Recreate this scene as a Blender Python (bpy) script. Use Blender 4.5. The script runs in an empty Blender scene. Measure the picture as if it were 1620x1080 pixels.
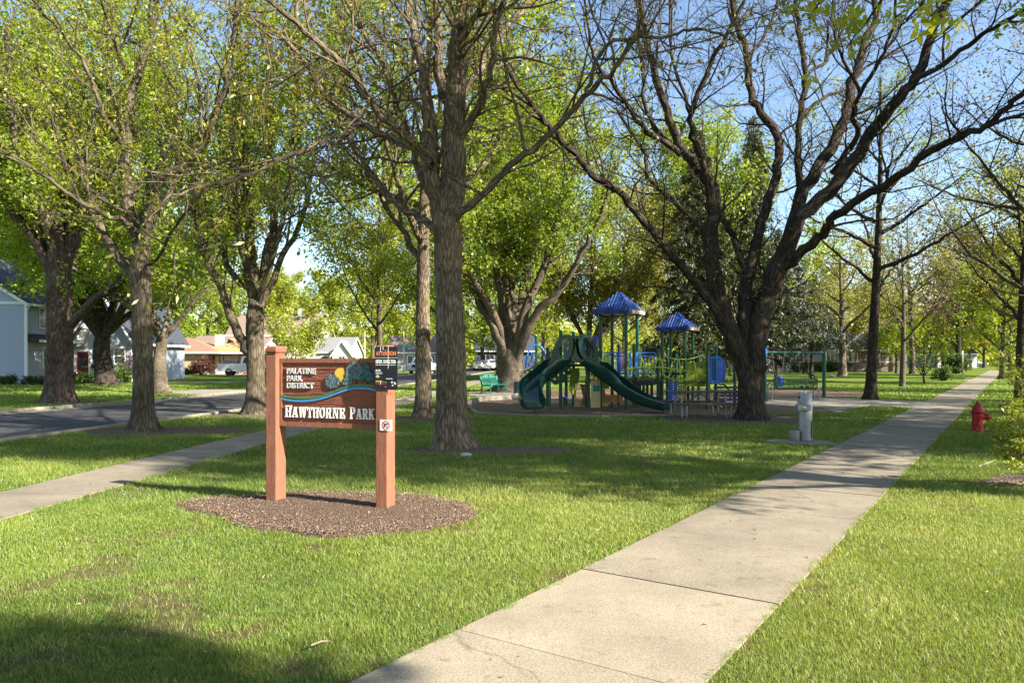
import bpy, math, random
import numpy as np
from mathutils import Vector, Matrix
C = bpy.context
S = C.scene
COL = S.collection
R = math.radians

# ------------------------------------------------------------------ camera, sky, sun, exposure
F, EYE, HZ = 1170.0, 1.65, 568.0          # focal length in photo pixels, eye height, horizon row
cam = bpy.data.cameras.new('camera'); camo = bpy.data.objects.new('camera', cam); COL.objects.link(camo)
camo.location = (0, 0, EYE); camo.rotation_euler = (R(90), 0, 0)
cam.sensor_width = 36; cam.lens = 36 * F / 1620; cam.shift_y = (HZ - 540) / 1620
cam.clip_start = 0.05; cam.clip_end = 3000
S.camera = camo
SUN_EL, SUN_AZ = R(31), math.atan2(0.87, -0.49)
w = bpy.data.worlds.new('World'); S.world = w; w.use_nodes = True
nt = w.node_tree
sky = nt.nodes.new('ShaderNodeTexSky'); sky.sky_type = 'NISHITA'; sky.sun_disc = False
sky.sun_elevation = SUN_EL; sky.sun_rotation = SUN_AZ; sky.air_density = 1.0; sky.dust_density = 0.6; sky.ozone_density = 2.0
nt.links.new(sky.outputs[0], nt.nodes['Background'].inputs[0])
nt.nodes['Background'].inputs[1].default_value = 0.085
sl = bpy.data.lights.new('sun', 'SUN'); so = bpy.data.objects.new('sun', sl); COL.objects.link(so)
sl.energy = 5.0; sl.angle = R(0.53); sl.color = (1.0, 0.92, 0.79)
sd = Vector((math.sin(SUN_AZ) * math.cos(SUN_EL), math.cos(SUN_AZ) * math.cos(SUN_EL), math.sin(SUN_EL)))
so.rotation_euler = (-sd).to_track_quat('-Z', 'Y').to_euler()
so.location = (30, -20, 40)
S.view_settings.view_transform = 'Standard'; S.view_settings.look = 'None'
S.view_settings.exposure = 1.8; S.view_settings.gamma = 1.0
S.render.engine = 'CYCLES'
S.cycles.max_bounces = 6; S.cycles.diffuse_bounces = 3; S.cycles.glossy_bounces = 2
S.cycles.transmission_bounces = 3; S.cycles.transparent_max_bounces = 4
S.cycles.caustics_reflective = False; S.cycles.caustics_refractive = False
S.cycles.use_denoising = True
S.cycles.sample_clamp_indirect = 6

# ------------------------------------------------------------------ pixel helpers (photo px -> place at a chosen depth)
def A(px, py, Y): return Vector(((px - 810) / F * Y, Y, EYE + (HZ - py) / F * Y))
def G(px, py):
    Y = F * EYE / (py - HZ); return Vector(((px - 810) / F * Y, Y, 0.0))

# ------------------------------------------------------------------ materials
def newmat(name):
    m = bpy.data.materials.new(name); m.use_nodes = True
    return m, m.node_tree, m.node_tree.nodes['Principled BSDF']
def N(t, kind, **kw):
    n = t.nodes.new('ShaderNode' + kind)
    for k, v in kw.items():
        if k in n.inputs: n.inputs[k].default_value = v
        else: setattr(n, k, v)
    return n
def ramp(t, stops):
    n = t.nodes.new('ShaderNodeValToRGB'); e = n.color_ramp.elements
    while len(e) < len(stops): e.new(0.5)
    for i, (p, c) in enumerate(stops):
        e[i].position = p; e[i].color = (*c, 1)
    return n
def mat(name, col, rough=0.6, metal=0.0, var=0.25, scale=6.0, bump=0.0, bscale=60.0, coord='Object', spec=0.4, stretch=(1, 1, 1)):
    m, t, b = newmat(name)
    tc = N(t, 'TexCoord'); mp = N(t, 'Mapping'); mp.inputs['Scale'].default_value = stretch
    t.links.new(tc.outputs[coord], mp.inputs[0])
    n1 = N(t, 'TexNoise', Scale=scale, Detail=5.0, Roughness=0.65); t.links.new(mp.outputs[0], n1.inputs['Vector'])
    lo = tuple(c * (1 - var) for c in col); hi = tuple(min(1, c * (1 + var)) for c in col)
    rp = ramp(t, [(0.3, lo), (0.7, hi)]); t.links.new(n1.outputs[0], rp.inputs[0])
    t.links.new(rp.outputs[0], b.inputs['Base Color'])
    b.inputs['Roughness'].default_value = rough; b.inputs['Metallic'].default_value = metal
    b.inputs['Specular IOR Level'].default_value = spec
    if bump:
        n2 = N(t, 'TexNoise', Scale=bscale, Detail=4.0); t.links.new(mp.outputs[0], n2.inputs['Vector'])
        bp = N(t, 'Bump', Strength=bump, Distance=0.02); t.links.new(n2.outputs[0], bp.inputs['Height'])
        t.links.new(bp.outputs[0], b.inputs['Normal'])
    return m
def bark(name, dark, light, furrow=9.0, strength=1.0, dist=0.035, patch=0.35):
    m, t, b = newmat(name)
    at = N(t, 'Attribute', attribute_name='bark_co')
    mp = N(t, 'Mapping'); mp.inputs['Scale'].default_value = (furrow, furrow, furrow * 0.17); t.links.new(at.outputs['Vector'], mp.inputs[0])
    wn = N(t, 'TexNoise', Scale=1.3, Detail=3.0); t.links.new(mp.outputs[0], wn.inputs['Vector'])
    ad = N(t, 'VectorMath', operation='MULTIPLY_ADD'); ad.inputs[1].default_value = (0.8,) * 3
    t.links.new(wn.outputs[1], ad.inputs[0]); t.links.new(mp.outputs[0], ad.inputs[2])
    vo = N(t, 'TexVoronoi', feature='DISTANCE_TO_EDGE', Scale=1.6); t.links.new(ad.outputs[0], vo.inputs['Vector'])
    n2 = N(t, 'TexNoise', Scale=4.0, Detail=8.0, Roughness=0.7); t.links.new(mp.outputs[0], n2.inputs['Vector'])
    mx = N(t, 'Math', operation='MULTIPLY_ADD'); mx.inputs[1].default_value = 0.35
    t.links.new(n2.outputs[0], mx.inputs[0])
    cl = N(t, 'Math', operation='MINIMUM'); cl.inputs[1].default_value = 0.32; t.links.new(vo.outputs[0], cl.inputs[0])
    t.links.new(cl.outputs[0], mx.inputs[2])
    rp = ramp(t, [(0.1, dark), (0.45, light)]); t.links.new(mx.outputs[0], rp.inputs[0])
    n3 = N(t, 'TexNoise', Scale=1.7, Detail=4.0); t.links.new(at.outputs['Vector'], n3.inputs['Vector'])
    r3 = ramp(t, [(0.35, (1 - patch,) * 3), (0.65, (1 + patch * 0.4, 1 + patch * .4, 1 + patch * 0.3))]); t.links.new(n3.outputs[0], r3.inputs[0])
    mm = N(t, 'MixRGB', blend_type='MULTIPLY', Fac=1.0); t.links.new(rp.outputs[0], mm.inputs[1]); t.links.new(r3.outputs[0], mm.inputs[2])
    t.links.new(mm.outputs[0], b.inputs['Base Color'])
    b.inputs['Roughness'].default_value = 0.95; b.inputs['Specular IOR Level'].default_value = 0.15
    bp = N(t, 'Bump', Strength=strength, Distance=dist); t.links.new(mx.outputs[0], bp.inputs['Height']); t.links.new(bp.outputs[0], b.inputs['Normal'])
    return m
def leafmat(name, stops, trans=0.5, gloss=0.035):
    m, t, b = newmat(name); t.nodes.remove(b)
    at = N(t, 'Attribute', attribute_name='tone'); rp = ramp(t, stops); t.links.new(at.outputs['Fac'], rp.inputs[0])
    d = N(t, 'BsdfDiffuse'); tr = N(t, 'BsdfTranslucent'); g = N(t, 'BsdfGlossy', Roughness=0.45)
    hs = N(t, 'HueSaturation', Hue=0.488, Saturation=1.1, Value=1.25); t.links.new(rp.outputs[0], hs.inputs['Color'])
    t.links.new(rp.outputs[0], d.inputs[0]); t.links.new(hs.outputs[0], tr.inputs[0])
    m1 = N(t, 'MixShader', Fac=trans); t.links.new(d.outputs[0], m1.inputs[1]); t.links.new(tr.outputs[0], m1.inputs[2])
    m2 = N(t, 'MixShader', Fac=gloss); t.links.new(m1.outputs[0], m2.inputs[1]); t.links.new(g.outputs[0], m2.inputs[2])
    t.links.new(m2.outputs[0], t.nodes['Material Output'].inputs[0])
    return m

M = {}
M['bark_oak'] = bark('bark_oak', (0.03, 0.024, 0.018), (0.25, 0.195, 0.135), 14, 1.0, 0.04)
M['bark_grey'] = bark('bark_grey', (0.03, 0.025, 0.018), (0.155, 0.128, 0.088), 11, 0.8, 0.02)
M['bark_dark'] = bark('bark_dark', (0.013, 0.0105, 0.009), (0.085, 0.066, 0.052), 10, 1.0, 0.03)
M['bark_red'] = bark('bark_red', (0.03, 0.022, 0.018), (0.155, 0.115, 0.09), 10, 0.9, 0.03)
M['bark_smooth'] = bark('bark_smooth', (0.04, 0.033, 0.025), (0.165, 0.135, 0.10), 16, 0.5, 0.012)
M['leaf_maple'] = leafmat('leaf_maple', [(0, (0.11, 0.19, 0.014)), (0.5, (0.22, 0.30, 0.032)), (1, (0.38, 0.43, 0.075))])
M['leaf_spring'] = leafmat('leaf_spring', [(0, (0.16, 0.22, 0.02)), (0.5, (0.29, 0.34, 0.032)), (1, (0.45, 0.47, 0.07))])
M['leaf_olive'] = leafmat('leaf_olive', [(0, (0.15, 0.165, 0.028)), (0.5, (0.26, 0.265, 0.045)), (1, (0.40, 0.36, 0.09))])
M['leaf_oak'] = leafmat('leaf_oak', [(0, (0.12, 0.13, 0.02)), (0.5, (0.23, 0.22, 0.03)), (1, (0.38, 0.32, 0.06))])
M['leaf_bud'] = leafmat('leaf_bud', [(0, (0.14, 0.13, 0.05)), (0.6, (0.25, 0.23, 0.09)), (1, (0.36, 0.32, 0.14))], 0.35)
M['leaf_red'] = leafmat('leaf_red', [(0, (0.055, 0.022, 0.02)), (0.5, (0.12, 0.045, 0.035)), (1, (0.19, 0.10, 0.06))], 0.35)
M['leaf_shrub'] = leafmat('leaf_shrub', [(0, (0.04, 0.075, 0.015)), (0.6, (0.08, 0.14, 0.025)), (1, (0.14, 0.21, 0.04))], 0.35)
M['needle'] = leafmat('needle', [(0, (0.03, 0.042, 0.014)), (0.6, (0.06, 0.075, 0.022)), (1, (0.14, 0.14, 0.04))], 0.2)
M['needle_blue'] = leafmat('needle_blue', [(0, (0.035, 0.046, 0.03)), (0.6, (0.07, 0.085, 0.052)), (1, (0.12, 0.13, 0.08))], 0.15)
M['grass'] = leafmat('grass', [(0, (0.06, 0.11, 0.014)), (0.35, (0.128, 0.212, 0.030)), (0.7, (0.235, 0.312, 0.05)), (0.93, (0.40, 0.41, 0.11)), (1, (0.40, 0.34, 0.17))], 0.38, 0.03)
M['wood_red'] = mat('wood_red', (0.235, 0.092, 0.052), 0.78, 0, 0.3, 7, 0.45, 45, stretch=(6, 6, 0.7))
M['wood_panel'] = mat('wood_panel', (0.215, 0.07, 0.04), 0.8, 0, 0.35, 12, 0.3, 60, stretch=(1, 1, 6))
M['letter'] = mat('letter', (0.78, 0.78, 0.74), 0.5, 0, 0.07, 30)
M['letter_grey'] = mat('letter_grey', (0.55, 0.57, 0.56), 0.5, 0, 0.07, 30)
M['sun_yellow'] = mat('sun_yellow', (0.72, 0.47, 0.06), 0.6, 0, 0.12, 20)
M['emblem_tree'] = mat('emblem_tree', (0.08, 0.14, 0.155), 0.7, 0, 0.9, 38, 0.9, 60)
M['emblem_dark'] = mat('emblem_dark', (0.035, 0.09, 0.10), 0.7, 0, 0.9, 38, 0.9, 60)
M['emblem_trunk'] = mat('emblem_trunk', (0.06, 0.02, 0.012), 0.8)
M['wave_green'] = mat('wave_green', (0.05, 0.19, 0.07), 0.55, 0, 0.1, 20)
M['wave_blue'] = mat('wave_blue', (0.06, 0.26, 0.55), 0.55, 0, 0.1, 20)
M['plate_black'] = mat('plate_black', (0.012, 0.013, 0.02), 0.35, 0, 0.2, 10)
M['plate_white'] = mat('plate_white', (0.78, 0.78, 0.76), 0.4, 0, 0.05, 10)
M['sign_orange'] = mat('sign_orange', (0.75, 0.22, 0.09), 0.5, 0, 0.05, 10)
M['sign_red'] = mat('sign_red', (0.55, 0.03, 0.03), 0.5, 0, 0.05, 10)
M['sign_teal'] = mat('sign_teal', (0.03, 0.40, 0.45), 0.4, 0, 0.1, 5)
M['bird_lime'] = mat('bird_lime', (0.7, 0.68, 0.6), 0.9)
M['black'] = mat('black', (0.012, 0.012, 0.013), 0.5)
M['pg_green'] = mat('pg_green', (0.008, 0.085, 0.055), 0.38, 0, 0.15, 5)
M['pg_slide'] = mat('pg_slide', (0.004, 0.045, 0.032), 0.24, 0, 0.25, 3, spec=0.6)
M['pg_blue'] = mat('pg_blue', (0.02, 0.10, 0.62), 0.35, 0, 0.15, 4)
M['pg_roof'] = mat('pg_roof', (0.012, 0.045, 0.21), 0.42, 0, 0.25, 3)
M['pg_lightblue'] = mat('pg_lightblue', (0.04, 0.24, 0.80), 0.35, 0, 0.15, 4)
M['pg_lime'] = mat('pg_lime', (0.42, 0.52, 0.03), 0.38, 0, 0.12, 4)
M['pg_olive'] = mat('pg_olive', (0.20, 0.25, 0.025), 0.45, 0, 0.2, 4)
M['pg_tan'] = mat('pg_tan', (0.62, 0.46, 0.24), 0.5, 0, 0.12, 4)
M['pg_brown'] = mat('pg_brown', (0.40, 0.20, 0.08), 0.5, 0, 0.15, 4)
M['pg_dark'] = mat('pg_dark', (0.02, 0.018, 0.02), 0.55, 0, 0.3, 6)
M['bench_teal'] = mat('bench_teal', (0.015, 0.135, 0.10), 0.4, 0, 0.15, 8)
M['bench_green'] = mat('bench_green', (0.008, 0.06, 0.05), 0.35, 0, 0.2, 8)
M['galv'] = mat('galv', (0.26, 0.26, 0.27), 0.45, 0.6, 0.2, 12)
M['steel_paint'] = mat('steel_paint', (0.25, 0.265, 0.29), 0.38, 0.35, 0.12, 5, 0.05, 80)
M['brass'] = mat('brass', (0.6, 0.48, 0.2), 0.3, 0.9)
M['table_wood'] = mat('table_wood', (0.12, 0.072, 0.05), 0.8, 0, 0.3, 10, 0.2, 40, stretch=(1, 8, 8))
M['hydrant'] = mat('hydrant', (0.30, 0.010, 0.012), 0.5, 0, 0.35, 9, 0.15, 40)
M['chain'] = mat('chain', (0.3, 0.3, 0.3), 0.5, 0.7)
M['glass'] = mat('glass', (0.035, 0.045, 0.055), 0.12, 0, 0.4, 1.2, spec=0.8)
M['white_trim'] = mat('white_trim', (0.76, 0.76, 0.74), 0.55, 0, 0.06, 4)
M['door_red'] = mat('door_red', (0.15, 0.012, 0.015), 0.45, 0, 0.1, 4)
M['shutter'] = mat('shutter', (0.035, 0.022, 0.03), 0.6)
M['car_white'] = mat('car_white', (0.78, 0.78, 0.77), 0.25, 0, 0.04, 3, spec=0.6)
M['car_silver'] = mat('car_silver', (0.58, 0.59, 0.6), 0.28, 0.35, 0.06, 3, spec=0.6)
M['car_blue'] = mat('car_blue', (0.02, 0.04, 0.12), 0.25, 0, 0.06, 3, spec=0.6)
M['tyre'] = mat('tyre', (0.02, 0.02, 0.02), 0.85)
M['rim'] = mat('rim', (0.45, 0.45, 0.46), 0.35, 0.7)
M['lamp_glass'] = mat('lamp_glass', (0.7, 0.7, 0.68), 0.15, 0, 0.05, 4)
M['lamp_red'] = mat('lamp_red', (0.45, 0.02, 0.02), 0.2)
M['pole_wood'] = mat('pole_wood', (0.42, 0.36, 0.29), 0.85, 0, 0.2, 6, stretch=(4, 4, 0.4))
M['stone'] = mat('stone', (0.48, 0.45, 0.40), 0.85, 0, 0.25, 9, 0.5, 18)
M['bin'] = mat('bin', (0.03, 0.055, 0.075), 0.5)
M['twig'] = mat('twig', (0.33, 0.27, 0.2), 0.9)

def siding(name, col, pitch=0.13):
    m, t, b = newmat(name)
    tc = N(t, 'TexCoord'); sp = N(t, 'SeparateXYZ'); t.links.new(tc.outputs['Object'], sp.inputs[0])
    d = N(t, 'Math', operation='DIVIDE'); d.inputs[1].default_value = pitch; t.links.new(sp.outputs[2], d.inputs[0])
    fr = N(t, 'Math', operation='FRACT'); t.links.new(d.outputs[0], fr.inputs[0])
    bp = N(t, 'Bump', Strength=1.0, Distance=0.025); bp.invert = True; t.links.new(fr.outputs[0], bp.inputs['Height']); t.links.new(bp.outputs[0], b.inputs['Normal'])
    rp = ramp(t, [(0.0, tuple(c * 0.5 for c in col)), (0.1, col), (1, col)]); t.links.new(fr.outputs[0], rp.inputs[0])
    t.links.new(rp.outputs[0], b.inputs['Base Color']); b.inputs['Roughness'].default_value = 0.6
    return m
def brick(name, c1, c2, mortar, scale=4.0):
    m, t, b = newmat(name)
    tc = N(t, 'TexCoord'); sp = N(t, 'SeparateXYZ'); t.links.new(tc.outputs['Object'], sp.inputs[0])
    ad = N(t, 'Math', operation='ADD'); t.links.new(sp.outputs[0], ad.inputs[0]); t.links.new(sp.outputs[1], ad.inputs[1])
    cb = N(t, 'CombineXYZ'); t.links.new(ad.outputs[0], cb.inputs[0]); t.links.new(sp.outputs[2], cb.inputs[1])
    bt = N(t, 'TexBrick', Scale=scale); bt.inputs['Color1'].default_value = (*c1, 1); bt.inputs['Color2'].default_value = (*c2, 1); bt.inputs['Mortar'].default_value = (*mortar, 1)
    t.links.new(cb.outputs[0], bt.inputs['Vector']); t.links.new(bt.outputs[0], b.inputs['Base Color']); b.inputs['Roughness'].default_value = 0.85
    return m
M['siding_blue'] = siding('siding_blue', (0.36, 0.395, 0.47))
M['siding_cream'] = siding('siding_cream', (0.62, 0.60, 0.52))
M['siding_grey'] = siding('siding_grey', (0.28, 0.28, 0.30))
M['siding_navy'] = siding('siding_navy', (0.05, 0.075, 0.13))
M['brick_tan'] = brick('brick_tan', (0.46, 0.32, 0.17), (0.40, 0.27, 0.14), (0.45, 0.38, 0.28))
M['brick_brown'] = brick('brick_brown', (0.14, 0.10, 0.075), (0.11, 0.08, 0.06), (0.16, 0.13, 0.11))  # brick darkened evenly, the shade over the wall is in the colour
M['roof_dark'] = mat('roof_dark', (0.045, 0.05, 0.065), 0.9, 0, 0.35, 8, 0.3, 30)
M['roof_brown'] = mat('roof_brown', (0.23, 0.145, 0.095), 0.9, 0, 0.25, 8, 0.3, 30)
M['roof_orange'] = mat('roof_orange', (0.40, 0.24, 0.11), 0.9, 0, 0.25, 8, 0.3, 30)
M['roof_mauve'] = mat('roof_mauve', (0.21, 0.15, 0.13), 0.9, 0, 0.25, 8, 0.3, 30)
M['roof_grey'] = mat('roof_grey', (0.19, 0.19, 0.20), 0.9, 0, 0.5, 14, 0.3, 30)
M['garage_door'] = siding('garage_door', (0.42, 0.41, 0.38), 0.5)

def lawnmat():
    m, t, b = newmat('lawn')
    tc = N(t, 'TexCoord')
    n1 = N(t, 'TexNoise', Scale=0.35, Detail=6.0, Roughness=0.6); t.links.new(tc.outputs['Object'], n1.inputs['Vector'])
    n2 = N(t, 'TexNoise', Scale=14.0, Detail=6.0, Roughness=0.75); t.links.new(tc.outputs['Object'], n2.inputs['Vector'])
    ad = N(t, 'Math', operation='MULTIPLY_ADD'); ad.inputs[1].default_value = 0.45; t.links.new(n1.outputs[0], ad.inputs[0])
    ml = N(t, 'Math', operation='MULTIPLY'); ml.inputs[1].default_value = 0.55; t.links.new(n2.outputs[0], ml.inputs[0]); t.links.new(ml.outputs[0], ad.inputs[2])
    rp = ramp(t, [(0.30, (0.035, 0.06, 0.012)), (0.45, (0.085, 0.135, 0.02)), (0.58, (0.15, 0.195, 0.03)), (0.72, (0.22, 0.21, 0.06))]); t.links.new(ad.outputs[0], rp.inputs[0])
    # near the camera the sheet is the soil and thatch under the blades
    ds = N(t, 'VectorMath', operation='LENGTH'); t.links.new(tc.outputs['Object'], ds.inputs[0])
    mr = N(t, 'MapRange'); mr.inputs['From Min'].default_value = 9; mr.inputs['From Max'].default_value = 32
    t.links.new(ds.outputs['Value'], mr.inputs[0])
    soil = ramp(t, [(0.35, (0.07, 0.065, 0.025)), (0.52, (0.12, 0.105, 0.045)), (0.64, (0.24, 0.17, 0.11))]); t.links.new(ad.outputs[0], soil.inputs[0])
    mx = N(t, 'MixRGB'); t.links.new(mr.outputs[0], mx.inputs[0]); t.links.new(soil.outputs[0], mx.inputs[1]); t.links.new(rp.outputs[0], mx.inputs[2])
    t.links.new(mx.outputs[0], b.inputs['Base Color']); b.inputs['Roughness'].default_value = 1.0; b.inputs['Specular IOR Level'].default_value = 0.05
    bp = N(t, 'Bump', Strength=0.8, Distance=0.05); t.links.new(n2.outputs[0], bp.inputs['Height']); t.links.new(bp.outputs[0], b.inputs['Normal'])
    return m
M['lawn'] = lawnmat()
def concmat(name, base, stain, fine=180.0):
    m, t, b = newmat(name)
    tc = N(t, 'TexCoord')
    n1 = N(t, 'TexNoise', Scale=0.9, Detail=8.0, Roughness=0.65); t.links.new(tc.outputs['Object'], n1.inputs['Vector'])
    n2 = N(t, 'TexNoise', Scale=fine, Detail=3.0, Roughness=0.8); t.links.new(tc.outputs['Object'], n2.inputs['Vector'])
    n3 = N(t, 'TexVoronoi', Scale=fine * 0.5); t.links.new(tc.outputs['Object'], n3.inputs['Vector'])
    r1 = ramp(t, [(0.3, stain), (0.62, base)]); t.links.new(n1.outputs[0], r1.inputs[0])
    r2 = ramp(t, [(0.3, (0.45, 0.43, 0.40)), (0.5, (0.98, 0.97, 0.96)), (0.72, (1.25, 1.22, 1.18))]); t.links.new(n2.outputs[0], r2.inputs[0])
    mx = N(t, 'MixRGB', blend_type='MULTIPLY', Fac=1.0); t.links.new(r1.outputs[0], mx.inputs[1]); t.links.new(r2.outputs[0], mx.inputs[2])
    ge = N(t, 'NewGeometry'); ri = ramp(t, [(0, (.82, .82, .83)), (1, (1.1, 1.09, 1.07))]); t.links.new(ge.outputs['Random Per Island'], ri.inputs[0])
    m2 = N(t, 'MixRGB', blend_type='MULTIPLY', Fac=1.0); t.links.new(mx.outputs[0], m2.inputs[1]); t.links.new(ri.outputs[0], m2.inputs[2])
    wn = N(t, 'TexNoise', Scale=2.2, Detail=5.0); t.links.new(tc.outputs['Object'], wn.inputs['Vector'])
    wa = N(t, 'VectorMath', operation='MULTIPLY_ADD'); wa.inputs[1].default_value = (.5,) * 3; t.links.new(wn.outputs[1], wa.inputs[0]); t.links.new(tc.outputs['Object'], wa.inputs[2])
    vc = N(t, 'TexVoronoi', feature='DISTANCE_TO_EDGE', Scale=.2); t.links.new(wa.outputs[0], vc.inputs['Vector'])
    rc = ramp(t, [(0.0, (.35, .33, .3)), (0.0022, (1, 1, 1))]); t.links.new(vc.outputs[0], rc.inputs[0])
    sp = N(t, 'TexNoise', Scale=7.0, Detail=3.0); t.links.new(tc.outputs['Object'], sp.inputs['Vector']); rs2 = ramp(t, [(0.28, (.72, .70, .66)), (0.40, (1, 1, 1))]); t.links.new(sp.outputs[0], rs2.inputs[0])
    m3 = N(t, 'MixRGB', blend_type='MULTIPLY', Fac=.45); t.links.new(m2.outputs[0], m3.inputs[1]); t.links.new(rc.outputs[0], m3.inputs[2])
    mx = N(t, 'MixRGB', blend_type='MULTIPLY', Fac=.8); t.links.new(m3.outputs[0], mx.inputs[1]); t.links.new(rs2.outputs[0], mx.inputs[2])
    t.links.new(mx.outputs[0], b.inputs['Base Color']); b.inputs['Roughness'].default_value = 0.92; b.inputs['Specular IOR Level'].default_value = 0.2
    bp = N(t, 'Bump', Strength=0.3, Distance=0.003); t.links.new(n3.outputs[0], bp.inputs['Height']); t.links.new(bp.outputs[0], b.inputs['Normal'])
    return m
M['path'] = concmat('path', (0.315, 0.275, 0.205), (0.21, 0.182, 0.135), 90)
M['concrete'] = concmat('concrete', (0.31, 0.285, 0.24), (0.22, 0.20, 0.17), 90)
M['asphalt'] = concmat('asphalt', (0.075, 0.075, 0.08), (0.05, 0.05, 0.055), 60)
def mulchmat(name, c0, c1, c2, scale):
    m, t, b = newmat(name)
    tc = N(t, 'TexCoord'); v = N(t, 'TexVoronoi', Scale=scale); t.links.new(tc.outputs['Object'], v.inputs['Vector'])
    n = N(t, 'TexNoise', Scale=scale * 0.6, Detail=6.0, Roughness=0.8); t.links.new(tc.outputs['Object'], n.inputs['Vector'])
    rp = ramp(t, [(0.3, c0), (0.52, c1), (0.72, c2)]); t.links.new(n.outputs[0], rp.inputs[0]); t.links.new(rp.outputs[0], b.inputs['Base Color'])
    b.inputs['Roughness'].default_value = 1.0; b.inputs['Specular IOR Level'].default_value = 0.1
    bp = N(t, 'Bump', Strength=1.0, Distance=0.03); t.links.new(v.outputs[0], bp.inputs['Height']); t.links.new(bp.outputs[0], b.inputs['Normal'])
    return m
M['mulch'] = mulchmat('mulch', (0.085, 0.057, 0.041), (0.165, 0.112, 0.08), (0.27, 0.2, 0.15), 70)
M['chips'] = mulchmat('chips', (0.07, 0.046, 0.032), (0.20, 0.14, 0.095), (0.36, 0.27, 0.19), 18)
M['soil'] = mulchmat('soil', (0.075, 0.053, 0.038), (0.16, 0.118, 0.085), (0.26, 0.2, 0.145), 25)

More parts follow.
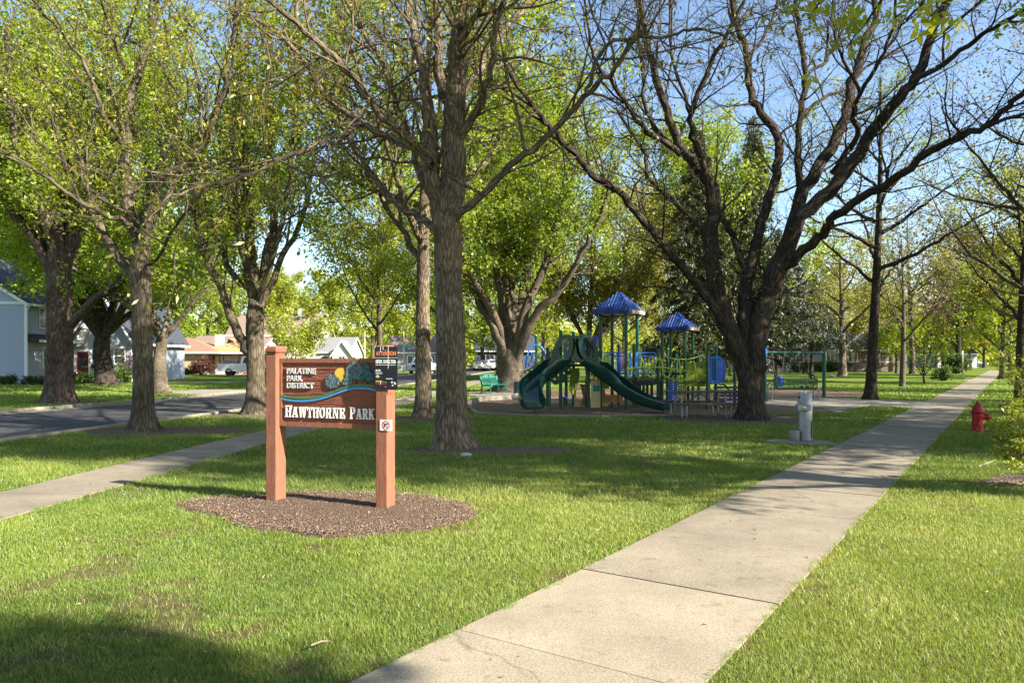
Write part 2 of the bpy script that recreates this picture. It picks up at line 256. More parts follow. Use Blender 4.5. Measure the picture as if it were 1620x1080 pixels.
# ------------------------------------------------------------------ mesh helpers
ORG = {}
def org(o): return ORG.get(o.name, Vector((0, 0, 0))) if o else Vector((0, 0, 0))
def tag(o, label=None, cat=None, group=None, kind=None):
    if label: o['label'] = label
    if cat: o['category'] = cat
    if group: o['group'] = group
    if kind: o['kind'] = kind
    return o
def thing(name, label, cat, loc=(0, 0, 0), group=None):
    o = bpy.data.objects.new(name, None); COL.objects.link(o); o.location = loc; o.empty_display_size = 0.2
    ORG[o.name] = Vector(loc); return tag(o, label, cat, group)
def link(name, me, m, parent):
    o = bpy.data.objects.new(name, me); COL.objects.link(o)
    if m is not None: me.materials.append(m)
    if parent is not None: o.parent = parent; ORG[o.name] = org(parent)
    return o
class MB:
    def __init__(s): s.v = []; s.f = []
    def add(s, vs, fs):
        b = len(s.v); s.v.extend([tuple(p) for p in vs]); s.f.extend([tuple(i + b for i in f) for f in fs]); return s
    def box(s, c, size, rz=0.0, rot=None):
        x, y, z = [q / 2 for q in size]
        vs = [Vector((a * x, b_ * y, d * z)) for d in (-1, 1) for b_ in (-1, 1) for a in (-1, 1)]
        m = rot if rot is not None else Matrix.Rotation(rz, 3, 'Z')
        c = Vector(c)
        return s.add([c + m @ v for v in vs], [(0, 2, 3, 1), (4, 5, 7, 6), (0, 1, 5, 4), (2, 6, 7, 3), (0, 4, 6, 2), (1, 3, 7, 5)])
    def beam(s, a, b, wd, th, up=(0, 0, 1)):
        a = Vector(a); b = Vector(b); d = (b - a); L = d.length; d.normalize(); up = Vector(up)
        sd_ = d.cross(up)
        if sd_.length < 1e-4: sd_ = d.cross(Vector((1, 0, 0)))
        sd_.normalize(); u2 = sd_.cross(d)
        m = Matrix((d, sd_, u2)).transposed()
        return s.box((a + b) / 2, (L, wd, th), rot=m)
    def tube(s, pts, r, n=8, cap=True, closed=False):
        pts = [Vector(p) for p in pts]; k = len(pts)
        rs = list(r) if hasattr(r, '__len__') else [r] * k
        tg = []
        for i in range(k):
            if closed: d = pts[(i + 1) % k] - pts[i - 1]
            else: d = pts[min(i + 1, k - 1)] - pts[max(i - 1, 0)]
            tg.append(d.normalized() if d.length > 1e-9 else Vector((0, 0, 1)))
        ref = tg[0].cross(Vector((0, 0, 1)))
        if ref.length < 0.1: ref = tg[0].cross(Vector((0, 1, 0)))
        ref.normalize(); vs = []
        for i in range(k):
            ref = ref - tg[i] * ref.dot(tg[i])
            if ref.length < 1e-6: ref = tg[i].orthogonal()
            ref.normalize(); bn = tg[i].cross(ref)
            for j in range(n):
                a = 2 * math.pi * j / n; vs.append(pts[i] + (ref * math.cos(a) + bn * math.sin(a)) * rs[i])
        fs = []
        for i in range(k if closed else k - 1):
            for j in range(n):
                i2 = (i + 1) % k
                fs.append((i * n + j, i * n + (j + 1) % n, i2 * n + (j + 1) % n, i2 * n + j))
        if cap and not closed: fs += [tuple(range(n))[::-1], tuple((k - 1) * n + j for j in range(n))]
        return s.add(vs, fs)
    def lathe(s, c, prof, n=24, axis=None):
        c = Vector(c); m = axis if axis is not None else Matrix.Identity(3); vs = []; fs = []
        for (r, z) in prof:
            for j in range(n):
                a = 2 * math.pi * j / n; vs.append(c + m @ Vector((r * math.cos(a), r * math.sin(a), z)))
        for i in range(len(prof) - 1):
            for j in range(n): fs.append((i * n + j, i * n + (j + 1) % n, (i + 1) * n + (j + 1) % n, (i + 1) * n + j))
        fs += [tuple(range(n))[::-1], tuple((len(prof) - 1) * n + j for j in range(n))]
        return s.add(vs, fs)
    def prism(s, poly, o, u, v, depth):     # poly 2-D, placed at o with axes u, v, thickened along u x v
        o = Vector(o); u = Vector(u); v = Vector(v); nn = u.cross(v).normalized(); k = len(poly)
        a = [o + u * p[0] + v * p[1] for p in poly]; b = [p + nn * depth for p in a]
        fs = [tuple(range(k))[::-1], tuple(range(k, 2 * k))] + [(i, (i + 1) % k, k + (i + 1) % k, k + i) for i in range(k)]
        return s.add(a + b, fs)
    def strip(s, A_, B_, o, u, v, depth, closed=False):   # band between two 2-D polylines
        o = Vector(o); u = Vector(u); v = Vector(v); nn = u.cross(v).normalized(); k = len(A_); vs = []
        for P in (A_, B_):
            for h in (0, depth): vs += [o + u * p[0] + v * p[1] + nn * h for p in P]
        fs = []
        for i in range(k if closed else k - 1):
            j = (i + 1) % k
            fs += [(k + i, k + j, 3 * k + j, 3 * k + i), (i, 2 * k + i, 2 * k + j, j), (i, j, k + j, k + i), (2 * k + i, 3 * k + i, 3 * k + j, 2 * k + j)]
        if not closed: fs += [(0, k, 3 * k, 2 * k), (k - 1, 3 * k - 1, 4 * k - 1, 2 * k - 1)]
        return s.add(vs, fs)
    def build(s, name, m, parent=None, smooth=False, bevel=0.0, angle=40):
        o_ = org(parent); me = bpy.data.meshes.new(name)
        me.from_pydata([tuple(Vector(p) - o_) for p in s.v], [], s.f); me.update()
        import bmesh
        bm = bmesh.new(); bm.from_mesh(me); bmesh.ops.recalc_face_normals(bm, faces=bm.faces); bm.to_mesh(me); bm.free()
        if smooth:
            me.polygons.foreach_set('use_smooth', [True] * len(me.polygons)); me.set_sharp_from_angle(angle=R(angle))
        o = link(name, me, m, parent)
        if bevel:
            bv = o.modifiers.new('bevel', 'BEVEL'); bv.width = bevel; bv.segments = 2; bv.limit_method = 'ANGLE'; bv.angle_limit = R(50)
        return o
def mesh_np(name, v, f, smooth=False, attrs=None):
    k = f.shape[1]; me = bpy.data.meshes.new(name)
    me.vertices.add(len(v)); me.vertices.foreach_set('co', v.astype(np.float32).ravel())
    me.loops.add(f.size); me.loops.foreach_set('vertex_index', f.astype(np.int32).ravel())
    me.polygons.add(len(f)); me.polygons.foreach_set('loop_start', np.arange(0, f.size, k, dtype=np.int32))
    if smooth: me.polygons.foreach_set('use_smooth', np.ones(len(f), dtype=bool))
    for nm, (tp, arr) in (attrs or {}).items():
        a = me.attributes.new(nm, tp, 'POINT'); a.data.foreach_set('vector' if tp == 'FLOAT_VECTOR' else 'value', arr.astype(np.float32).ravel())
    me.update(calc_edges=True); return me
def dup(root, loc, label=None, rz=None, sc=None, group=None):
    r = root.copy(); COL.objects.link(r); r.location = loc; ORG[r.name] = Vector(loc)
    if rz is not None: r.rotation_euler = (0, 0, rz)
    if sc is not None: r.scale = (sc, sc, sc) if not hasattr(sc, '__len__') else sc
    if label: r['label'] = label
    if group: r['group'] = group
    for ch in root.children:
        c = ch.copy(); COL.objects.link(c); c.parent = r
        for g in ch.children:
            d = g.copy(); COL.objects.link(d); d.parent = c
    return r
def inside(poly, x, y):
    poly = np.asarray(poly); res = np.zeros(len(x), bool); j = len(poly) - 1
    for i in range(len(poly)):
        xi, yi = poly[i]; xj, yj = poly[j]
        c = ((yi > y) != (yj > y)) & (x < (xj - xi) * (y - yi) / (yj - yi + 1e-12) + xi); res ^= c; j = i
    return res
def chaikin(p, n=2):
    for _ in range(n):
        q = []
        for i in range(len(p)):
            a = p[i]; b = p[(i + 1) % len(p)]
            q += [(a[0] * .75 + b[0] * .25, a[1] * .75 + b[1] * .25), (a[0] * .25 + b[0] * .75, a[1] * .25 + b[1] * .75)]
        p = q
    return p
def catmull(p, n=6):
    p = [Vector(q) for q in p]; out = []
    for i in range(len(p) - 1):
        a = p[max(i - 1, 0)]; b = p[i]; c = p[i + 1]; d = p[min(i + 2, len(p) - 1)]
        for k in range(n):
            t = k / n; out.append(0.5 * ((2 * b) + (c - a) * t + (2 * a - 5 * b + 4 * c - d) * t * t + (3 * b - a - 3 * c + d) * t ** 3))
    out.append(p[-1]); return out
def slab(name, poly, z0, z1, m, kind='structure'):
    b = MB(); b.prism([(p[0], p[1]) for p in poly], (0, 0, z0), (1, 0, 0), (0, 1, 0), z1 - z0)
    o = b.build(name, m); o['kind'] = kind; return o

# ------------------------------------------------------------------ the setting
def vnoise(x, y, s, seed):
    rg = np.random.RandomState(seed); tb = rg.rand(64, 64); x = x / s; y = y / s
    xi = np.floor(x).astype(int); yi = np.floor(y).astype(int); fx = x - xi; fy = y - yi; fx = fx * fx * (3 - 2 * fx); fy = fy * fy * (3 - 2 * fy)
    g = lambda a, b: tb[a % 64, b % 64]
    return (g(xi, yi) * (1 - fx) + g(xi + 1, yi) * fx) * (1 - fy) + (g(xi, yi + 1) * (1 - fx) + g(xi + 1, yi + 1) * fx) * fy
b = MB(); b.add([(-700, -300, 0), (700, -300, 0), (700, 1200, 0), (-700, 1200, 0)], [(0, 1, 2, 3)])
o = b.build('lawn', M['lawn']); o['kind'] = 'structure'

# right-hand path: slabs with open joints
PD = Vector((0.677, 1, 0)).normalized(); PN = Vector((PD.y, -PD.x, 0)); P0 = Vector((0.09, 3.77, 0)); HW = 0.745
b = MB(); t = -9.0; rnd = random.Random(3)
while t < 125:
    L = 1.56 if t < 60 else 3.0
    a = P0 + PD * (t + 0.004); e = P0 + PD * (t + L - 0.004)
    dz = rnd.uniform(-0.003, 0.003)
    b.prism([(-HW, 0), (HW, 0), (HW, (e - a).length), (-HW, (e - a).length)], a + Vector((0, 0, 0.0)), PN, PD, 0.016 + dz); t += L
b.prism([(-HW + .012, -9), (HW - .012, -9), (HW - .012, 125), (-HW + .012, 125)], P0, PN, PD, 0.0105)
o = b.build('path', M['path']); o['kind'] = 'structure'
b = MB()
for t in (63.0,):
    a = P0 + PD * t; b.prism([(-1.1, 0), (1.0, 0), (1.0, 4), (-1.1, 4)], a + Vector((0, 0, 0.019)), PN, PD, 0.006)
o = b.build('driveway', M['concrete']); o['kind'] = 'structure'
def dist_path(x, y):  # signed lateral offset
    return (x - P0.x) * PN.x + (y - P0.y) * PN.y

# left-hand sidewalk
SW = [(-6.6, -6), (-6.05, 4), (-5.72, 9), (-5.45, 13), (-5.15, 17), (-4.75, 22), (-4.15, 31), (-2.55, 53.6), (-0.6, 80), (1.8, 115)]
def offs(line, d):
    out = []
    for i, p in enumerate(line):
        a = line[max(i - 1, 0)]; c = line[min(i + 1, len(line) - 1)]
        dx, dy = c[0] - a[0], c[1] - a[1]; L = math.hypot(dx, dy); out.append((p[0] + dy / L * d, p[1] - dx / L * d))
    return out
def dense(line, step):
    out = []
    for i in range(len(line) - 1):
        a, c = line[i], line[i + 1]; n = max(1, int(math.hypot(c[0] - a[0], c[1] - a[1]) / step))
        out += [(a[0] + (c[0] - a[0]) * k / n, a[1] + (c[1] - a[1]) * k / n) for k in range(n)]
    return out + [line[-1]]
swd = dense(SW, 1.5); Lf = offs(swd, -0.58); Rt = offs(swd, 0.58); b = MB()
for i in range(len(swd) - 1):
    q = lambda p, r_, k: (p[0] + (r_[0] - p[0]) * k, p[1] + (r_[1] - p[1]) * k)
    poly = [q(Lf[i], Lf[i + 1], .006), q(Rt[i], Rt[i + 1], .006), q(Rt[i], Rt[i + 1], .994), q(Lf[i], Lf[i + 1], .994)]
    b.prism(poly, (0, 0, 0), (1, 0, 0), (0, 1, 0), 0.016)
o = b.build('sidewalk', M['path']); o['kind'] = 'structure'
swpoly = Lf + Rt[::-1]

# road with kerbs
NE = [(-11.6, -20), (-11.0, 4), (-10.55, 14.2), (-9.75, 18.9), (-8.75, 25), (-8.0, 34), (-7.15, 46), (-6.2, 58), (-4.4, 80), (-1.5, 115), (4, 170)]
FE = [(-18, -20), (-16.8, 10), (-15.45, 22.2), (-14.1, 27.6), (-13.6, 31.5), (-13.2, 36), (-12.6, 46), (-11.8, 60), (-10.3, 80), (-7.4, 115), (-2, 170)]
roadpoly = FE + NE[::-1]
o = slab('road', roadpoly, -0.02, 0.005, M['asphalt'])
for nm, ln, sg in (('kerb', NE, 1), ('kerb', FE, -1)):
    ln = dense(ln, 2.0); b = MB(); inn = ln; mid = offs(ln, sg * 0.16); out = offs(ln, sg * 0.30)
    b.strip([(p[0], p[1]) for p in mid], [(p[0], p[1]) for p in out], (0, 0, 0), (1, 0, 0), (0, 1, 0), 0.11 if sg < 0 else 0.07)
    b.strip([(p[0], p[1]) for p in offs(ln, -sg * 0.3)], [(p[0], p[1]) for p in offs(ln, sg * 0.158)], (0, 0, 0.0), (1, 0, 0), (0, 1, 0), 0.012)
    o = b.build('kerb', M['concrete']); o['kind'] = 'structure'
# things across the street: driveway apron, far walks
o = slab('driveway', [(-13.75, 34.2), (-13.2, 39.3), (-16.8, 40.6), (-17.8, 36.2)], 0, 0.014, M['concrete'])
o = slab('driveway', [(-12.0, 62), (-11.8, 67), (-23, 76), (-28.5, 81.6), (-33, 81.6), (-28, 73)], 0, 0.013, M['concrete'])
o = slab('sidewalk', [(-25.5, 52.3), (-16, 52.3), (-16, 53.3), (-25.5, 53.3)], 0, 0.02, M['concrete'])
o = slab('sidewalk', [(-16.4, 47), (-15.4, 47), (-14.0, 66), (-13, 84), (-14, 84), (-15, 66)], 0, 0.012, M['concrete'])
o = slab('road', [(-10.6, 78), (-9.8, 86), (-60, 96), (-60, 88)], 0, 0.009, M['asphalt'])
o = slab('road', [(-3.5, 84), (-2.6, 92), (30, 84), (30, 77)], 0, 0.0095, M['asphalt'])

# playground surfacing
def px_poly(l): return [(G(*p).x, G(*p).y) for p in l]
PG = chaikin(px_poly([(738, 640), (752, 653), (850, 658), (950, 659), (1080, 657), (1160, 656), (1245, 655), (1318, 654), (1300, 645), (1212, 640), (1212, 624), (1140, 618), (900, 616), (815, 621), (745, 633)]), 1)
o = slab('playground_mulch', PG, 0, 0.012, M['chips']); o['kind'] = 'structure'
PGS = chaikin(px_poly([(1205, 633), (1300, 631), (1376, 626), (1365, 620), (1300, 617), (1205, 616)]), 1)
o = slab('playground_mulch', PGS, 0, 0.010, M['chips']); o['kind'] = 'structure'
SPUR = px_poly([(1213, 641), (1300, 645), (1322, 653), (1345, 648), (1375, 642), (1420, 643.5), (1459, 646.5), (1484, 636.5), (1435, 634.5), (1375, 632), (1310, 629.5), (1214, 630.5)])
o = slab('spur_path', SPUR, 0, 0.02, M['concrete'])
PADB = px_poly([(742, 626), (818, 629), (820, 622), (800, 617.5), (742, 621)])
o = slab('bench_pad', PADB, 0, 0.03, M['concrete'])
PADF = px_poly([(1207, 699), (1255, 703), (1330, 706), (1312, 699), (1290, 696.5), (1225, 695)])
o = slab('fountain_pad', PADF, 0, 0.022, M['path'])
b = MB()   # low concrete edging along the street side and the front of the mulch
edge = [G(740, 641), G(752, 654), G(850, 659), G(950, 660), G(1080, 658)]
for i in range(len(edge) - 1): b.beam(edge[i] + Vector((0, 0, .02)), edge[i + 1] + Vector((0, 0, .02)), 0.10, 0.09)
e0 = [G(742, 640.5), G(760, 634.5), G(790, 632.5), G(824, 630.5)]
for i in range(3): b.beam(e0[i] + Vector((0, 0, .09)), e0[i + 1] + Vector((0, 0, .09)), 0.16, 0.2 - .012 * i)
o = b.build('playground_edging', M['concrete'], bevel=0.01); tag(o, 'low concrete edging round the playground mulch', 'edging')

# mulch bed of the sign, soil under trees
BED = chaikin([(-3.78, 8.42), (-3.2, 8.95), (-2.2, 9.15), (-1.2, 8.95), (-0.45, 8.35), (-0.32, 7.75), (-0.75, 7.05), (-1.5, 6.72), (-2.3, 7.0), (-3.1, 7.7), (-3.7, 8.1)], 2)
BED = [(p[0] + 0.05 * math.sin(7 * i), p[1] + 0.05 * math.cos(5 * i)) for i, p in enumerate(BED)]
def mound(name, poly, h, m, res=0.12):
    P = np.array(poly); x0, y0 = P.min(0) - .1; x1, y1 = P.max(0) + .1
    xs = np.arange(x0, x1, res); ys = np.arange(y0, y1, res); X, Y = np.meshgrid(xs, ys); x = X.ravel(); y = Y.ravel()
    ins = inside(poly, x, y); d = np.full(len(x), 9.0)
    for i in range(len(P)):
        a = P[i]; c = P[(i + 1) % len(P)]; ab = c - a; tt = np.clip(((x - a[0]) * ab[0] + (y - a[1]) * ab[1]) / (ab @ ab + 1e-12), 0, 1)
        d = np.minimum(d, np.hypot(x - a[0] - tt * ab[0], y - a[1] - tt * ab[1]))
    z = np.where(ins, 0.006 + h * (1 - np.exp(-d * 3)) + np.random.RandomState(1).rand(len(x)) * 0.018, -0.02)
    nx, ny = len(xs), len(ys); idx = np.arange(nx * ny).reshape(ny, nx)
    f = np.stack([idx[:-1, :-1], idx[:-1, 1:], idx[1:, 1:], idx[1:, :-1]], -1).reshape(-1, 4)
    f = f[ins[f].any(1)]
    me = mesh_np(name, np.stack([x, y, z], 1), f, True); o = link(name, me, m, None); o['kind'] = 'structure'; return o
mound('mulch_bed', BED, 0.05, M['mulch'], 0.05)
def blob(cx, cy, rx, ry, seed, n=18):
    r_ = random.Random(seed); return chaikin([(cx + rx * math.cos(k * 2 * math.pi / n) * r_.uniform(.75, 1.15), cy + ry * math.sin(k * 2 * math.pi / n) * r_.uniform(.75, 1.15)) for k in range(n)], 1)
SOILS = [blob(-0.4, 13.35, 1.7, .62, 1), blob(-8.0, 16.9, 2.0, 1.1, 2), blob(-7.3, 22, 1.6, 1.2, 3), blob(-2.2, 20.4, 1.4, 1.1, 4), blob(6.0, 20.3, 2.2, 1.6, 5), blob(8.0, 9.9, 1.7, .9, 6), blob(-16.6, 28, 1.5, 1.0, 7), blob(9.4, 12.6, 1.3, .5, 8)]
for k, s_ in enumerate(SOILS): mound('soil', s_, 0.025, M['soil'], 0.12)
# ------------------------------------------------------------------ trees
def add_branch(sk, pts, rad, lvl): sk.append((pts, rad, lvl))
def polyline_sample(pts, cum, t):
    L = cum[-1] * t
    for i in range(len(cum) - 1):
        if cum[i + 1] >= L:
            k = (L - cum[i]) / max(1e-9, cum[i + 1] - cum[i]); return pts[i].lerp(pts[i + 1], k), (pts[i + 1] - pts[i]).normalized(), i, k
    return pts[-1].copy(), (pts[-1] - pts[-2]).normalized(), len(pts) - 2, 1.0
UP = Vector((0, 0, 1))
def sprout(rg, sk, tw, pts, rad, lvl, P):
    """children of one branch: P['dens'][lvl] per metre, P['len'][lvl], P['ang'], P['up'], P['wig']"""
    if lvl >= len(P['len']): return
    cum = [0.0]
    for i in range(len(pts) - 1): cum.append(cum[-1] + (pts[i + 1] - pts[i]).length)
    L = cum[-1]; n = int(L * P['dens'][lvl] * rg.uniform(.8, 1.2) + rg.random())
    t0 = P['start'][lvl]; az = rg.uniform(0, 6.28)
    for k in range(n):
        t = t0 + (1 - t0) * (k + rg.random()) / max(n, 1); t = min(t, 0.99)
        p, d, i, kk = polyline_sample(pts, cum, t); r_here = rad[i] * (1 - kk) + rad[i + 1] * kk
        az += 2.4 + rg.uniform(-.5, .5); a = R(rg.uniform(*P['ang'])); o1 = d.orthogonal().normalized(); o2 = d.cross(o1)
        dr = d * math.cos(a) + (o1 * math.cos(az) + o2 * math.sin(az)) * math.sin(a)
        dr = (dr + UP * P['up'][lvl]).normalized()
        ln = P['len'][lvl] * rg.uniform(.55, 1.25) * (1.15 - .5 * t)
        r0 = min(r_here * .62, P['rad'][lvl] * rg.uniform(.7, 1.2)); ns = P['seg'][lvl]; q = p.copy(); np_ = [q.copy()]
        for s_ in range(ns):
            dr = (dr + Vector((rg.gauss(0, 1), rg.gauss(0, 1), rg.gauss(0, 1))) * P['wig'] + UP * P['trop'][lvl] / ns).normalized()
            q = q + dr * (ln / ns); np_.append(q.copy())
        if min(x.z for x in np_) < P.get('zmin', 1.5): continue
        nr = [r0 * (1 - .75 * j / ns) for j in range(ns + 1)]
        add_branch(sk, np_, nr, lvl + 1)
        if lvl + 1 >= P['leaflvl']: tw.append(np_)
        sprout(rg, sk, tw, np_, nr, lvl + 1, P)
def tubes(sk, seed=0):
    groups = {}
    for pts, rad, lvl in sk:
        rm = rad[0]; ns = 20 if rm > .22 else 12 if rm > .09 else 7 if rm > .035 else 4 if rm > .012 else 3
        groups.setdefault((ns, len(pts)), []).append((pts, rad))
    V = []; Fc = []; BC = []; off = 0; rs = np.random.RandomState(seed)
    for (ns, n), lst in groups.items():
        P = np.array([[tuple(p) for p in b_[0]] for b_ in lst]); Rr = np.array([b_[1] for b_ in lst]); B = len(lst)
        T = np.gradient(P, axis=1); T /= np.linalg.norm(T, axis=2, keepdims=True) + 1e-9
        mt = P[:, -1] - P[:, 0]; mt /= np.linalg.norm(mt, axis=1, keepdims=True) + 1e-9
        ref = np.where(np.abs(mt[:, :1]) < .8, np.array([[1., 0, 0]]), np.array([[0, 1., 0]])); ref = np.repeat(ref[:, None], n, 1)
        ref = ref - T * (ref * T).sum(2, keepdims=True); ref /= np.linalg.norm(ref, axis=2, keepdims=True) + 1e-9
        bn = np.cross(T, ref); ang = np.linspace(0, 2 * math.pi, ns, endpoint=False)
        rr = Rr[:, :, None]
        if ns >= 12:
            ph = rs.rand(B, 1, 1) * 6.28
            rr = rr * (1 + .05 * np.sin(3 * ang + ph) + .035 * np.sin(5 * ang + 2 * ph + np.arange(n)[None, :, None] * .35) + .02 * rs.randn(B, n, 1))
            if ns == 20 and n > 6:   # root flare: buttresses at the foot of a trunk
                z = P[:, :, 2:3]; fl = np.exp(-np.clip(z, 0, 99) / .26)
                rr = rr * (1 + fl * (.3 + .34 * np.clip(np.sin(5 * ang + ph), -.3, 1) + .12 * np.sin(8 * ang + 1.7 * ph)))
        ring = P[:, :, None] + rr[..., None] * (np.cos(ang)[None, None, :, None] * ref[:, :, None] + np.sin(ang)[None, None, :, None] * bn[:, :, None])
        seg = np.linalg.norm(np.diff(P, axis=1), axis=2); cum = np.concatenate([np.zeros((B, 1)), np.cumsum(seg, 1)], 1) + rs.rand(B, 1) * 20
        rbar = np.maximum(Rr.mean(1), .01)[:, None, None]
        bc = np.stack([np.broadcast_to(np.cos(ang) * rbar, (B, n, ns)), np.broadcast_to(np.sin(ang) * rbar, (B, n, ns)), np.broadcast_to(cum[:, :, None], (B, n, ns))], -1)
        idx = off + np.arange(B * n * ns).reshape(B, n, ns); nx = np.roll(idx, -1, axis=2)
        Fc.append(np.stack([idx[:, :-1], nx[:, :-1], nx[:, 1:], idx[:, 1:]], -1).reshape(-1, 4))
        V.append(ring.reshape(-1, 3)); BC.append(bc.reshape(-1, 3)); off += B * n * ns
    return np.concatenate(V), np.concatenate(Fc), np.concatenate(BC)
def leaves(tw, per, size, rs, spread=.12, wl=.8, droop=.2, clump=1, flat=.5, tipw=0.0, lobed=False):
    """leaf rhombs scattered along the twigs; per = leaves per twig"""
    P0_ = np.array([tuple(t_[0]) for t_ in tw]); P1 = np.array([tuple(t_[-1]) for t_ in tw]); Pm = np.array([tuple(t_[len(t_) // 2]) for t_ in tw])
    n = len(tw) * per; pw = rs.gamma(.9, 1, len(tw)) + .05; k = np.sort(rs.choice(len(tw), n, p=pw / pw.sum()))
    t_ = rs.rand(n, 1) ** (1 - tipw); t_ = np.where(t_ < 0, 0, t_)
    pos = (1 - t_) ** 2 * P0_[k] + 2 * t_ * (1 - t_) * Pm[k] + t_ ** 2 * P1[k] + rs.randn(n, 3) * spread
    d = (P1 - P0_)[k]; d /= np.linalg.norm(d, axis=1, keepdims=True) + 1e-9
    d = d * .5 + rs.randn(n, 3) * .8; d[:, 2] -= droop; d /= np.linalg.norm(d, axis=1, keepdims=True)
    up = rs.randn(n, 3) * (1 - flat) + np.array([0, 0, flat * 1.5]); s_ = np.cross(d, up); s_ /= np.linalg.norm(s_, axis=1, keepdims=True) + 1e-9
    nn = np.cross(s_, d); L = size * rs.uniform(.35, 1.35, (n, 1)); W = L * wl * .5; fold = nn * L * .12
    if lobed:
        out = []
        for a_, k_ in ((-1.0, .78), (0, 1.0), (1.0, .78)):
            d2 = d * math.cos(a_) + s_ * math.sin(a_); s2 = s_ * math.cos(a_) - d * math.sin(a_); fo = fold * abs(a_)
            out.append(np.stack([pos, pos + d2 * L * .55 * k_ + s2 * W * .5 + fo, pos + d2 * L * k_ + fo * 1.5, pos + d2 * L * .55 * k_ - s2 * W * .5 + fo], 1))
        v = np.stack(out, 1).reshape(-1, 3); f = np.arange(n * 12).reshape(n * 3, 4); ct = rs.rand(len(tw))[k] * .5
        return v, f, np.repeat(np.clip(ct + rs.rand(n) * .5, 0, 1), 12)
    v = np.stack([pos, pos + d * L * .45 + s_ * W + fold, pos + d * L, pos + d * L * .45 - s_ * W + fold], 1).reshape(-1, 3)
    f = np.arange(n * 4).reshape(n, 4); ctone = rs.rand(len(tw))[k] * .5
    tone = np.repeat(np.clip(ctone + rs.rand(n) * .5, 0, 1), 4)
    return v, f, tone
def finish_tree(name, label, cat, base, sk, tw, barkm, leafm, per, size, seed, group=None, offs_=True, **lk):
    root = thing(name, label, cat, base, group); B = np.array(tuple(base)) if offs_ else np.zeros(3)
    v, f, bc = tubes(sk, seed); me = mesh_np('trunk', v - B, f, True, {'bark_co': ('FLOAT_VECTOR', bc)}); link('trunk', me, M[barkm], root)
    if per and tw:
        v, f, tn = leaves(tw, per, size, np.random.RandomState(seed), **lk); me = mesh_np('crown', v - B, f, False, {'tone': ('FLOAT', tn)}); link('crown', me, M[leafm], root)
    return root
def dense_vec(pts, rad, rg=None, step=.5, wob=.03):
    """resample to a smooth limb"""
    c = catmull(pts, 4); rr = []
    for i in range(len(rad) - 1): rr += [rad[i] + (rad[i + 1] - rad[i]) * k / 4 for k in range(4)]
    rr.append(rad[-1])
    if rg:
        for i in range(1, len(c) - 1): c[i] = c[i] + Vector((rg.gauss(0, 1), rg.gauss(0, 1), rg.gauss(0, 1))) * wob * min(1, rr[i] * 8 + .3)
    return c, rr
def traced(limbs, Y0, rg, scale_w=1.0):
    """limbs: list of (dy0, dy1, w0, w1, [(px,py)...]); depth runs from Y0+dy0 to Y0+dy1 along the limb; w are photo-pixel widths"""
    out = []
    for dy0, dy1, w0, w1, pp in limbs:
        n = len(pp); pts = []; rad = []
        for i, (x, y) in enumerate(pp):
            k = i / max(1, n - 1); Y = Y0 + dy0 + (dy1 - dy0) * k; pts.append(A(x, y, Y)); rad.append((w0 + (w1 - w0) * k) * .5 * Y / F * scale_w)
        out.append(dense_vec(pts, rad, rg))
    return out
def trunk_px(base, prof, Y0):
    """prof (px, py, width): a trunk at constant depth, sunk a little below ground"""
    pts = [A(x, y, Y0) for x, y, w_ in prof]; rad = [w_ * .46 * Y0 / F for _, _, w_ in prof]; pts[0].z = -.06
    return dense_vec(pts, rad)
HERO = dict(dens=[1.0, 2.0, 3.2, 4.0], len=[2.6, 1.25, .6, .3], ang=(28, 62), up=[.15, .1, .05, 0], trop=[.5, .3, .15, 0], start=[.2, .12, .1, .1], rad=[.04, .016, .007, .004], seg=[6, 5, 4, 3], wig=.16, leaflvl=3, zmin=2.2)
def hero(name, label, Y0, trunk, limbs, barkm, leafm, seed, P, per, size, base_px, ws=1.0, **lk):
    rg = random.Random(seed); base = A(base_px[0], base_px[1], Y0); base.z = 0
    sk = []; tw = []; tp, tr = trunk_px(base_px, trunk, Y0); add_branch(sk, tp, tr, 0)
    for pts, rad in traced(limbs, Y0, rg, ws): add_branch(sk, pts, rad, 1); sprout(rg, sk, tw, pts, rad, 0, P)
    return finish_tree(name, label, 'tree', base, sk, tw, barkm, leafm, per, size, seed, **lk)

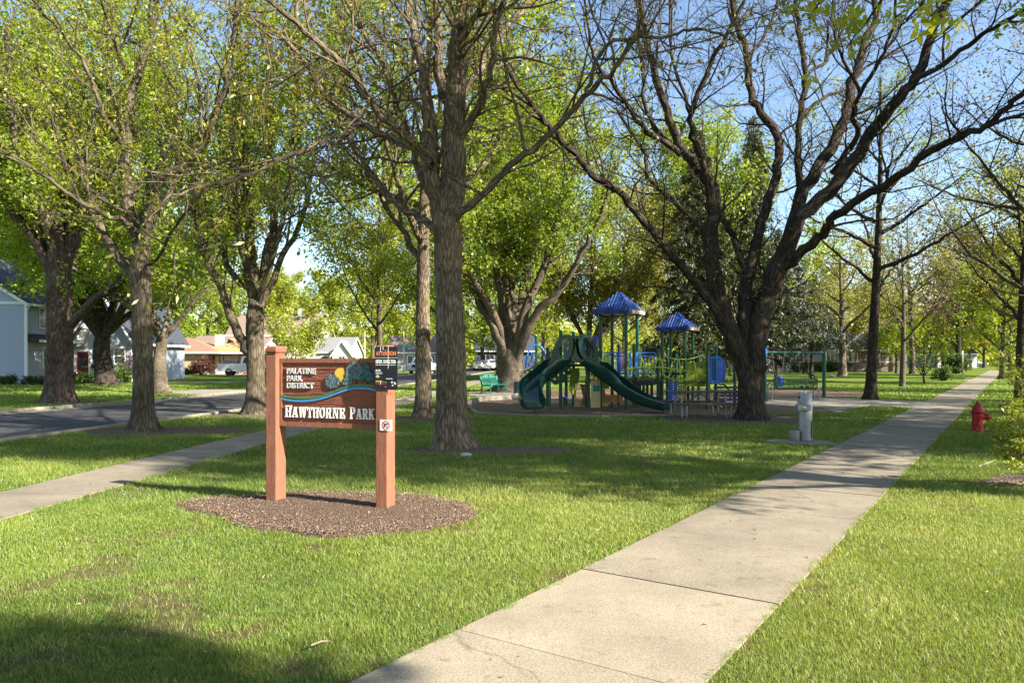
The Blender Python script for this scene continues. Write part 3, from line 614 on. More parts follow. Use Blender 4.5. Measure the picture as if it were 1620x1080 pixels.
# T9: the dark many-limbed tree beside the picnic table
T9L = [
 (0, 0, 40, 28, [(1187, 645), (1181, 590), (1160, 535), (1140, 490), (1130, 440), (1126, 400), (1126, 340), (1127, 293)]),
 (0, 1.0, 22, 10, [(1127, 300), (1106, 269), (1081, 240), (1065, 204), (1045, 143), (1028, 81), (1018, 30), (1008, -40)]),
 (.4, 2.5, 11, 5, [(1083, 243), (1041, 208), (1020, 163), (1016, 102), (1008, 41), (1012, -30)]),
 (.3, -2.5, 13, 4, [(1076, 245), (1024, 208), (992, 167), (963, 126), (939, 90), (931, 45), (925, -20)]),
 (0, -1.8, 16, 6, [(1129, 310), (1114, 265), (1098, 216), (1092, 179), (1122, 106), (1138, 73), (1171, 20), (1190, -40)]),
 (-.8, 1.5, 8, 4, [(1093, 182), (1073, 122), (1061, 73), (1061, 0), (1066, -50)]),
 (0, -4.5, 20, 8, [(1176, 592), (1162, 550), (1130, 490), (1094, 440), (1033, 367), (984, 310), (943, 281), (918, 253), (878, 212), (857, 183), (821, 138), (792, 90)]),
 (0, 2.5, 13, 5, [(1125, 385), (1114, 367), (1065, 318), (1024, 281), (1020, 244), (996, 208), (975, 170)]),
 (0, .3, 34, 22, [(1183, 600), (1180, 540), (1178, 490), (1182, 440), (1193, 400)]),
 (.3, 2.0, 21, 11, [(1190, 410), (1205, 350), (1221, 303), (1232, 250), (1228, 214), (1197, 167), (1186, 136), (1182, 86), (1162, 23), (1146, -40)]),
 (1.4, 3.0, 8, 4, [(1182, 90), (1209, 58), (1228, 8), (1240, -40)]),
 (.2, 1.5, 16, 9, [(1180, 430), (1160, 380), (1142, 345), (1128, 318)]),
 (0, 0, 44, 40, [(1189, 648), (1190, 610), (1196, 550), (1203, 505), (1218, 455), (1234, 415)]),
 (.4, 4.0, 17, 8, [(1228, 425), (1252, 350), (1265, 296), (1263, 233), (1267, 175), (1275, 117), (1265, 58), (1259, 10), (1262, -40)]),
 (2.5, 4.5, 8, 4, [(1275, 117), (1306, 97), (1333, 47), (1352, 0)]),
 (2.2, 4.8, 8, 4, [(1267, 183), (1302, 156), (1341, 138), (1368, 109), (1431, 78)]),
 (0, 1.6, 28, 10, [(1230, 420), (1267, 319), (1302, 253), (1337, 187), (1349, 128), (1368, 66), (1385, 23), (1378, -40)]),
 (.5, -2.6, 13, 5, [(1316, 275), (1357, 214), (1349, 187), (1361, 148), (1392, 97), (1415, 39), (1417, -30)]),
 (-1.6, -2.5, 8, 4, [(1361, 146), (1341, 109), (1322, 58), (1318, 0)]),
 (0, -2.2, 30, 13, [(1232, 425), (1267, 345), (1326, 288), (1372, 226), (1411, 167), (1450, 121), (1470, 58), (1501, 0), (1515, -50)]),
 (-1.6, -3.4, 12, 7, [(1448, 124), (1508, 89), (1551, 58), (1598, 29), (1640, 0)]),
 (-1.8, -2.4, 7, 4, [(1464, 70), (1512, 35), (1555, 0), (1580, -40)]),
 (0, -5.0, 21, 10, [(1236, 430), (1262, 405), (1302, 369), (1322, 342), (1380, 303), (1431, 272), (1470, 241), (1505, 222), (1559, 202), (1586, 175), (1620, 148), (1665, 115)]),
 (-4.2, -6.0, 8, 5, [(1562, 201), (1620, 179), (1670, 172)]),
]
P9 = dict(HERO, dens=[2.1, 3.0, 3.4, 2.6], wig=.2, ang=(30, 70), leaflvl=4, trop=[.35, .1, -.1, -.1], rad=[.03, .012, .006, .004])
hero('broad_tree', 'large dark barked tree with wide spreading nearly bare limbs beside the picnic table', 19.9,
     [(1190, 668, 54), (1190, 655, 46), (1189, 640, 42), (1188, 620, 40), (1188, 600, 40), (1188, 580, 41), (1187, 558, 30), (1186, 535, 10)], T9L, 'bark_dark', 'leaf_oak', 9, P9, 1, .075, (1190, 668), ws=.78, spread=.05, wl=.5, droop=.5)
# T7: the big central tree
T7L = [
 (0, 0, 34, 24, [(702, 355), (690, 310), (682, 270), (680, 230), (676, 170)]),
 (0, 1.2, 20, 10, [(676, 180), (668, 110), (655, 55), (645, 0), (636, -60)]),
 (0, 0, 48, 35, [(708, 365), (716, 310), (720, 260), (718, 200), (721, 130)]),
 (0, -.7, 36, 22, [(720, 150), (724, 80), (731, 30), (738, -20), (745, -70)]),
 (0, 1.5, 22, 11, [(714, 220), (702, 150), (694, 80), (690, 20), (690, -50)]),
 (0, -1.6, 16, 8, [(712, 110), (735, 55), (762, 10), (780, -40)]),
 (0, -2.4, 15, 7, [(716, 365), (738, 330), (780, 293), (820, 254), (866, 212), (923, 155), (963, 118), (1000, 73), (1020, 40)]),
 (-1.6, -2.6, 8, 4, [(928, 150), (939, 106), (959, 73), (992, 61), (1061, 57), (1100, 45), (1150, 60)]),
 (0, -1.2, 16, 8, [(718, 235), (747, 187), (770, 140), (783, 73), (797, 0), (803, -50)]),
 (0, -1.5, 16, 8, [(686, 255), (667, 233), (633, 207), (600, 177), (567, 137), (533, 97), (493, 60), (443, 17), (400, -20)]),
 (-.2, 1.8, 14, 6, [(684, 262), (663, 240), (620, 220), (573, 197), (533, 167), (510, 147), (483, 100), (433, 50), (390, 20)]),
 (.4, -3.6, 10, 3, [(574, 198), (540, 213), (500, 227), (447, 252), (400, 276), (330, 295), (272, 311), (235, 350)]),
 (0, 2.8, 15, 6, [(700, 372), (670, 347), (633, 327), (600, 293), (567, 243), (543, 200), (530, 167), (483, 103), (450, 60)]),
 (0, 2.2, 15, 6, [(690, 330), (672, 290), (655, 240), (628, 170), (606, 100), (560, 30), (540, -20)]),
 (0, 3.5, 14, 6, [(722, 180), (750, 120), (790, 60), (830, 10), (850, -30)]),
]
P7 = dict(HERO, dens=[2.2, 3.0, 3.2, 2.6], wig=.2, ang=(35, 75), trop=[.2, -.1, -.3, -.3], leaflvl=4, rad=[.028, .012, .006, .004])
hero('oak_tree', 'tall rough barked tree in the middle of the lawn right behind the park sign', 13.6,
     [(716, 711, 66), (715, 700, 60), (714, 680, 55), (714, 640, 52), (713, 600, 51), (712, 550, 50), (711, 500, 49), (709, 440, 47), (708, 395, 47), (706, 360, 50), (704, 330, 40), (704, 300, 14)], T7L, 'bark_oak', 'leaf_oak', 7, P7, 3, .12, (716, 711), ws=.9, spread=.05, wl=.28, droop=.6)
# T3: near left tree
T3L = [
 (0, .5, 22, 17, [(222, 420), (212, 365), (204, 300), (201, 240), (206, 180), (212, 140)]),
 (.5, 1.5, 15, 7, [(212, 145), (229, 89), (242, 40), (249, -10), (252, -60)]),
 (.3, 2.5, 9, 4, [(202, 212), (175, 155), (171, 78), (167, 0), (165, -40)]),
 (.5, -1, 9, 4, [(203, 120), (175, 50), (158, -10)]),
 (0, -1.5, 20, 8, [(226, 410), (236, 320), (249, 288), (292, 260), (330, 210), (354, 148), (361, 101), (373, 39), (375, -30)]),
 (-.7, 1, 8, 4, [(300, 252), (318, 200), (314, 140), (300, 80), (292, 10)]),
 (0, 1.5, 21, 6, [(214, 440), (186, 404), (150, 337), (132, 272), (117, 206), (78, 148), (40, 80)]),
 (0, -2.5, 10, 4, [(214, 360), (175, 342), (117, 311), (58, 272), (0, 237), (-50, 210)]),
 (0, -1, 8, 3, [(212, 345), (167, 319), (136, 292), (97, 253), (27, 194), (0, 136), (-20, 90)]),
 (.2, -1.5, 10, 4, [(203, 240), (190, 222), (167, 183), (136, 105), (97, 50), (50, 0), (20, -40)]),
 (.2, 1.8, 7, 3, [(180, 205), (155, 175), (97, 128), (39, 89), (0, 54)]),
 (0, -3, 7, 3, [(228, 420), (249, 410), (272, 369), (303, 323), (346, 295), (400, 280)]),
 (0, 2.5, 12, 5, [(226, 390), (255, 330), (280, 270), (278, 190), (262, 110), (270, 20)]),
]
P3 = dict(HERO, dens=[1.7, 2.8, 3.4, 3.2], wig=.17, trop=[.5, .2, 0, -.1], leaflvl=3)
hero('shade_tree', 'slim grey tree between the road and the sidewalk fanning into many limbs', 16.8,
     [(230, 685, 46), (229, 675, 38), (228, 650, 34), (227, 600, 33), (226, 540, 32), (225, 480, 32), (223, 430, 34), (222, 402, 24), (221, 380, 8)], T3L, 'bark_grey', 'leaf_spring', 3, P3, 6, .07, (230, 685), ws=.88, spread=.07, wl=.55, droop=.3)
# T5: tree left of the sign
T5L = [
 (0, -.5, 17, 6, [(397, 560), (382, 535), (365, 500), (345, 450), (322, 392), (308, 340), (300, 280)]),
 (0, .5, 20, 5, [(402, 500), (399, 430), (396, 370), (388, 280), (384, 190), (378, 90), (376, 0)]),
 (0, 2, 16, 5, [(406, 490), (424, 400), (434, 330), (428, 240), (424, 140), (430, 30)]),
 (0, -1.5, 13, 4, [(400, 470), (384, 400), (372, 330), (368, 230), (372, 120), (370, 10)]),
 (0, 1.8, 12, 4, [(410, 490), (440, 420), (470, 360), (492, 280), (505, 190)]),
 (0, -2, 11, 4, [(408, 480), (425, 430), (446, 350), (460, 260), (466, 160)]),
 (0, 2.5, 11, 4, [(398, 470), (362, 420), (334, 350), (322, 260), (318, 150)]),
]
P5 = dict(HERO, dens=[1.3, 2.4, 3.2, 3.0], trop=[.6, .3, .1, 0], leaflvl=3, rad=[.035, .014, .007, .004])
hero('shade_tree', 'grey tree just left of the park sign with one low bent limb', 22.0,
     [(405, 657, 44), (404, 645, 35), (404, 620, 31), (404, 590, 29), (404, 560, 30), (403, 530, 30), (403, 500, 29), (403, 478, 22), (402, 455, 8)], T5L, 'bark_grey', 'leaf_maple', 5, P5, 8, .10, (405, 657), spread=.10)
# T1: big maple across the road
T1L = [
 (0, 0, 28, 17, [(95, 440), (90, 390), (80, 340), (70, 290), (72, 230), (85, 150)]),
 (0, 2, 19, 7, [(102, 425), (122, 340), (150, 260), (165, 190), (170, 100), (180, 20)]),
 (0, -2, 15, 6, [(110, 515), (145, 478), (187, 445), (215, 390), (225, 330), (240, 270)]),
 (0, -1, 18, 7, [(84, 440), (60, 385), (39, 358), (0, 311), (-50, 250), (-80, 180)]),
 (0, 3, 18, 6, [(95, 420), (100, 340), (110, 260), (120, 170), (118, 60)]),
 (0, -4, 16, 6, [(88, 410), (60, 320), (30, 250), (15, 150), (10, 40)]),
 (0, 3, 15, 6, [(88, 400), (40, 330), (-10, 230), (-40, 120)]),
 (0, 4, 15, 6, [(105, 400), (150, 330), (200, 240), (240, 150), (250, 60)]),
]
P1 = dict(HERO, dens=[1.0, 1.8, 2.6], len=[3.8, 1.8, .85], leaflvl=3, rad=[.05, .02, .009], seg=[6, 5, 4], up=[.15, .1, .05], trop=[.4, .2, .1], start=[.15, .12, .1], zmin=3.0)
hero('maple_tree', 'big reddish barked maple across the road in front of the pale blue house', 28.0,
     [(95, 639, 54), (95, 628, 47), (95, 610, 43), (95, 580, 41), (95, 550, 40), (95, 510, 40), (95, 470, 40), (94, 430, 40), (93, 400, 30), (92, 375, 10)], T1L, 'bark_red', 'leaf_maple', 1, P1, 44, .15, (95, 639), spread=.2)
# T8: massive maple behind the playground
T8L = [
 (0, -1, 21, 6, [(804, 590), (799, 560), (782, 520), (760, 480), (744, 450), (732, 410), (728, 350)]),
 (0, 1, 21, 6, [(805, 585), (802, 550), (795, 480), (784, 410), (770, 330), (760, 240)]),
 (0, 1.5, 23, 7, [(808, 585), (808, 545), (812, 460), (822, 370), (846, 270), (862, 200)]),
 (0, -2, 20, 6, [(812, 590), (817, 550), (836, 480), (866, 410), (884, 340), (905, 260)]),
 (0, -3, 17, 5, [(814, 595), (822, 555), (846, 500), (885, 460), (920, 400), (950, 340), (975, 260)]),
 (0, 4, 18, 6, [(812, 540), (830, 450), (850, 350), (880, 240), (900, 150)]),
 (0, 3, 16, 6, [(806, 540), (800, 440), (800, 340), (806, 220), (815, 120)]),
 (0, -3, 15, 6, [(802, 550), (770, 480), (735, 420), (700, 350), (690, 270)]),
]
P8 = dict(P1, len=[4.4, 2.1, 1.0], dens=[.95, 1.9, 2.6], zmin=4.3)
hero('maple_tree', 'massive pale barked maple with many stems standing behind the curved slide', 37.0,
     [(808, 624, 66), (808, 614, 54), (808, 600, 48), (808, 580, 46), (808, 568, 44), (809, 552, 34), (809, 535, 16)], T8L, 'bark_smooth', 'leaf_maple', 8, P8, 30, .15, (808, 624), spread=.2)

def proc_tree(name, label, base, H, r0, fork, nl, splay, barkm, leafm, seed, P, per, size, group=None, lean=0, leader=True, limb_ratio=.62, extra=None, **lk):
    """a tree from parameters, built at its place: trunk to the fork, limbs that arc upward, recursive shoots"""
    rg = random.Random(seed); sk = []; tw = []; base = Vector(base)
    top = H * (.93 if leader else fork + .02); n = 9; pts = []; rad = []
    for i in range(n):
        k = i / (n - 1); z = -.06 + (top + .06) * k
        pts.append(base + Vector((lean * z + .012 * H * math.sin(3 * k + seed), .012 * H * math.sin(2.3 * k + seed * 1.7), z)))
        rad.append(r0 * (1.12 - k * (.95 if leader else .3)))
    tp, tr = dense_vec(pts, rad); add_branch(sk, tp, tr, 0)
    az = rg.uniform(0, 6.28); cum = [0.0]
    for i in range(len(tp) - 1): cum.append(cum[-1] + (tp[i + 1] - tp[i]).length)
    for i in range(nl):
        t_ = fork * H / top + (.96 - fork * H / top) * (i / nl if leader else 0) if leader else .97 - rg.uniform(0, .15)
        p, d, j, kk = polyline_sample(tp, cum, min(t_, .99)); rh = tr[j]
        az += 2.4 + rg.uniform(-.4, .4); rem = H - p.z
        L = max(1.2, rem * limb_ratio * rg.uniform(.8, 1.15) * (1 if leader else 1.4)) + splay * .25
        a = R(rg.uniform(35, 62)) if leader else R(rg.uniform(12, 48))
        dr = Vector((math.cos(az) * math.sin(a), math.sin(az) * math.sin(a), math.cos(a))); q = p.copy(); lp = [q.copy()]
        ns = 5
        for s_ in range(ns):
            dr = (dr + Vector((rg.gauss(0, .1), rg.gauss(0, .1), rg.gauss(0, .06))) + UP * .12 * (1 if s_ > 1 else -.3)).normalized(); q = q + dr * L / ns; lp.append(q.copy())
        r1 = min(rh * .7, r0 * rg.uniform(.35, .55)); c, rr = dense_vec(lp, [r1 * (1 - .85 * s_ / ns) for s_ in range(ns + 1)], rg)
        add_branch(sk, c, rr, 1); sprout(rg, sk, tw, c, rr, 0, P)
    for ex in (extra or []):
        c, rr = dense_vec(ex, [.035 * (1 - .9 * i / (len(ex) - 1)) + .003 for i in range(len(ex))], rg); add_branch(sk, c, rr, 1)
        for i in range(int(len(c) * .66), len(c) - 1):
            for _ in range(2):
                if rg.random() > .2: continue
                q = c[i].lerp(c[i + 1], rg.random()); d = Vector((rg.gauss(0, 1), rg.gauss(0, 1), rg.gauss(-.6, .6))).normalized() * rg.uniform(.08, .22); tw.append([q, q + d * .5, q + d]); add_branch(sk, tw[-1], [.004, .003, .002], 2)
    return finish_tree(name, label, 'tree', base, sk, tw, barkm, leafm, per, size, seed, group, **lk)
PM = dict(P1, len=[3.2, 1.6, .8], dens=[.8, 1.2, 1.8], zmin=2.5)
PT = dict(HERO, dens=[1.3, 2.2, 3.0], len=[2.2, 1.0, .5], leaflvl=3, rad=[.025, .01, .005], seg=[5, 4, 3], up=[.15, .1, .05], trop=[.3, .1, 0], start=[.15, .1, .1], zmin=1.6)
XY = lambda px, Y: ((px - 810) / F * Y, Y, 0)
# individual mid-distance trees

PD_ = dict(P1, len=[3.4, 1.7, .85], dens=[1.0, 1.8, 2.6], zmin=2.5)      # dense leafy crowns
proc_tree('maple_tree', 'dark many stemmed maple close in front of the red door house', XY(166, 47), 17, .54, .17, 9, 8, 'bark_dark', 'leaf_maple', 21, PD_, 38, .21, leader=False, spread=.26)
proc_tree('maple_tree', 'pale trunked maple forking into dark stems on the verge across the road', XY(256, 36.3), 15.5, .31, .17, 7, 6, 'bark_smooth', 'leaf_maple', 22, PD_, 38, .18, leader=False, spread=.24)
proc_tree('maple_tree', 'dark tree standing just behind the rough barked tree trunk', XY(678, 20.5), 14.5, .21, .3, 17, 4, 'bark_oak', 'leaf_maple', 23, dict(PD_, zmin=3.6), 26, .125, spread=.17)
proc_tree('honeylocust_tree', 'slender straight dark trunked tree beside the right hand path near the bench', XY(1384, 30), 14, .2, .3, 17, 3, 'bark_dark', 'leaf_maple', 24, PT, 5, .11, spread=.1, limb_ratio=.5)
proc_tree('young_tree', 'small pale barked tree with bare twigs between the bushy tree and the dark slender trunk', XY(1426, 44), 9.5, .16, .28, 13, 3, 'bark_smooth', 'leaf_bud', 25, PT, 5, .09, spread=.08)
proc_tree('spreading_tree', 'rounded tree with low twiggy olive crown on the lawn before the brick ranch house', XY(1331, 71), 13, .34, .2, 12, 5, 'bark_smooth', 'leaf_olive', 26, dict(PT, len=[3.6, 1.7, .8], dens=[1.1, 2, 2.6]), 8, .20, spread=.25)
proc_tree('bushy_tree', 'low bright green bushy tree on the lawn left of the right hand path', XY(1462, 50), 4.6, .07, .1, 9, 2, 'bark_dark', 'leaf_maple', 27, dict(PT, len=[1.3, .7, .4], zmin=.5), 14, .17, spread=.15, leader=False)
proc_tree('street_tree', 'yellow green street tree beyond the sign with open layered crown', XY(603, 50), 13.5, .2, .25, 14, 4, 'bark_smooth', 'leaf_spring', 28, PD_, 20, .19, spread=.24)
proc_tree('street_tree', 'light green street tree on the verge between the road and the far sidewalk', XY(700, 62), 15, .25, .25, 14, 5, 'bark_grey', 'leaf_maple', 29, PD_, 20, .2, spread=.26)
proc_tree('dark_tree', 'dark trunked tree at the right edge of the lawn past the red hydrant', XY(1622, 31), 11, .2, .25, 14, 4, 'bark_dark', 'leaf_olive', 30, dict(PT, len=[2.8, 1.3, .6]), 9, .11, spread=.13)
proc_tree('twiggy_tree', 'tall twiggy tree with pale buds leaning in from the right edge', XY(1700, 22), 13, .22, .22, 15, 5, 'bark_grey', 'leaf_bud', 31, dict(PT, len=[2.9, 1.4, .6], dens=[1.4, 2.4, 3]), 5, .08, spread=.08)
proc_tree('purple_tree', 'purple leaved tree far off on the left of the right hand path', XY(1512, 92), 17, .35, .2, 13, 6, 'bark_dark', 'leaf_red', 32, dict(PD_, dens=[.9, 1.5, 2.2]), 8, .34, spread=.5)
proc_tree('pale_tree', 'pale budding tree rising behind the low brick ranch house', XY(1440, 84), 19, .3, .25, 14, 6, 'bark_smooth', 'leaf_bud', 33, dict(PT, len=[4, 1.9, .9], dens=[.9, 1.6, 2.2]), 5, .24, spread=.3)
proc_tree('olive_tree', 'broad olive green tree behind the playground between the two roofs and the big maple', XY(935, 58), 15, .35, .15, 12, 7, 'bark_grey', 'leaf_olive', 34, dict(PD_, dens=[1, 1.6, 2.2]), 24, .21, leader=False, spread=.3)
proc_tree('maple_tree', 'bright green maple crown rising behind the spruce and the smaller blue roof', XY(1120, 62), 21, .4, .25, 15, 7, 'bark_grey', 'leaf_maple', 35, PD_, 22, .23, spread=.32)
proc_tree('maple_tree', 'tall bright green maple behind the massive maple with many stems', XY(800, 56), 22, .4, .2, 15, 7, 'bark_grey', 'leaf_maple', 36, PD_, 18, .2, spread=.3)
proc_tree('crabapple_tree', 'low round yellowish ornamental tree before the cream house', XY(460, 82), 7.2, .12, .15, 9, 3, 'bark_grey', 'leaf_spring', 37, dict(PT, len=[2, 1, .5], zmin=1), 14, .26, spread=.3, leader=False)
# the belt of trees beyond the houses and across the park: a few kinds, each copy a tree of its own
GB = 'trees beyond the houses and the far side of the park'
protoA = proc_tree('background_tree', 'tall bright green tree behind the tan brick bungalow, left of its chimney', XY(330, 112), 17, .35, .15, 13, 7, 'bark_grey', 'leaf_maple', 41, dict(P1, len=[3.4, 1.6, .8], dens=[.9, 1.5, 2]), 24, .32, GB, spread=.34)
protoB = proc_tree('background_tree', 'yellow green tree over the roof of the cream house', XY(520, 150), 19, .35, .15, 13, 7, 'bark_grey', 'leaf_spring', 42, dict(P1, len=[3.6, 1.7, .8], dens=[.9, 1.4, 1.9]), 24, .34, GB, spread=.36)
protoC = proc_tree('background_tree', 'hazy olive budding tree beyond the grey garage at the far right of the park', XY(1290, 118), 17, .3, .15, 13, 7, 'bark_smooth', 'leaf_olive', 43, dict(P1, len=[3.6, 1.7, .8], dens=[.9, 1.4, 1.9]), 18, .3, GB, spread=.34)
for pr, px, Y, sc, rz, lab in [
    (protoA, 250, 98, 1.05, 1.0, 'bright green tree peeping between the pale trunked maple and the blue house'),
    (protoA, 60, 90, 1.1, 2.2, 'tall green tree behind the dark roof of the blue house'),
    (protoA, -60, 70, 1.15, 3.9, 'green tree at the left edge behind the blue house'),
    (protoA, 150, 82, 1.2, 5.1, 'green tree towering over the red door end of the blue house'),
    (protoB, 420, 130, .95, .6, 'yellow green tree over the mauve roof'),
    (protoB, 590, 125, .95, 2.0, 'yellow green tree behind the grey roofed cottage'),
    (protoB, 452, 118, .8, 3.3, 'yellow green tree between the mauve roof and the bent limbed grey tree'),
    (protoA, 655, 135, 1.0, 4.0, 'green tree far up the street behind the silver pickup'),
    (protoB, 720, 140, 1.0, 3.1, 'yellow green tree far up the street past the rough barked trunk'),
    (protoA, 765, 105, .85, .3, 'green tree beside the navy house'),
    (protoB, 860, 100, .8, 5.2, 'yellow green tree behind the blue climbing arch'),
    (protoC, 985, 100, .9, 1.2, 'olive tree behind the taller blue playground roof'),
    (protoC, 1040, 115, .95, 2.6, 'olive tree between the two blue playground roofs'),
    (protoB, 1170, 110, 1.0, 4.4, 'yellow green tree behind the dark spruce'),
    (protoC, 1235, 125, .8, 3.7, 'olive tree behind the grey blue conifer'),
    (protoC, 1365, 130, .9, 5.5, 'budding tree over the roof of the brick ranch house'),
    (protoB, 1405, 140, .8, 1.9, 'yellow green tree behind the slender dark trunk'),
    (protoC, 1480, 135, .9, .9, 'hazy budding tree left of the purple leaved tree'),
    (protoB, 1555, 140, .8, 2.9, 'yellow green tree closing the far end of the right hand path'),
    (protoC, 1600, 110, .85, 4.9, 'olive tree right of the far end of the path'),
    (protoA, 1585, 62, .62, 2.4, 'dense green tree on the right of the path behind the dark trunked tree'),
    (protoC, 1650, 48, .75, 1.4, 'budding tree at the right edge of the picture behind the hydrant'),
    (protoA, 1690, 70, .85, .2, 'green tree at the far right edge'),
    (protoC, 1262, 93, .55, 2.2, 'small budding tree before the grey garage of the ranch house'),
    (protoC, 1388, 96, .6, 4.1, 'small budding tree before the brick end of the ranch house'),
    (protoB, 1420, 88, .5, 5.6, 'small yellow green tree left of the bushy green tree on the far lawn'),
    (protoC, 1462, 98, .62, .2, 'budding tree behind the low bushy green tree'),
    (protoA, 1490, 118, .5, 3.0, 'low green tree before the low house far off'),
    (protoB, 1535, 112, .55, 1.5, 'yellow green tree just left of the far end of the path'),
]:
    dup(pr, XY(px, Y), lab, rz, sc, GB)
# trees just outside the picture on the right: their shade falls over the park
PS = dict(P1, len=[2.8, 1.4, .7], dens=[1.0, 1.7, 2.4], zmin=3.5)
GP = 'park trees right of the path'
sh0 = proc_tree('park_tree', 'tall park tree at the right edge whose bright leafy shoots hang into the picture top', (12.5, 5.65, 0), 14, .25, .33, 19, 2.5, 'bark_dark', 'leaf_spring', 55, dict(PS, len=[2.3, 1.3, .7], dens=[1.2, 1.9, 2.6], zmin=4.6), 18, .13, GP, spread=.18, limb_ratio=.38, lobed=True, extra=[
    [Vector((12.4, 5.7, 6.2)), Vector((8.2, 6.5, 7.2)), A(1560, -120, 6.5), A(1500, -40, 6.6), A(1455, 10, 6.7), A(1425, 40, 6.7)], [Vector((12.4, 5.7, 6.2)), Vector((8.2, 6.5, 7.0)), A(1580, -110, 6.9), A(1530, -40, 6.9), A(1485, 8, 6.9), A(1468, 30, 6.9)],
    [Vector((12.4, 5.7, 5.8)), Vector((8.0, 7.4, 6.9)), A(1420, -120, 8), A(1340, -50, 8.4), A(1300, 0, 8.6), A(1278, 32, 8.7)], [Vector((12.4, 5.7, 5.4)), Vector((8.6, 7.2, 6.4)), A(1520, -100, 8), A(1420, -30, 8.6), A(1365, 40, 9), A(1338, 78, 9.1)], [Vector((12.4, 5.7, 5.2)), Vector((9, 8, 5.6)), A(1680, -20, 9.6), A(1650, 10, 9.8), A(1618, 22, 10)]])
sh1 = proc_tree('park_tree', 'leafy park tree just outside the picture on the right', (17.5, 10.5, 0), 13, .25, .36, 14, 4, 'bark_dark', 'leaf_spring', 51, PS, 23, .18, GP, spread=.24)
for x, y, sc, rz in [(21, 17.5, .95, 2.7), (27, 12.5, 1.1, 4.0), (30, 22, 1.1, 5.2), (36, 30, 1.05, .5), (24, 7.5, 1.0, 3.3), (16, 15.5, .9, 1.0), (14.3, 9.4, .92, 2.2)]:
    dup(sh1, (x, y, 0), None, rz, sc)
proc_tree('park_tree', 'park tree behind the viewer on the right', (10.45, -4.35, 0), 10.3, .2, .74, 11, .6, 'bark_dark', 'leaf_maple', 53, dict(PS, len=[1.2, .7, .4], dens=[2.2, 3, 4], zmin=7.0), 34, .17, limb_ratio=.4, spread=.16)
proc_tree('park_tree', 'very tall park tree outside the picture on the right', (20.6, 1.1, 0), 21, .25, .6, 16, 3, 'bark_dark', 'leaf_maple', 54, dict(PS, len=[2.8, 1.5, .8], dens=[1.2, 2, 2.6], zmin=11), 26, .22, limb_ratio=.5, spread=.28)
for x, y, sc, rz, lab in [(-9, -8, 1.1, .4, 'leafy tree added unseen behind the viewer on the left'), (-17, -1, 1.0, 2.0, 'leafy tree added unseen left of the viewer across the sidewalk'), (-3, -17, 1.2, 3.0, 'leafy tree added unseen straight behind the viewer'), (-20, -16, 1.2, 4.2, 'leafy tree added unseen far behind the viewer on the left'), (8, -24, 1.2, 5.0, 'leafy tree added unseen far behind the viewer'), (18, -17, 1.0, 1.7, 'leafy tree added unseen behind the viewer beyond the path')]:
    dup(sh1, (x, y, 0), lab, rz, sc, 'unseen trees added behind the viewer to dim the sky light')  # unseen trees added behind the camera to cut the ambient sky light

def conifer(name, label, base, H, Rb, r0, z0, matn, seed, nwh, droop, size, per=5, group=None):
    rg = random.Random(seed); base = Vector(base); sk = []; tw = []
    tp = [base + Vector((.02 * math.sin(i), .02 * math.cos(i), -.05 + H * i / 8)) for i in range(9)]
    c, rr = dense_vec(tp, [r0 * (1 - .97 * i / 8) for i in range(9)]); add_branch(sk, c, rr, 0)
    for k in range(nwh):
        t_ = (k + rg.random()) / nwh; z = z0 + (H - z0) * t_ ** .9; az = k * 2.4 + rg.uniform(-.4, .4)
        L = Rb * (1 - ((z - z0) / (H - z0)) ** 1.1) * rg.uniform(.65, 1.1) + .15
        h = Vector((math.cos(az), math.sin(az), 0)); pts = []
        for s_ in range(6):
            u = s_ / 5; pts.append(base + Vector((0, 0, z)) + h * L * u + UP * L * (.1 * u - droop * u * u + .22 * max(0, u - .6)) + Vector((rg.gauss(0, .05), rg.gauss(0, .05), 0)) * L * u)
        rad = [max(.008, r0 * .22 * (1 - .85 * u / 5)) * (L / Rb * .7 + .3) for u in range(6)]; add_branch(sk, pts, rad, 1)
        nb = int(L * 4.5) + 2
        for b_ in range(nb):
            u = .12 + .88 * (b_ + rg.random()) / nb; i = min(4, int(u * 5)); p = pts[i].lerp(pts[i + 1], u * 5 - i)
            sd_ = Vector((-h.y, h.x, 0)) * rg.choice((-1, 1)); ln = (.35 + .4 * L * (1 - u) * .5) * rg.uniform(.6, 1.2)
            e = p + (h * .55 + sd_ * .8 + UP * (-droop * 1.3 - .15)).normalized() * ln
            m_ = p.lerp(e, .5) + UP * .05; tw.append([p, m_, e])
    return finish_tree(name, label, 'tree', base, sk, tw, 'bark_dark', matn, per, size, seed, group, spread=.07, wl=.3, droop=.7, flat=.3)
conifer('spruce_tree', 'tall dark drooping spruce behind the smaller blue playground roof', XY(1105, 51), 17.5, 4.6, .3, 1.4, 'needle', 61, 210, .55, .26, 22)
conifer('spruce_tree', 'dark spruce behind the dark limbed tree, right of the taller spruce', XY(1192, 57), 20.5, 4.2, .3, 1.6, 'needle', 62, 170, .5, .28, 18)
conifer('pine_tree', 'grey blue conifer with bare lower trunk behind the swings', XY(1229, 62), 12.5, 5.2, .22, 3.6, 'needle_blue', 63, 130, .28, .26, 16)
conifer('pine_tree', 'shorter grey blue conifer right of the swings', XY(1284, 86), 11.5, 5.0, .22, 2.8, 'needle_blue', 64, 120, .25, .30, 16)

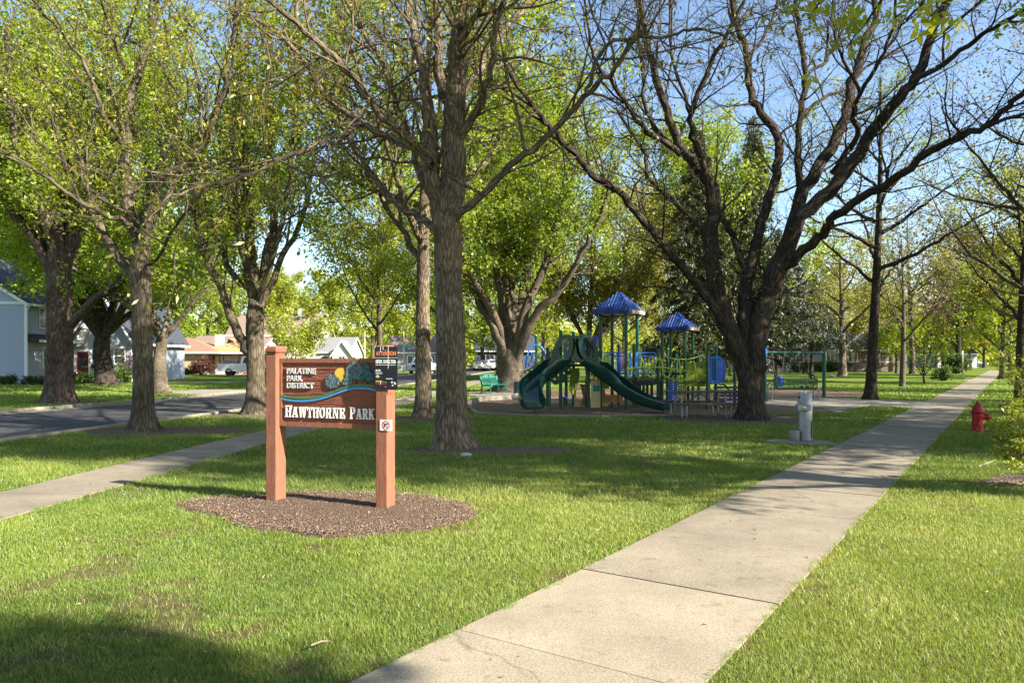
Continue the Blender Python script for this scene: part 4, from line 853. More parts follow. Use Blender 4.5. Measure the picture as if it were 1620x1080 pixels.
# shrubs
def shrub(name, label, base, rx, ry, h, leafm, seed, n=60, per=14, size=.1, barkm='bark_dark', spread=.07, round_=True, group=None, cat='shrub'):
    rg = random.Random(seed); base = Vector(base); sk = []; tw = []
    for k in range(n):
        az = rg.uniform(0, 6.28); u = math.sqrt(rg.random()); e = Vector((math.cos(az) * u * rx, math.sin(az) * u * ry, h * (rg.uniform(.25, 1) * math.sqrt(max(.05, 1 - u * u * .8)) if round_ else rg.uniform(.5, 1))))
        a = base + Vector((e.x * .25, e.y * .25, 0)); m_ = a.lerp(base + e, .55) + Vector((rg.gauss(0, .05), rg.gauss(0, .05), .1 * h)); q = base + e
        add_branch(sk, [a, m_, q], [.012, .008, .003], 1); tw.append([a.lerp(m_, .6), m_, q])
        for j in range(3):
            d = Vector((rg.gauss(0, 1), rg.gauss(0, 1), rg.gauss(.3, .7))).normalized() * .22 * (rx + h) * .6; s0 = m_.lerp(q, rg.random()); tw.append([s0, s0 + d * .5, s0 + d]); add_branch(sk, tw[-1], [.006, .004, .002], 2)
    root = thing(name, label, cat, base, group); B = np.array(tuple(base))
    v, f, bc = tubes(sk, seed); link('branches', mesh_np('branches', v - B, f, True, {'bark_co': ('FLOAT_VECTOR', bc)}), M[barkm], root)
    v, f, tn = leaves(tw, per, size, np.random.RandomState(seed), spread=spread, wl=.65); link('foliage', mesh_np('foliage', v - B, f, False, {'tone': ('FLOAT', tn)}), M[leafm], root)
    return root
shrub('round_shrub', 'round brownish leafless looking shrub before the tan brick bungalow', XY(321, 77), 1.5, 1.2, 2.2, 'leaf_red', 71, 110, 12, .13)
shrub('foundation_shrub', 'low green shrubs hugging the wall under the red door house gable', XY(178, 50.5), 1.6, .7, 1.3, 'leaf_shrub', 72, 80, 14, .14)
shrub('foundation_shrub', 'wide low green shrub left of the red door', XY(132, 51), 1.7, .6, .75, 'leaf_shrub', 73, 80, 14, .12)
shrub('foundation_shrub', 'low dark shrub at the corner of the pale blue wing', XY(14, 47.6), .7, .5, .7, 'leaf_shrub', 74, 40, 12, .12)
shrub('foundation_shrub', 'dark low shrub in the bed by the two storey wing window', XY(62, 47.8), 1.1, .4, .55, 'leaf_shrub', 75, 50, 12, .12)
shrub('foundation_shrub', 'long low green shrub under the bungalow window', XY(288, 78), 1.9, .5, .8, 'leaf_shrub', 76, 80, 12, .14)
shrub('bare_shrub', 'dark red twiggy shrub at the brick corner beside the blue house', XY(204, 53.5), .6, .6, 3.0, 'leaf_red', 77, 40, 8, .1)
shrub('clipped_hedge', 'dark clipped hedge under the picture window of the brick ranch house', XY(1308, 97), 3.4, .8, 1.2, 'leaf_shrub', 78, 200, 14, .2, round_=False, cat='hedge')
shrub('dark_shrub', 'dark rounded shrub beside the far end of the path on its left', XY(1512, 84), 1.6, 1.2, 2.6, 'leaf_shrub', 79, 80, 12, .2)
shrub('small_shrub', 'small dark green shrub right of the bushy green tree', XY(1492, 57), .8, .8, 1.2, 'leaf_shrub', 80, 50, 12, .13)

# flowering-leaf shrub at the right edge: long whippy shoots with tufts of yellow green leaves
def whip(name, label, base, shoots, seed):
    rg = random.Random(seed); base = Vector(base); sk = []; tw = []
    for e in shoots:
        e = Vector(e); m_ = base.lerp(e, .5) + Vector((rg.gauss(0, .04), rg.gauss(0, .04), .14)); pts = catmull([base, m_, e], 7); L = (e - base).length
        add_branch(sk, pts, [.011 * (1 - .8 * i / (len(pts) - 1)) for i in range(len(pts))], 1)
        for i in range(4, len(pts) - 1):
            for j in range(4):
                p = pts[i].lerp(pts[i + 1], rg.random()); d = Vector((rg.gauss(0, 1), rg.gauss(0, 1), rg.gauss(.2, .8))).normalized() * rg.uniform(.04, .2)
                tw.append([p, p + d * .5, p + d]); add_branch(sk, tw[-1], [.003, .0025, .0015], 2)
    root = thing(name, label, 'shrub', base); B = np.array(tuple(base))
    v, f, bc = tubes(sk, seed); link('branches', mesh_np('branches', v - B, f, True, {'bark_co': ('FLOAT_VECTOR', bc)}), M['bark_smooth'], root)
    v, f, tn = leaves(tw, 6, .05, np.random.RandomState(seed), spread=.02, wl=.55, droop=0); link('foliage', mesh_np('foliage', v - B, f, False, {'tone': ('FLOAT', tn)}), M['leaf_spring'], root)
rgx = random.Random(5)
bs = Vector((7.05, 9.35, .02)); sh = []
for px, py in [(1558, 672), (1568, 690), (1580, 664), (1590, 650), (1596, 680), (1575, 712), (1606, 700), (1612, 665), (1588, 722), (1625, 640), (1640, 650), (1600, 735), (1630, 690), (1650, 620), (1618, 720)]:
    sh.append(A(px, py, 9.0 + rgx.uniform(-.6, .7)))
whip('whippy_shrub', 'low yellow green leafing shrub reaching in from the right edge', bs, sh, 81)
bs = Vector((9.2, 12.4, .02)); sh = []
for px, py in [(1572, 575), (1580, 560), (1590, 590), (1596, 570), (1606, 600), (1580, 640), (1600, 635), (1612, 580), (1618, 560), (1640, 590), (1590, 645)]:
    sh.append(A(px, py, 12.2 + rgx.uniform(-.7, .7)))
whip('whippy_shrub', 'taller yellow green shoots behind the low shrub at the right edge', bs, sh, 82)

# ------------------------------------------------------------------ grass blades
def grass():
    rs = np.random.RandomState(11); Vs = []; Fs = []; Ts = []; off = 0
    for y0, y1, dn, h, wd, segs in [(2.4, 4.2, 17000, .032, .0023, 2), (4.2, 6, 14000, .033, .0027, 2), (6, 8.5, 8600, .036, .0037, 2), (8.5, 12, 3000, .048, .0068, 1), (12, 18, 1300, .052, .0105, 1), (18, 28, 420, .058, .018, 1), (28, 48, 95, .07, .04, 1)]:
        xa = -(.72 * y1 + .8); xb = .74 * y1 + .8; n = int((xb - xa) * (y1 - y0) * dn)
        x = rs.uniform(xa, xb, n); y = rs.uniform(y0, y1, n); k = np.abs(x) < .72 * y + .8; x = x[k]; y = y[k]
        e = vnoise(x, y, .09, 5) * .10 - .05 + (vnoise(x, y, .45, 15) - .5) * .10
        k = np.abs(dist_path(x, y)) > HW - .012 + e * .8
        for p in (swpoly, roadpoly, PADF): k &= ~inside(p, x + e, y)
        for p in (BED, PG, PGS, SPUR, PADB): k &= ~inside(p, x + e * 1.6, y + e)
        for p in SOILS: k &= ~(inside(p, x + e * 3, y) & (rs.rand(len(x)) < .93))
        k &= ~((x < -13) & (y > 32) & inside([(-13.75, 34.2), (-13.2, 39.3), (-16.8, 40.6), (-17.8, 36.2)], x, y))
        bare = vnoise(x, y, .55, 2) * .6 + vnoise(x, y, .17, 3) * .4; near_l = np.clip((-x + 1.5) / 5, 0, 1) * np.clip((7.5 - y) / 3, 0, 1)
        k &= rs.rand(len(x)) < np.clip((.74 + .14 * (1 - near_l) - bare) * 5, .18, 1)
        x = x[k]; y = y[k]; n = len(x)
        big = vnoise(x, y, 2.3, 7); mid = vnoise(x, y, .5, 8); tuft = vnoise(x, y, .11, 9)
        hh = h * rs.uniform(.4, 1.3, n) * (.65 + .4 * mid + .3 * tuft); az = rs.uniform(0, 6.283, n) ; ln = rs.uniform(.25, 1.0, n) * hh
        flow = vnoise(x, y, .8, 10) * 6.28; az = np.where(rs.rand(n) < .25, flow + rs.randn(n) * .9, az)
        dx, dy = np.cos(az), np.sin(az); fa = rs.uniform(0, 6.283, n); wx, wy = np.cos(fa) * wd * .5, np.sin(fa) * wd * .5
        wscale = rs.uniform(.6, 1.4, n); wx *= wscale; wy *= wscale; z0 = np.zeros(n)
        tone = np.clip(.20 + .34 * big + .22 * mid + rs.randn(n) * .15 + .08 * (y < 9) , 0, .92); dry = rs.rand(n) < .035 + .06 * (bare[k] > .62); tone[dry] = rs.uniform(.93, 1, dry.sum())
        P = lambda a, b, c: np.stack([a, b, c], 1)
        b0 = P(x - wx, y - wy, z0); b1 = P(x + wx, y + wy, z0); tip = P(x + dx * ln, y + dy * ln, hh)
        if segs == 2:
            mx, my = x + dx * ln * .3, y + dy * ln * .3; m0 = P(mx - wx * .8, my - wy * .8, hh * .62); m1 = P(mx + wx * .8, my + wy * .8, hh * .62)
            v = np.stack([b0, b1, m0, m1, tip], 1).reshape(-1, 3); i = off + np.arange(n)[:, None] * 5
            f = np.concatenate([i + np.array([[0, 1, 3]]), i + np.array([[0, 3, 2]]), i + np.array([[2, 3, 4]])]); kk = 5
        else:
            v = np.stack([b0, b1, tip], 1).reshape(-1, 3); f = off + np.arange(n * 3).reshape(n, 3); kk = 3
        Vs.append(v); Fs.append(f); Ts.append(np.repeat(tone, kk)); off += len(v)
    me = mesh_np('grass', np.concatenate(Vs), np.concatenate(Fs), False, {'tone': ('FLOAT', np.concatenate(Ts))})
    o = link('grass', me, M['grass'], None); tag(o, 'short mown sunlit grass of the park lawn', 'grass', kind='stuff')
grass()

# loose wood chips lying on the sign's mulch bed and dry litter on the lawn
def scatter(name, pts, size, m, seed, label=None, cat=None, kind='stuff', zs=.02):
    rs = np.random.RandomState(seed); n = len(pts); a = rs.uniform(0, 6.283, n); t_ = rs.randn(n) * .35; L = size * rs.uniform(.4, 1.5, n); W = L * rs.uniform(.2, .5, n)
    d = np.stack([np.cos(a) * np.cos(t_), np.sin(a) * np.cos(t_), np.sin(t_)], 1); s_ = np.stack([-np.sin(a), np.cos(a), rs.randn(n) * .3], 1)
    c = np.column_stack([pts, rs.uniform(.3, 1, n) * zs + np.abs(np.sin(t_)) * L * .5]); d *= L[:, None] / 2; s_ *= W[:, None] / 2; up = np.array([0, 0, 1]) * (L * .12)[:, None]
    q = [c - d - s_, c + d - s_ * .7, c + d * .9 + s_, c - d * .9 + s_ * .8]; v = np.stack(q + [k_ + up for k_ in q], 1).reshape(-1, 3)
    f = (np.arange(n)[:, None, None] * 8 + np.array([[4, 5, 6, 7], [0, 1, 5, 4], [1, 2, 6, 5], [2, 3, 7, 6], [3, 0, 4, 7]])).reshape(-1, 4)
    me = mesh_np(name, v, f, False, {'tone': ('FLOAT', np.repeat(rs.rand(n), 8))}); o = link(name, me, m, None); tag(o, label, cat, kind=kind); return o
def chipmat(name, stops):
    m, t, b = newmat(name); at = N(t, 'Attribute', attribute_name='tone'); rp = ramp(t, stops); t.links.new(at.outputs['Fac'], rp.inputs[0]); t.links.new(rp.outputs[0], b.inputs['Base Color']); b.inputs['Roughness'].default_value = .95; b.inputs['Specular IOR Level'].default_value = .1; return m
M['wood_chip'] = chipmat('wood_chip', [(0, (.10, .07, .048)), (.5, (.21, .15, .105)), (.88, (.29, .21, .15)), (1, (.48, .39, .3))])
M['litter'] = chipmat('litter', [(0, (.10, .065, .035)), (.6, (.24, .17, .09)), (1, (.42, .33, .2))])
rs_ = np.random.RandomState(77); xs = rs_.uniform(-4, 0, 42000); ys = rs_.uniform(6.5, 9.4, 42000); kk = inside(BED, xs + rs_.randn(42000) * .03, ys + rs_.randn(42000) * .03)
scatter('mulch_chips', np.column_stack([xs[kk], ys[kk]]), .016, M['wood_chip'], 78, 'small brown wood chips covering the bed under the park sign', 'mulch', zs=.06)
xs = rs_.uniform(-9, 9, 2600); ys = rs_.uniform(2.5, 17, 2600); kk = (np.abs(dist_path(xs, ys)) > HW) | (rs_.rand(2600) < .22); xs = xs[kk]; ys = ys[kk]
scatter('dry_litter', np.column_stack([xs, ys]), .022, M['litter'], 79, 'dry leaf scraps and seed husks scattered over lawn and path', 'leaf litter', zs=.022)

# ------------------------------------------------------------------ writing helpers
def text_geo(body, bold=0.0):
    cu = bpy.data.curves.new('t', 'FONT'); cu.body = body; cu.size = 1; cu.offset = bold; cu.fill_mode = 'FRONT'; cu.resolution_u = 3
    ob = bpy.data.objects.new('t', cu); COL.objects.link(ob); dg = C.evaluated_depsgraph_get()
    me = bpy.data.meshes.new_from_object(ob.evaluated_get(dg)); v = [tuple(p.co) for p in me.vertices]; f = [tuple(p.vertices) for p in me.polygons]
    bpy.data.objects.remove(ob); bpy.data.curves.remove(cu); bpy.data.meshes.remove(me); return v, f
def text_on(mb, body, o, u, v, n, x0, x1, z0, z1, thick=.002, bold=0.0):
    """fit a line of text into a box on a face; the letters are solid with the given thickness"""
    vs, fs = text_geo(body, bold); xs = [p[0] for p in vs]; ys = [p[1] for p in vs]
    sx = (x1 - x0) / (max(xs) - min(xs)); sy = (z1 - z0) / (max(ys) - min(ys)); o = Vector(o)
    P = [o + u * (x0 + (p[0] - min(xs)) * sx) + v * (z0 + (p[1] - min(ys)) * sy) for p in vs]; k = len(P)
    ed = {}
    for f in fs:
        for i in range(len(f)): e = (f[i], f[(i + 1) % len(f)]); ed[e] = ed.get(e, 0) + 1
    side = [(a, b_, b_ + k, a + k) for (a, b_) in ed if (b_, a) not in ed]
    mb.add(P + [p + n * thick for p in P], [tuple(i + k for i in f) for f in fs] + side)
def flat_panel(name, outer, holes, o, u, v, depth, m, parent, smooth=False):
    """a board cut from a 2-D outline with real holes"""
    cu = bpy.data.curves.new('t', 'CURVE'); cu.dimensions = '2D'; cu.fill_mode = 'BOTH'; cu.extrude = depth / 2
    for pl in [outer] + holes:
        sp = cu.splines.new('POLY'); sp.points.add(len(pl) - 1); sp.use_cyclic_u = True
        for i, p in enumerate(pl): sp.points[i].co = (p[0], p[1], 0, 1)
    ob = bpy.data.objects.new('t', cu); COL.objects.link(ob); dg = C.evaluated_depsgraph_get()
    me = bpy.data.meshes.new_from_object(ob.evaluated_get(dg)); vs = [p.co.copy() for p in me.vertices]; fs = [tuple(p.vertices) for p in me.polygons]
    bpy.data.objects.remove(ob); bpy.data.curves.remove(cu); bpy.data.meshes.remove(me)
    n = u.cross(v).normalized(); b = MB(); b.add([Vector(o) + u * p.x + v * p.y + n * p.z for p in vs], fs); return b.build(name, m, parent)
def circ(cx, cy, r, n=16, ry=None, ph=0): return [(cx + r * math.cos(ph + 2 * math.pi * i / n), cy + (ry or r) * math.sin(ph + 2 * math.pi * i / n)) for i in range(n)]

# slab-serif capitals, unit height, as simple strokes
def glyph(c):
    t, s, h = .17, .085, .10      # stem, serif thickness, hairline
    rect = lambda x0, y0, x1, y1: [(x0, y0), (x1, y0), (x1, y1), (x0, y1)]
    st = lambda x, w=t: [rect(x, 0, x + w, 1)]
    ser = lambda x0, x1, y=0: [rect(x0, 0, x1, s)] if y == 0 else [rect(x0, 1 - s, x1, 1)]
    dg = lambda x0, y0, x1, y1, w: [[(x0, y0), (x0 + w, y0), (x1 + w, y1), (x1, y1)]]
    def bowl(x, y0, y1, wd):
        cy = (y0 + y1) / 2; ry = (y1 - y0) / 2; out = []
        k = 8; A1 = [(x + wd * math.sin(math.pi * i / k), cy + ry * math.cos(math.pi * i / k)) for i in range(k + 1)]
        B1 = [(x + (wd - t) * math.sin(math.pi * i / k), cy + (ry - h) * math.cos(math.pi * i / k)) for i in range(k + 1)]
        return [[A1[i], A1[i + 1], B1[i + 1], B1[i]] for i in range(k)]
    if c == 'H': return .74, st(.07) + st(.50) + [rect(.2, .45, .54, .55)] + ser(0, .32) + ser(.42, .74) + ser(0, .32, 1) + ser(.42, .74, 1)
    if c == 'A': return .78, dg(.05, 0, .30, 1, .10) + dg(.52, 0, .29, 1, .19) + [rect(.2, .27, .56, .36)] + ser(0, .27) + ser(.45, .78)
    if c == 'W': return 1.0, dg(.19, 0, .06, 1, .16) + dg(.22, 0, .42, 1, .09) + dg(.60, 0, .44, 1, .16) + dg(.66, 0, .84, 1, .09) + ser(0, .30, 1) + ser(.36, .64, 1) + ser(.76, 1.0, 1)
    if c == 'T': return .66, st(.245) + [rect(0, .9, .66, 1), rect(0, .7, .07, .9), rect(.59, .7, .66, .9)] + ser(.15, .51)
    if c == 'O':
        k = 18; o = []
        for i in range(k):
            a, b_ = 2 * math.pi * i / k, 2 * math.pi * (i + 1) / k
            o.append([(.36 + .36 * math.cos(a), .5 + .51 * math.sin(a)), (.36 + .36 * math.cos(b_), .5 + .51 * math.sin(b_)), (.36 + .18 * math.cos(b_), .5 + .41 * math.sin(b_)), (.36 + .18 * math.cos(a), .5 + .41 * math.sin(a))])
        return .72, o
    if c == 'R': return .76, st(.07) + [rect(.2, .9, .40, 1), rect(.2, .44, .40, .54)] + bowl(.36, .44, 1, .31) + dg(.50, 0, .36, .46, .17) + ser(0, .32) + ser(.48, .76) + ser(0, .2, 1)
    if c == 'P': return .68, st(.07) + [rect(.2, .9, .36, 1), rect(.2, .40, .36, .50)] + bowl(.34, .40, 1, .33) + ser(0, .34) + ser(0, .2, 1)
    if c == 'N': return .80, [rect(.09, 0, .17, 1), rect(.60, 0, .68, 1)] + dg(.54, 0, .08, 1, .17) + ser(0, .27) + ser(.48, .80, 1) + ser(0, .2, 1)
    if c == 'E': return .64, st(.07) + [rect(.2, .9, .6, 1), rect(.2, 0, .62, .1), rect(.2, .46, .44, .55), rect(.53, .72, .6, .9), rect(.55, .1, .62, .3), rect(.40, .36, .46, .65)] + ser(0, .25) + ser(0, .2, 1)
    if c == 'K': return .78, st(.07) + dg(.2, .36, .50, 1, .10) + dg(.52, 0, .28, .55, .18) + ser(0, .32) + ser(.48, .78) + ser(0, .32, 1) + ser(.44, .74, 1)
def slab_text(mb, word, o, u, v, n, x0, x1, z0, hcap, hsmall, thick):
    gl = [(c, glyph(c)) for c in word]; hs = [hcap] + [hsmall] * (len(word) - 1)
    W = sum(g[1][0] * h_ / hcap for g, h_ in zip(gl, hs)) + .10 * (len(word) - 1); kx = (x1 - x0) / W; x = 0; i = 0
    for (c, (wd, polys)), h_ in zip(gl, hs):
        sc = h_ / hcap
        for p in polys:
            i += 1; mb.prism([((x + q[0] * sc) * kx, q[1] * h_) for q in p], Vector(o) + u * x0 + v * z0, u, v, thick + (i % 9) * .0004)
        x += wd * sc + .10
# ------------------------------------------------------------------ the park sign
SL = Vector((-2.70, 8.46, 0)); SE = Vector((1.33, -.45, 0)).normalized(); SN = Vector((SE.y, -SE.x, 0)); SPAN = 1.404
def SP(px, py, off=0.03):
    d = Vector(((px - 810) / F, 1, (HZ - py) / F)); q = SL + SN * off; o0 = Vector((0, 0, EYE))
    t = (q - o0).dot(SN) / d.dot(SN); p = o0 + d * t; return (p - SL).dot(SE), p.z
sign = thing('park_sign', 'carved wooden park name sign on two reddish brown posts in a mulch bed', 'sign', tuple(SL + SE * SPAN / 2))
PWl, PDp = .135, .19
srot = Matrix((SE, -SN, UP)).transposed()
for k in (0, 1):
    c = SL + SE * (SPAN * k); b = MB()
    b.box(c + UP * .84, (PWl, PDp, 1.70), rot=srot)
    post = b.build('post', M['wood_red'], sign, bevel=.008)
    b = MB(); hw, hd = PWl / 2, PDp / 2
    for z0, z1, s0, s1 in [(1.69, 1.715, .84, .84), (1.715, 1.735, .86, 1.06), (1.735, 1.775, 1.06, 1.06), (1.775, 1.80, 1.06, .84)]:
        vs = [c + SE * (a * hw * s_) - SN * (d * hd * s_) + UP * z for z, s_ in ((z0, s0), (z1, s1)) for a, d in ((-1, -1), (1, -1), (1, 1), (-1, 1))]
        b.add(vs, [(3, 2, 1, 0), (4, 5, 6, 7), (0, 1, 5, 4), (1, 2, 6, 5), (2, 3, 7, 6), (3, 0, 4, 7)])
    b.build('post_cap', M['wood_red'], post, bevel=.004)
    if k == 1:
        b = MB()
        for z, dy in ((1.28, .01), (.94, .0), (.06, -.01)):
            b = MB(); b.lathe(c + SE * (PWl / 2 - .002) - SN * (-.02 + dy) + UP * z, [(.009, 0), (.009, .004)], 10, Matrix((SN, UP, SE)).transposed()); b.build('bolt_hole', M['black'], post)
u0, u1 = PWl / 2 - .004, SPAN - PWl / 2 + .004; zb, zt = .892, 1.658
b = MB(); b.box(SL + SE * ((u0 + u1) / 2) + UP * ((zb + zt) / 2) - SN * .012, (u1 - u0, .05, zt - zb), rot=srot)
panel = b.build('panel', M['wood_panel'], sign)
# sand-blasted face: ridged height field
nx, nz = 90, 190; fx0, fx1, fz0, fz1 = u0 + .035, u1 - .002, zb + .05, zt - .048
gx, gz = np.meshgrid(np.linspace(fx0, fx1, nx), np.linspace(fz0, fz1, nz)); rsn = np.random.RandomState(4)
wz = gz + .018 * vnoise(gx * 10 + 50, gz * 10 + 50, 4.0, 21) + .004 * vnoise(gx * 40 + 90, gz * 40 + 30, 2.0, 22)
hgt = .5 * vnoise(gx * .8 + 7, wz * 60 + 11, 1.0, 23) + .35 * vnoise(gx * 1.6 + 3, wz * 130 + 5, 1.0, 24) + .15 * vnoise(gx * 30, wz * 160, 1.0, 25)
hgt = (hgt - .5) * .013
V3 = [SL + SE * float(a) + UP * float(z) + SN * float(.017 + h_) for a, z, h_ in zip(gx.ravel(), gz.ravel(), hgt.ravel())]
idx = np.arange(nx * nz).reshape(nz, nx); ff = np.stack([idx[:-1, :-1], idx[:-1, 1:], idx[1:, 1:], idx[1:, :-1]], -1).reshape(-1, 4)
b = MB(); b.add(V3, [tuple(int(q) for q in f) for f in ff]); b.build('carved_face', M['wood_panel'], panel, smooth=True, angle=60)
b = MB()   # raised rounded border
def rrect(x0, x1, z0, z1, r, n=5): return [(cx + r * math.cos(a0 + math.pi / 2 * i / n), cz + r * math.sin(a0 + math.pi / 2 * i / n)) for cx, cz, a0 in ((x1 - r, z1 - r, 0), (x0 + r, z1 - r, math.pi / 2), (x0 + r, z0 + r, math.pi), (x1 - r, z0 + r, 3 * math.pi / 2)) for i in range(n + 1)]
inner = rrect(fx0, fx1 + .03, fz0, fz1, .04); outer = rrect(u0, u1 + .0, zb, zt, .003)
outer = []
for (x, z) in inner: # project the inner outline outwards to the rectangle
    cx, cz = (u0 + u1) / 2, (zb + zt) / 2; outer.append((u0 if x < fx0 + .045 and abs(z - cz) / (zt - zb) <= .5 * abs(x - cx) / ((u1 - u0) / 2) * 1 else min(max(u0 + (x - fx0) * (u1 - u0) / (fx1 + .03 - fx0), u0), u1), zt if z > fz1 - .041 and abs(x - cx) / ((u1 - u0) / 2) < 1 and z - cz > .3 * 0 + (zt - zb) * .42 else (zb if z < fz0 + .041 and cz - z > (zt - zb) * .42 else z)))
b.box(SL + SE * ((u0 + u1) / 2) + UP * (zt - .024) + SN * .022, (u1 - u0, .018, .048), rot=srot)
b.box(SL + SE * ((u0 + u1) / 2) + UP * (zb + .025) + SN * .022, (u1 - u0, .018, .050), rot=srot)
b.box(SL + SE * (u0 + .018) + UP * ((zb + zt) / 2) + SN * .0225, (.036, .019, zt - zb - .1), rot=srot)
for z, sg in ((fz1, -1), (fz0, 1)):
    b.prism([(0, 0)] + [(.035 * (1 - math.sin(a)), sg * .035 * (1 - math.cos(a))) for a in [i * math.pi / 12 for i in range(7)]], SL + SE * fx0 + UP * z + SN * .014, SE, UP, .0165)
b.build('border', M['wood_red'], panel, bevel=.003)
def sgn_box(px0, px1, pyb, pyt):
    a, z0 = SP(px0, pyb); c, z1 = SP(px0, pyt); e, _ = SP(px1, pyb); return a, e, z0, z1
for wd, x0, x1, yb, yt in (('PALATINE', 453.8, 499, 591, 582.3), ('PARK', 453.8, 478, 602.3, 593.5), ('DISTRICT', 453.8, 495.6, 613.8, 605)):
    b = MB(); x0, x1, z0, z1 = sgn_box(x0, x1, yb, yt); text_on(b, wd, SL + SN * .019, SE, UP, SN, x0, x1, z0, z1, .014, .022); b.build('lettering', M['letter_grey'], panel)
b = MB(); x0, x1, z0, z1 = sgn_box(451.2, 545.2, 659.2, 641); slab_text(b, 'HAWTHORNE', SL + SN * .019, SE, UP, SN, x0, x1, z0, (z1 - z0), (z1 - z0) * .88, .016); b.build('lettering', M['letter'], panel); b = MB()
x0, x1, _, _ = sgn_box(553.6, 592.6, 664, 645); slab_text(b, 'PARK', SL + SN * .019, SE, UP, SN, x0, x1, z0, (z1 - z0), (z1 - z0) * .88, .016)
b.build('lettering', M['letter'], panel)
cs = lambda x, y: SP(440 + x * .12346, 560 + y * .12346)
def band(pts, th, m, off):
    c = [cs(*p) for p in pts]; c = [(p.x, p.z) for p in catmull([Vector((p[0], 0, p[1])) for p in c], 5)]; b = MB()
    b.strip([(p[0], p[1] + th / 2) for p in c], [(p[0], p[1] - th / 2) for p in c], SL + SN * .018, SE, UP, off); b.build('painted_wave', m, panel)
band([(8, 505), (60, 535), (150, 552), (300, 562), (450, 556), (600, 525), (750, 465), (900, 415), (1050, 400), (1200, 408), (1330, 430)], .021, M['wave_green'], .015)
band([(8, 540), (60, 572), (150, 590), (300, 600), (450, 588), (600, 555), (750, 500), (900, 450), (1000, 437), (1150, 440), (1250, 465), (1335, 503)], .023, M['wave_blue'], .013)
def emblem(name, pts, m, off):
    b = MB(); b.prism([cs(*p) for p in pts], SL + SN * .016, SE, UP, off); return b.build(name, m, panel)
def lump(cx, cy, rx, ry, n, amp, seed):
    r_ = random.Random(seed); return [(cx + rx * (1 + amp * (-1) ** i * r_.uniform(.3, 1)) * math.cos(-2 * math.pi * i / n), cy + ry * (1 + amp * (-1) ** i * r_.uniform(.3, 1)) * math.sin(-2 * math.pi * i / n)) for i in range(n)]
emblem('sun_disc', [(735, 280), (720, 240), (735, 205), (765, 183), (800, 180), (835, 195), (850, 225), (848, 262), (830, 290), (848, 300), (820, 320), (828, 345), (800, 360), (785, 330), (770, 300)][::-1], M['sun_yellow'], .010)
emblem('emblem_trunk', [(985, 300), (1010, 300), (1012, 385), (985, 385)][::-1], M['emblem_trunk'], .008)
emblem('emblem_trunk', [(1128, 330), (1146, 330), (1146, 388), (1128, 388)][::-1], M['emblem_trunk'], .008)
emblem('emblem_trunk', [(725, 400), (745, 390), (742, 460), (728, 462)][::-1], M['emblem_trunk'], .008)
emblem('emblem_tree', lump(1000, 215, 85, 115, 30, .07, 1), M['emblem_tree'], .014)
emblem('emblem_tree', lump(690, 350, 88, 88, 28, .09, 2), M['emblem_tree'], .0150)
emblem('emblem_tree', [(960, 85), (985, 130), (975, 170), (955, 200), (945, 260), (950, 320), (940, 385), (880, 400), (815, 385), (850, 340), (835, 315), (868, 290), (858, 250), (880, 215), (870, 180), (905, 140), (935, 85)][::-1], M['emblem_tree'], .0165)
emblem('emblem_tree', [(1135, 88), (1165, 140), (1155, 150), (1190, 190), (1175, 200), (1225, 260), (1205, 275), (1240, 330), (1180, 352), (1090, 350), (1030, 335), (1065, 280), (1050, 265), (1085, 210), (1075, 195), (1110, 140), (1105, 130)][::-1], M['emblem_dark'], .0185)
emblem('emblem_tree', [(1215, 180), (1250, 200), (1260, 360), (1200, 372), (1165, 375), (1200, 330), (1190, 290)][::-1], M['emblem_dark'], .0120)
# the black warning plate and the small no-guns plate on the right post
po = PDp / 2 + .004
pc = lambda x, y: SP(580 + x * .13889, 540 + y * .13889, po)
xA, zA = pc(92, 545); xB, _ = pc(352, 545); zB = pc(222, 58)[1]; zA = pc(222, 550)[1]
b = MB(); b.prism(rrect(xA, xB, zA, zB, .03), SL + SN * (po - .003), SE, UP, .006)
wp = b.build('warning_plate', M['plate_black'], sign)
pb = lambda x0, x1, y0, y1: (xA + (x0 - 92) / 260 * (xB - xA), xA + (x1 - 92) / 260 * (xB - xA), zB - (y1 - 58) / 492 * (zB - zA), zB - (y0 - 58) / 492 * (zB - zA))
fo = SL + SN * (po + .003)
b = MB(); text_on(b, 'ATTENTION', fo, SE, UP, SN, *pb(108, 336, 112, 160), .0015, .03); b.build('lettering', M['sign_orange'], wp)
b = MB(); text_on(b, 'SEEK SHELTER', fo, SE, UP, SN, *pb(105, 336, 208, 250), .0015, .03); b.build('lettering', M['letter'], wp); b = MB(); text_on(b, 'SCAN', fo, SE, UP, SN, *pb(105, 160, 320, 342), .0015, .02)
def bar(b, x0, x1, y0, y1, th=.0015):
    q = pb(x0, x1, y0, y1); b.prism([(q[0], q[2]), (q[1], q[2]), (q[1], q[3]), (q[0], q[3])], fo, SE, UP, th)
bar(b, 92, 352, 183, 187)
for i in range(7): bar(b, 105 + i * 33, 105 + i * 33 + 27, 264, 270)
for y in (352, 364): bar(b, 105, 180, y, y + 5)
bar(b, 224, 296, 420, 427); bar(b, 282, 300, 452, 456); bar(b, 282, 286, 452, 475); bar(b, 296, 300, 452, 475); bar(b, 282, 300, 472, 476)
for (xx, yy) in ((312, 460), (318, 475), (290, 492)): bar(b, xx, xx + 16, yy, yy + 13, .0017)
q = pb(108, 145, 380, 415); b.strip([(q[0], (q[2] + q[3]) / 2), ((q[0] + q[1]) / 2, q[3]), (q[1], (q[2] + q[3]) / 2)], [(q[0], (q[2] + q[3]) / 2 - .008), ((q[0] + q[1]) / 2, q[3] - .010), (q[1], (q[2] + q[3]) / 2 - .008)], fo, SE, UP, .0016)
b.build('lettering', M['letter'], wp)
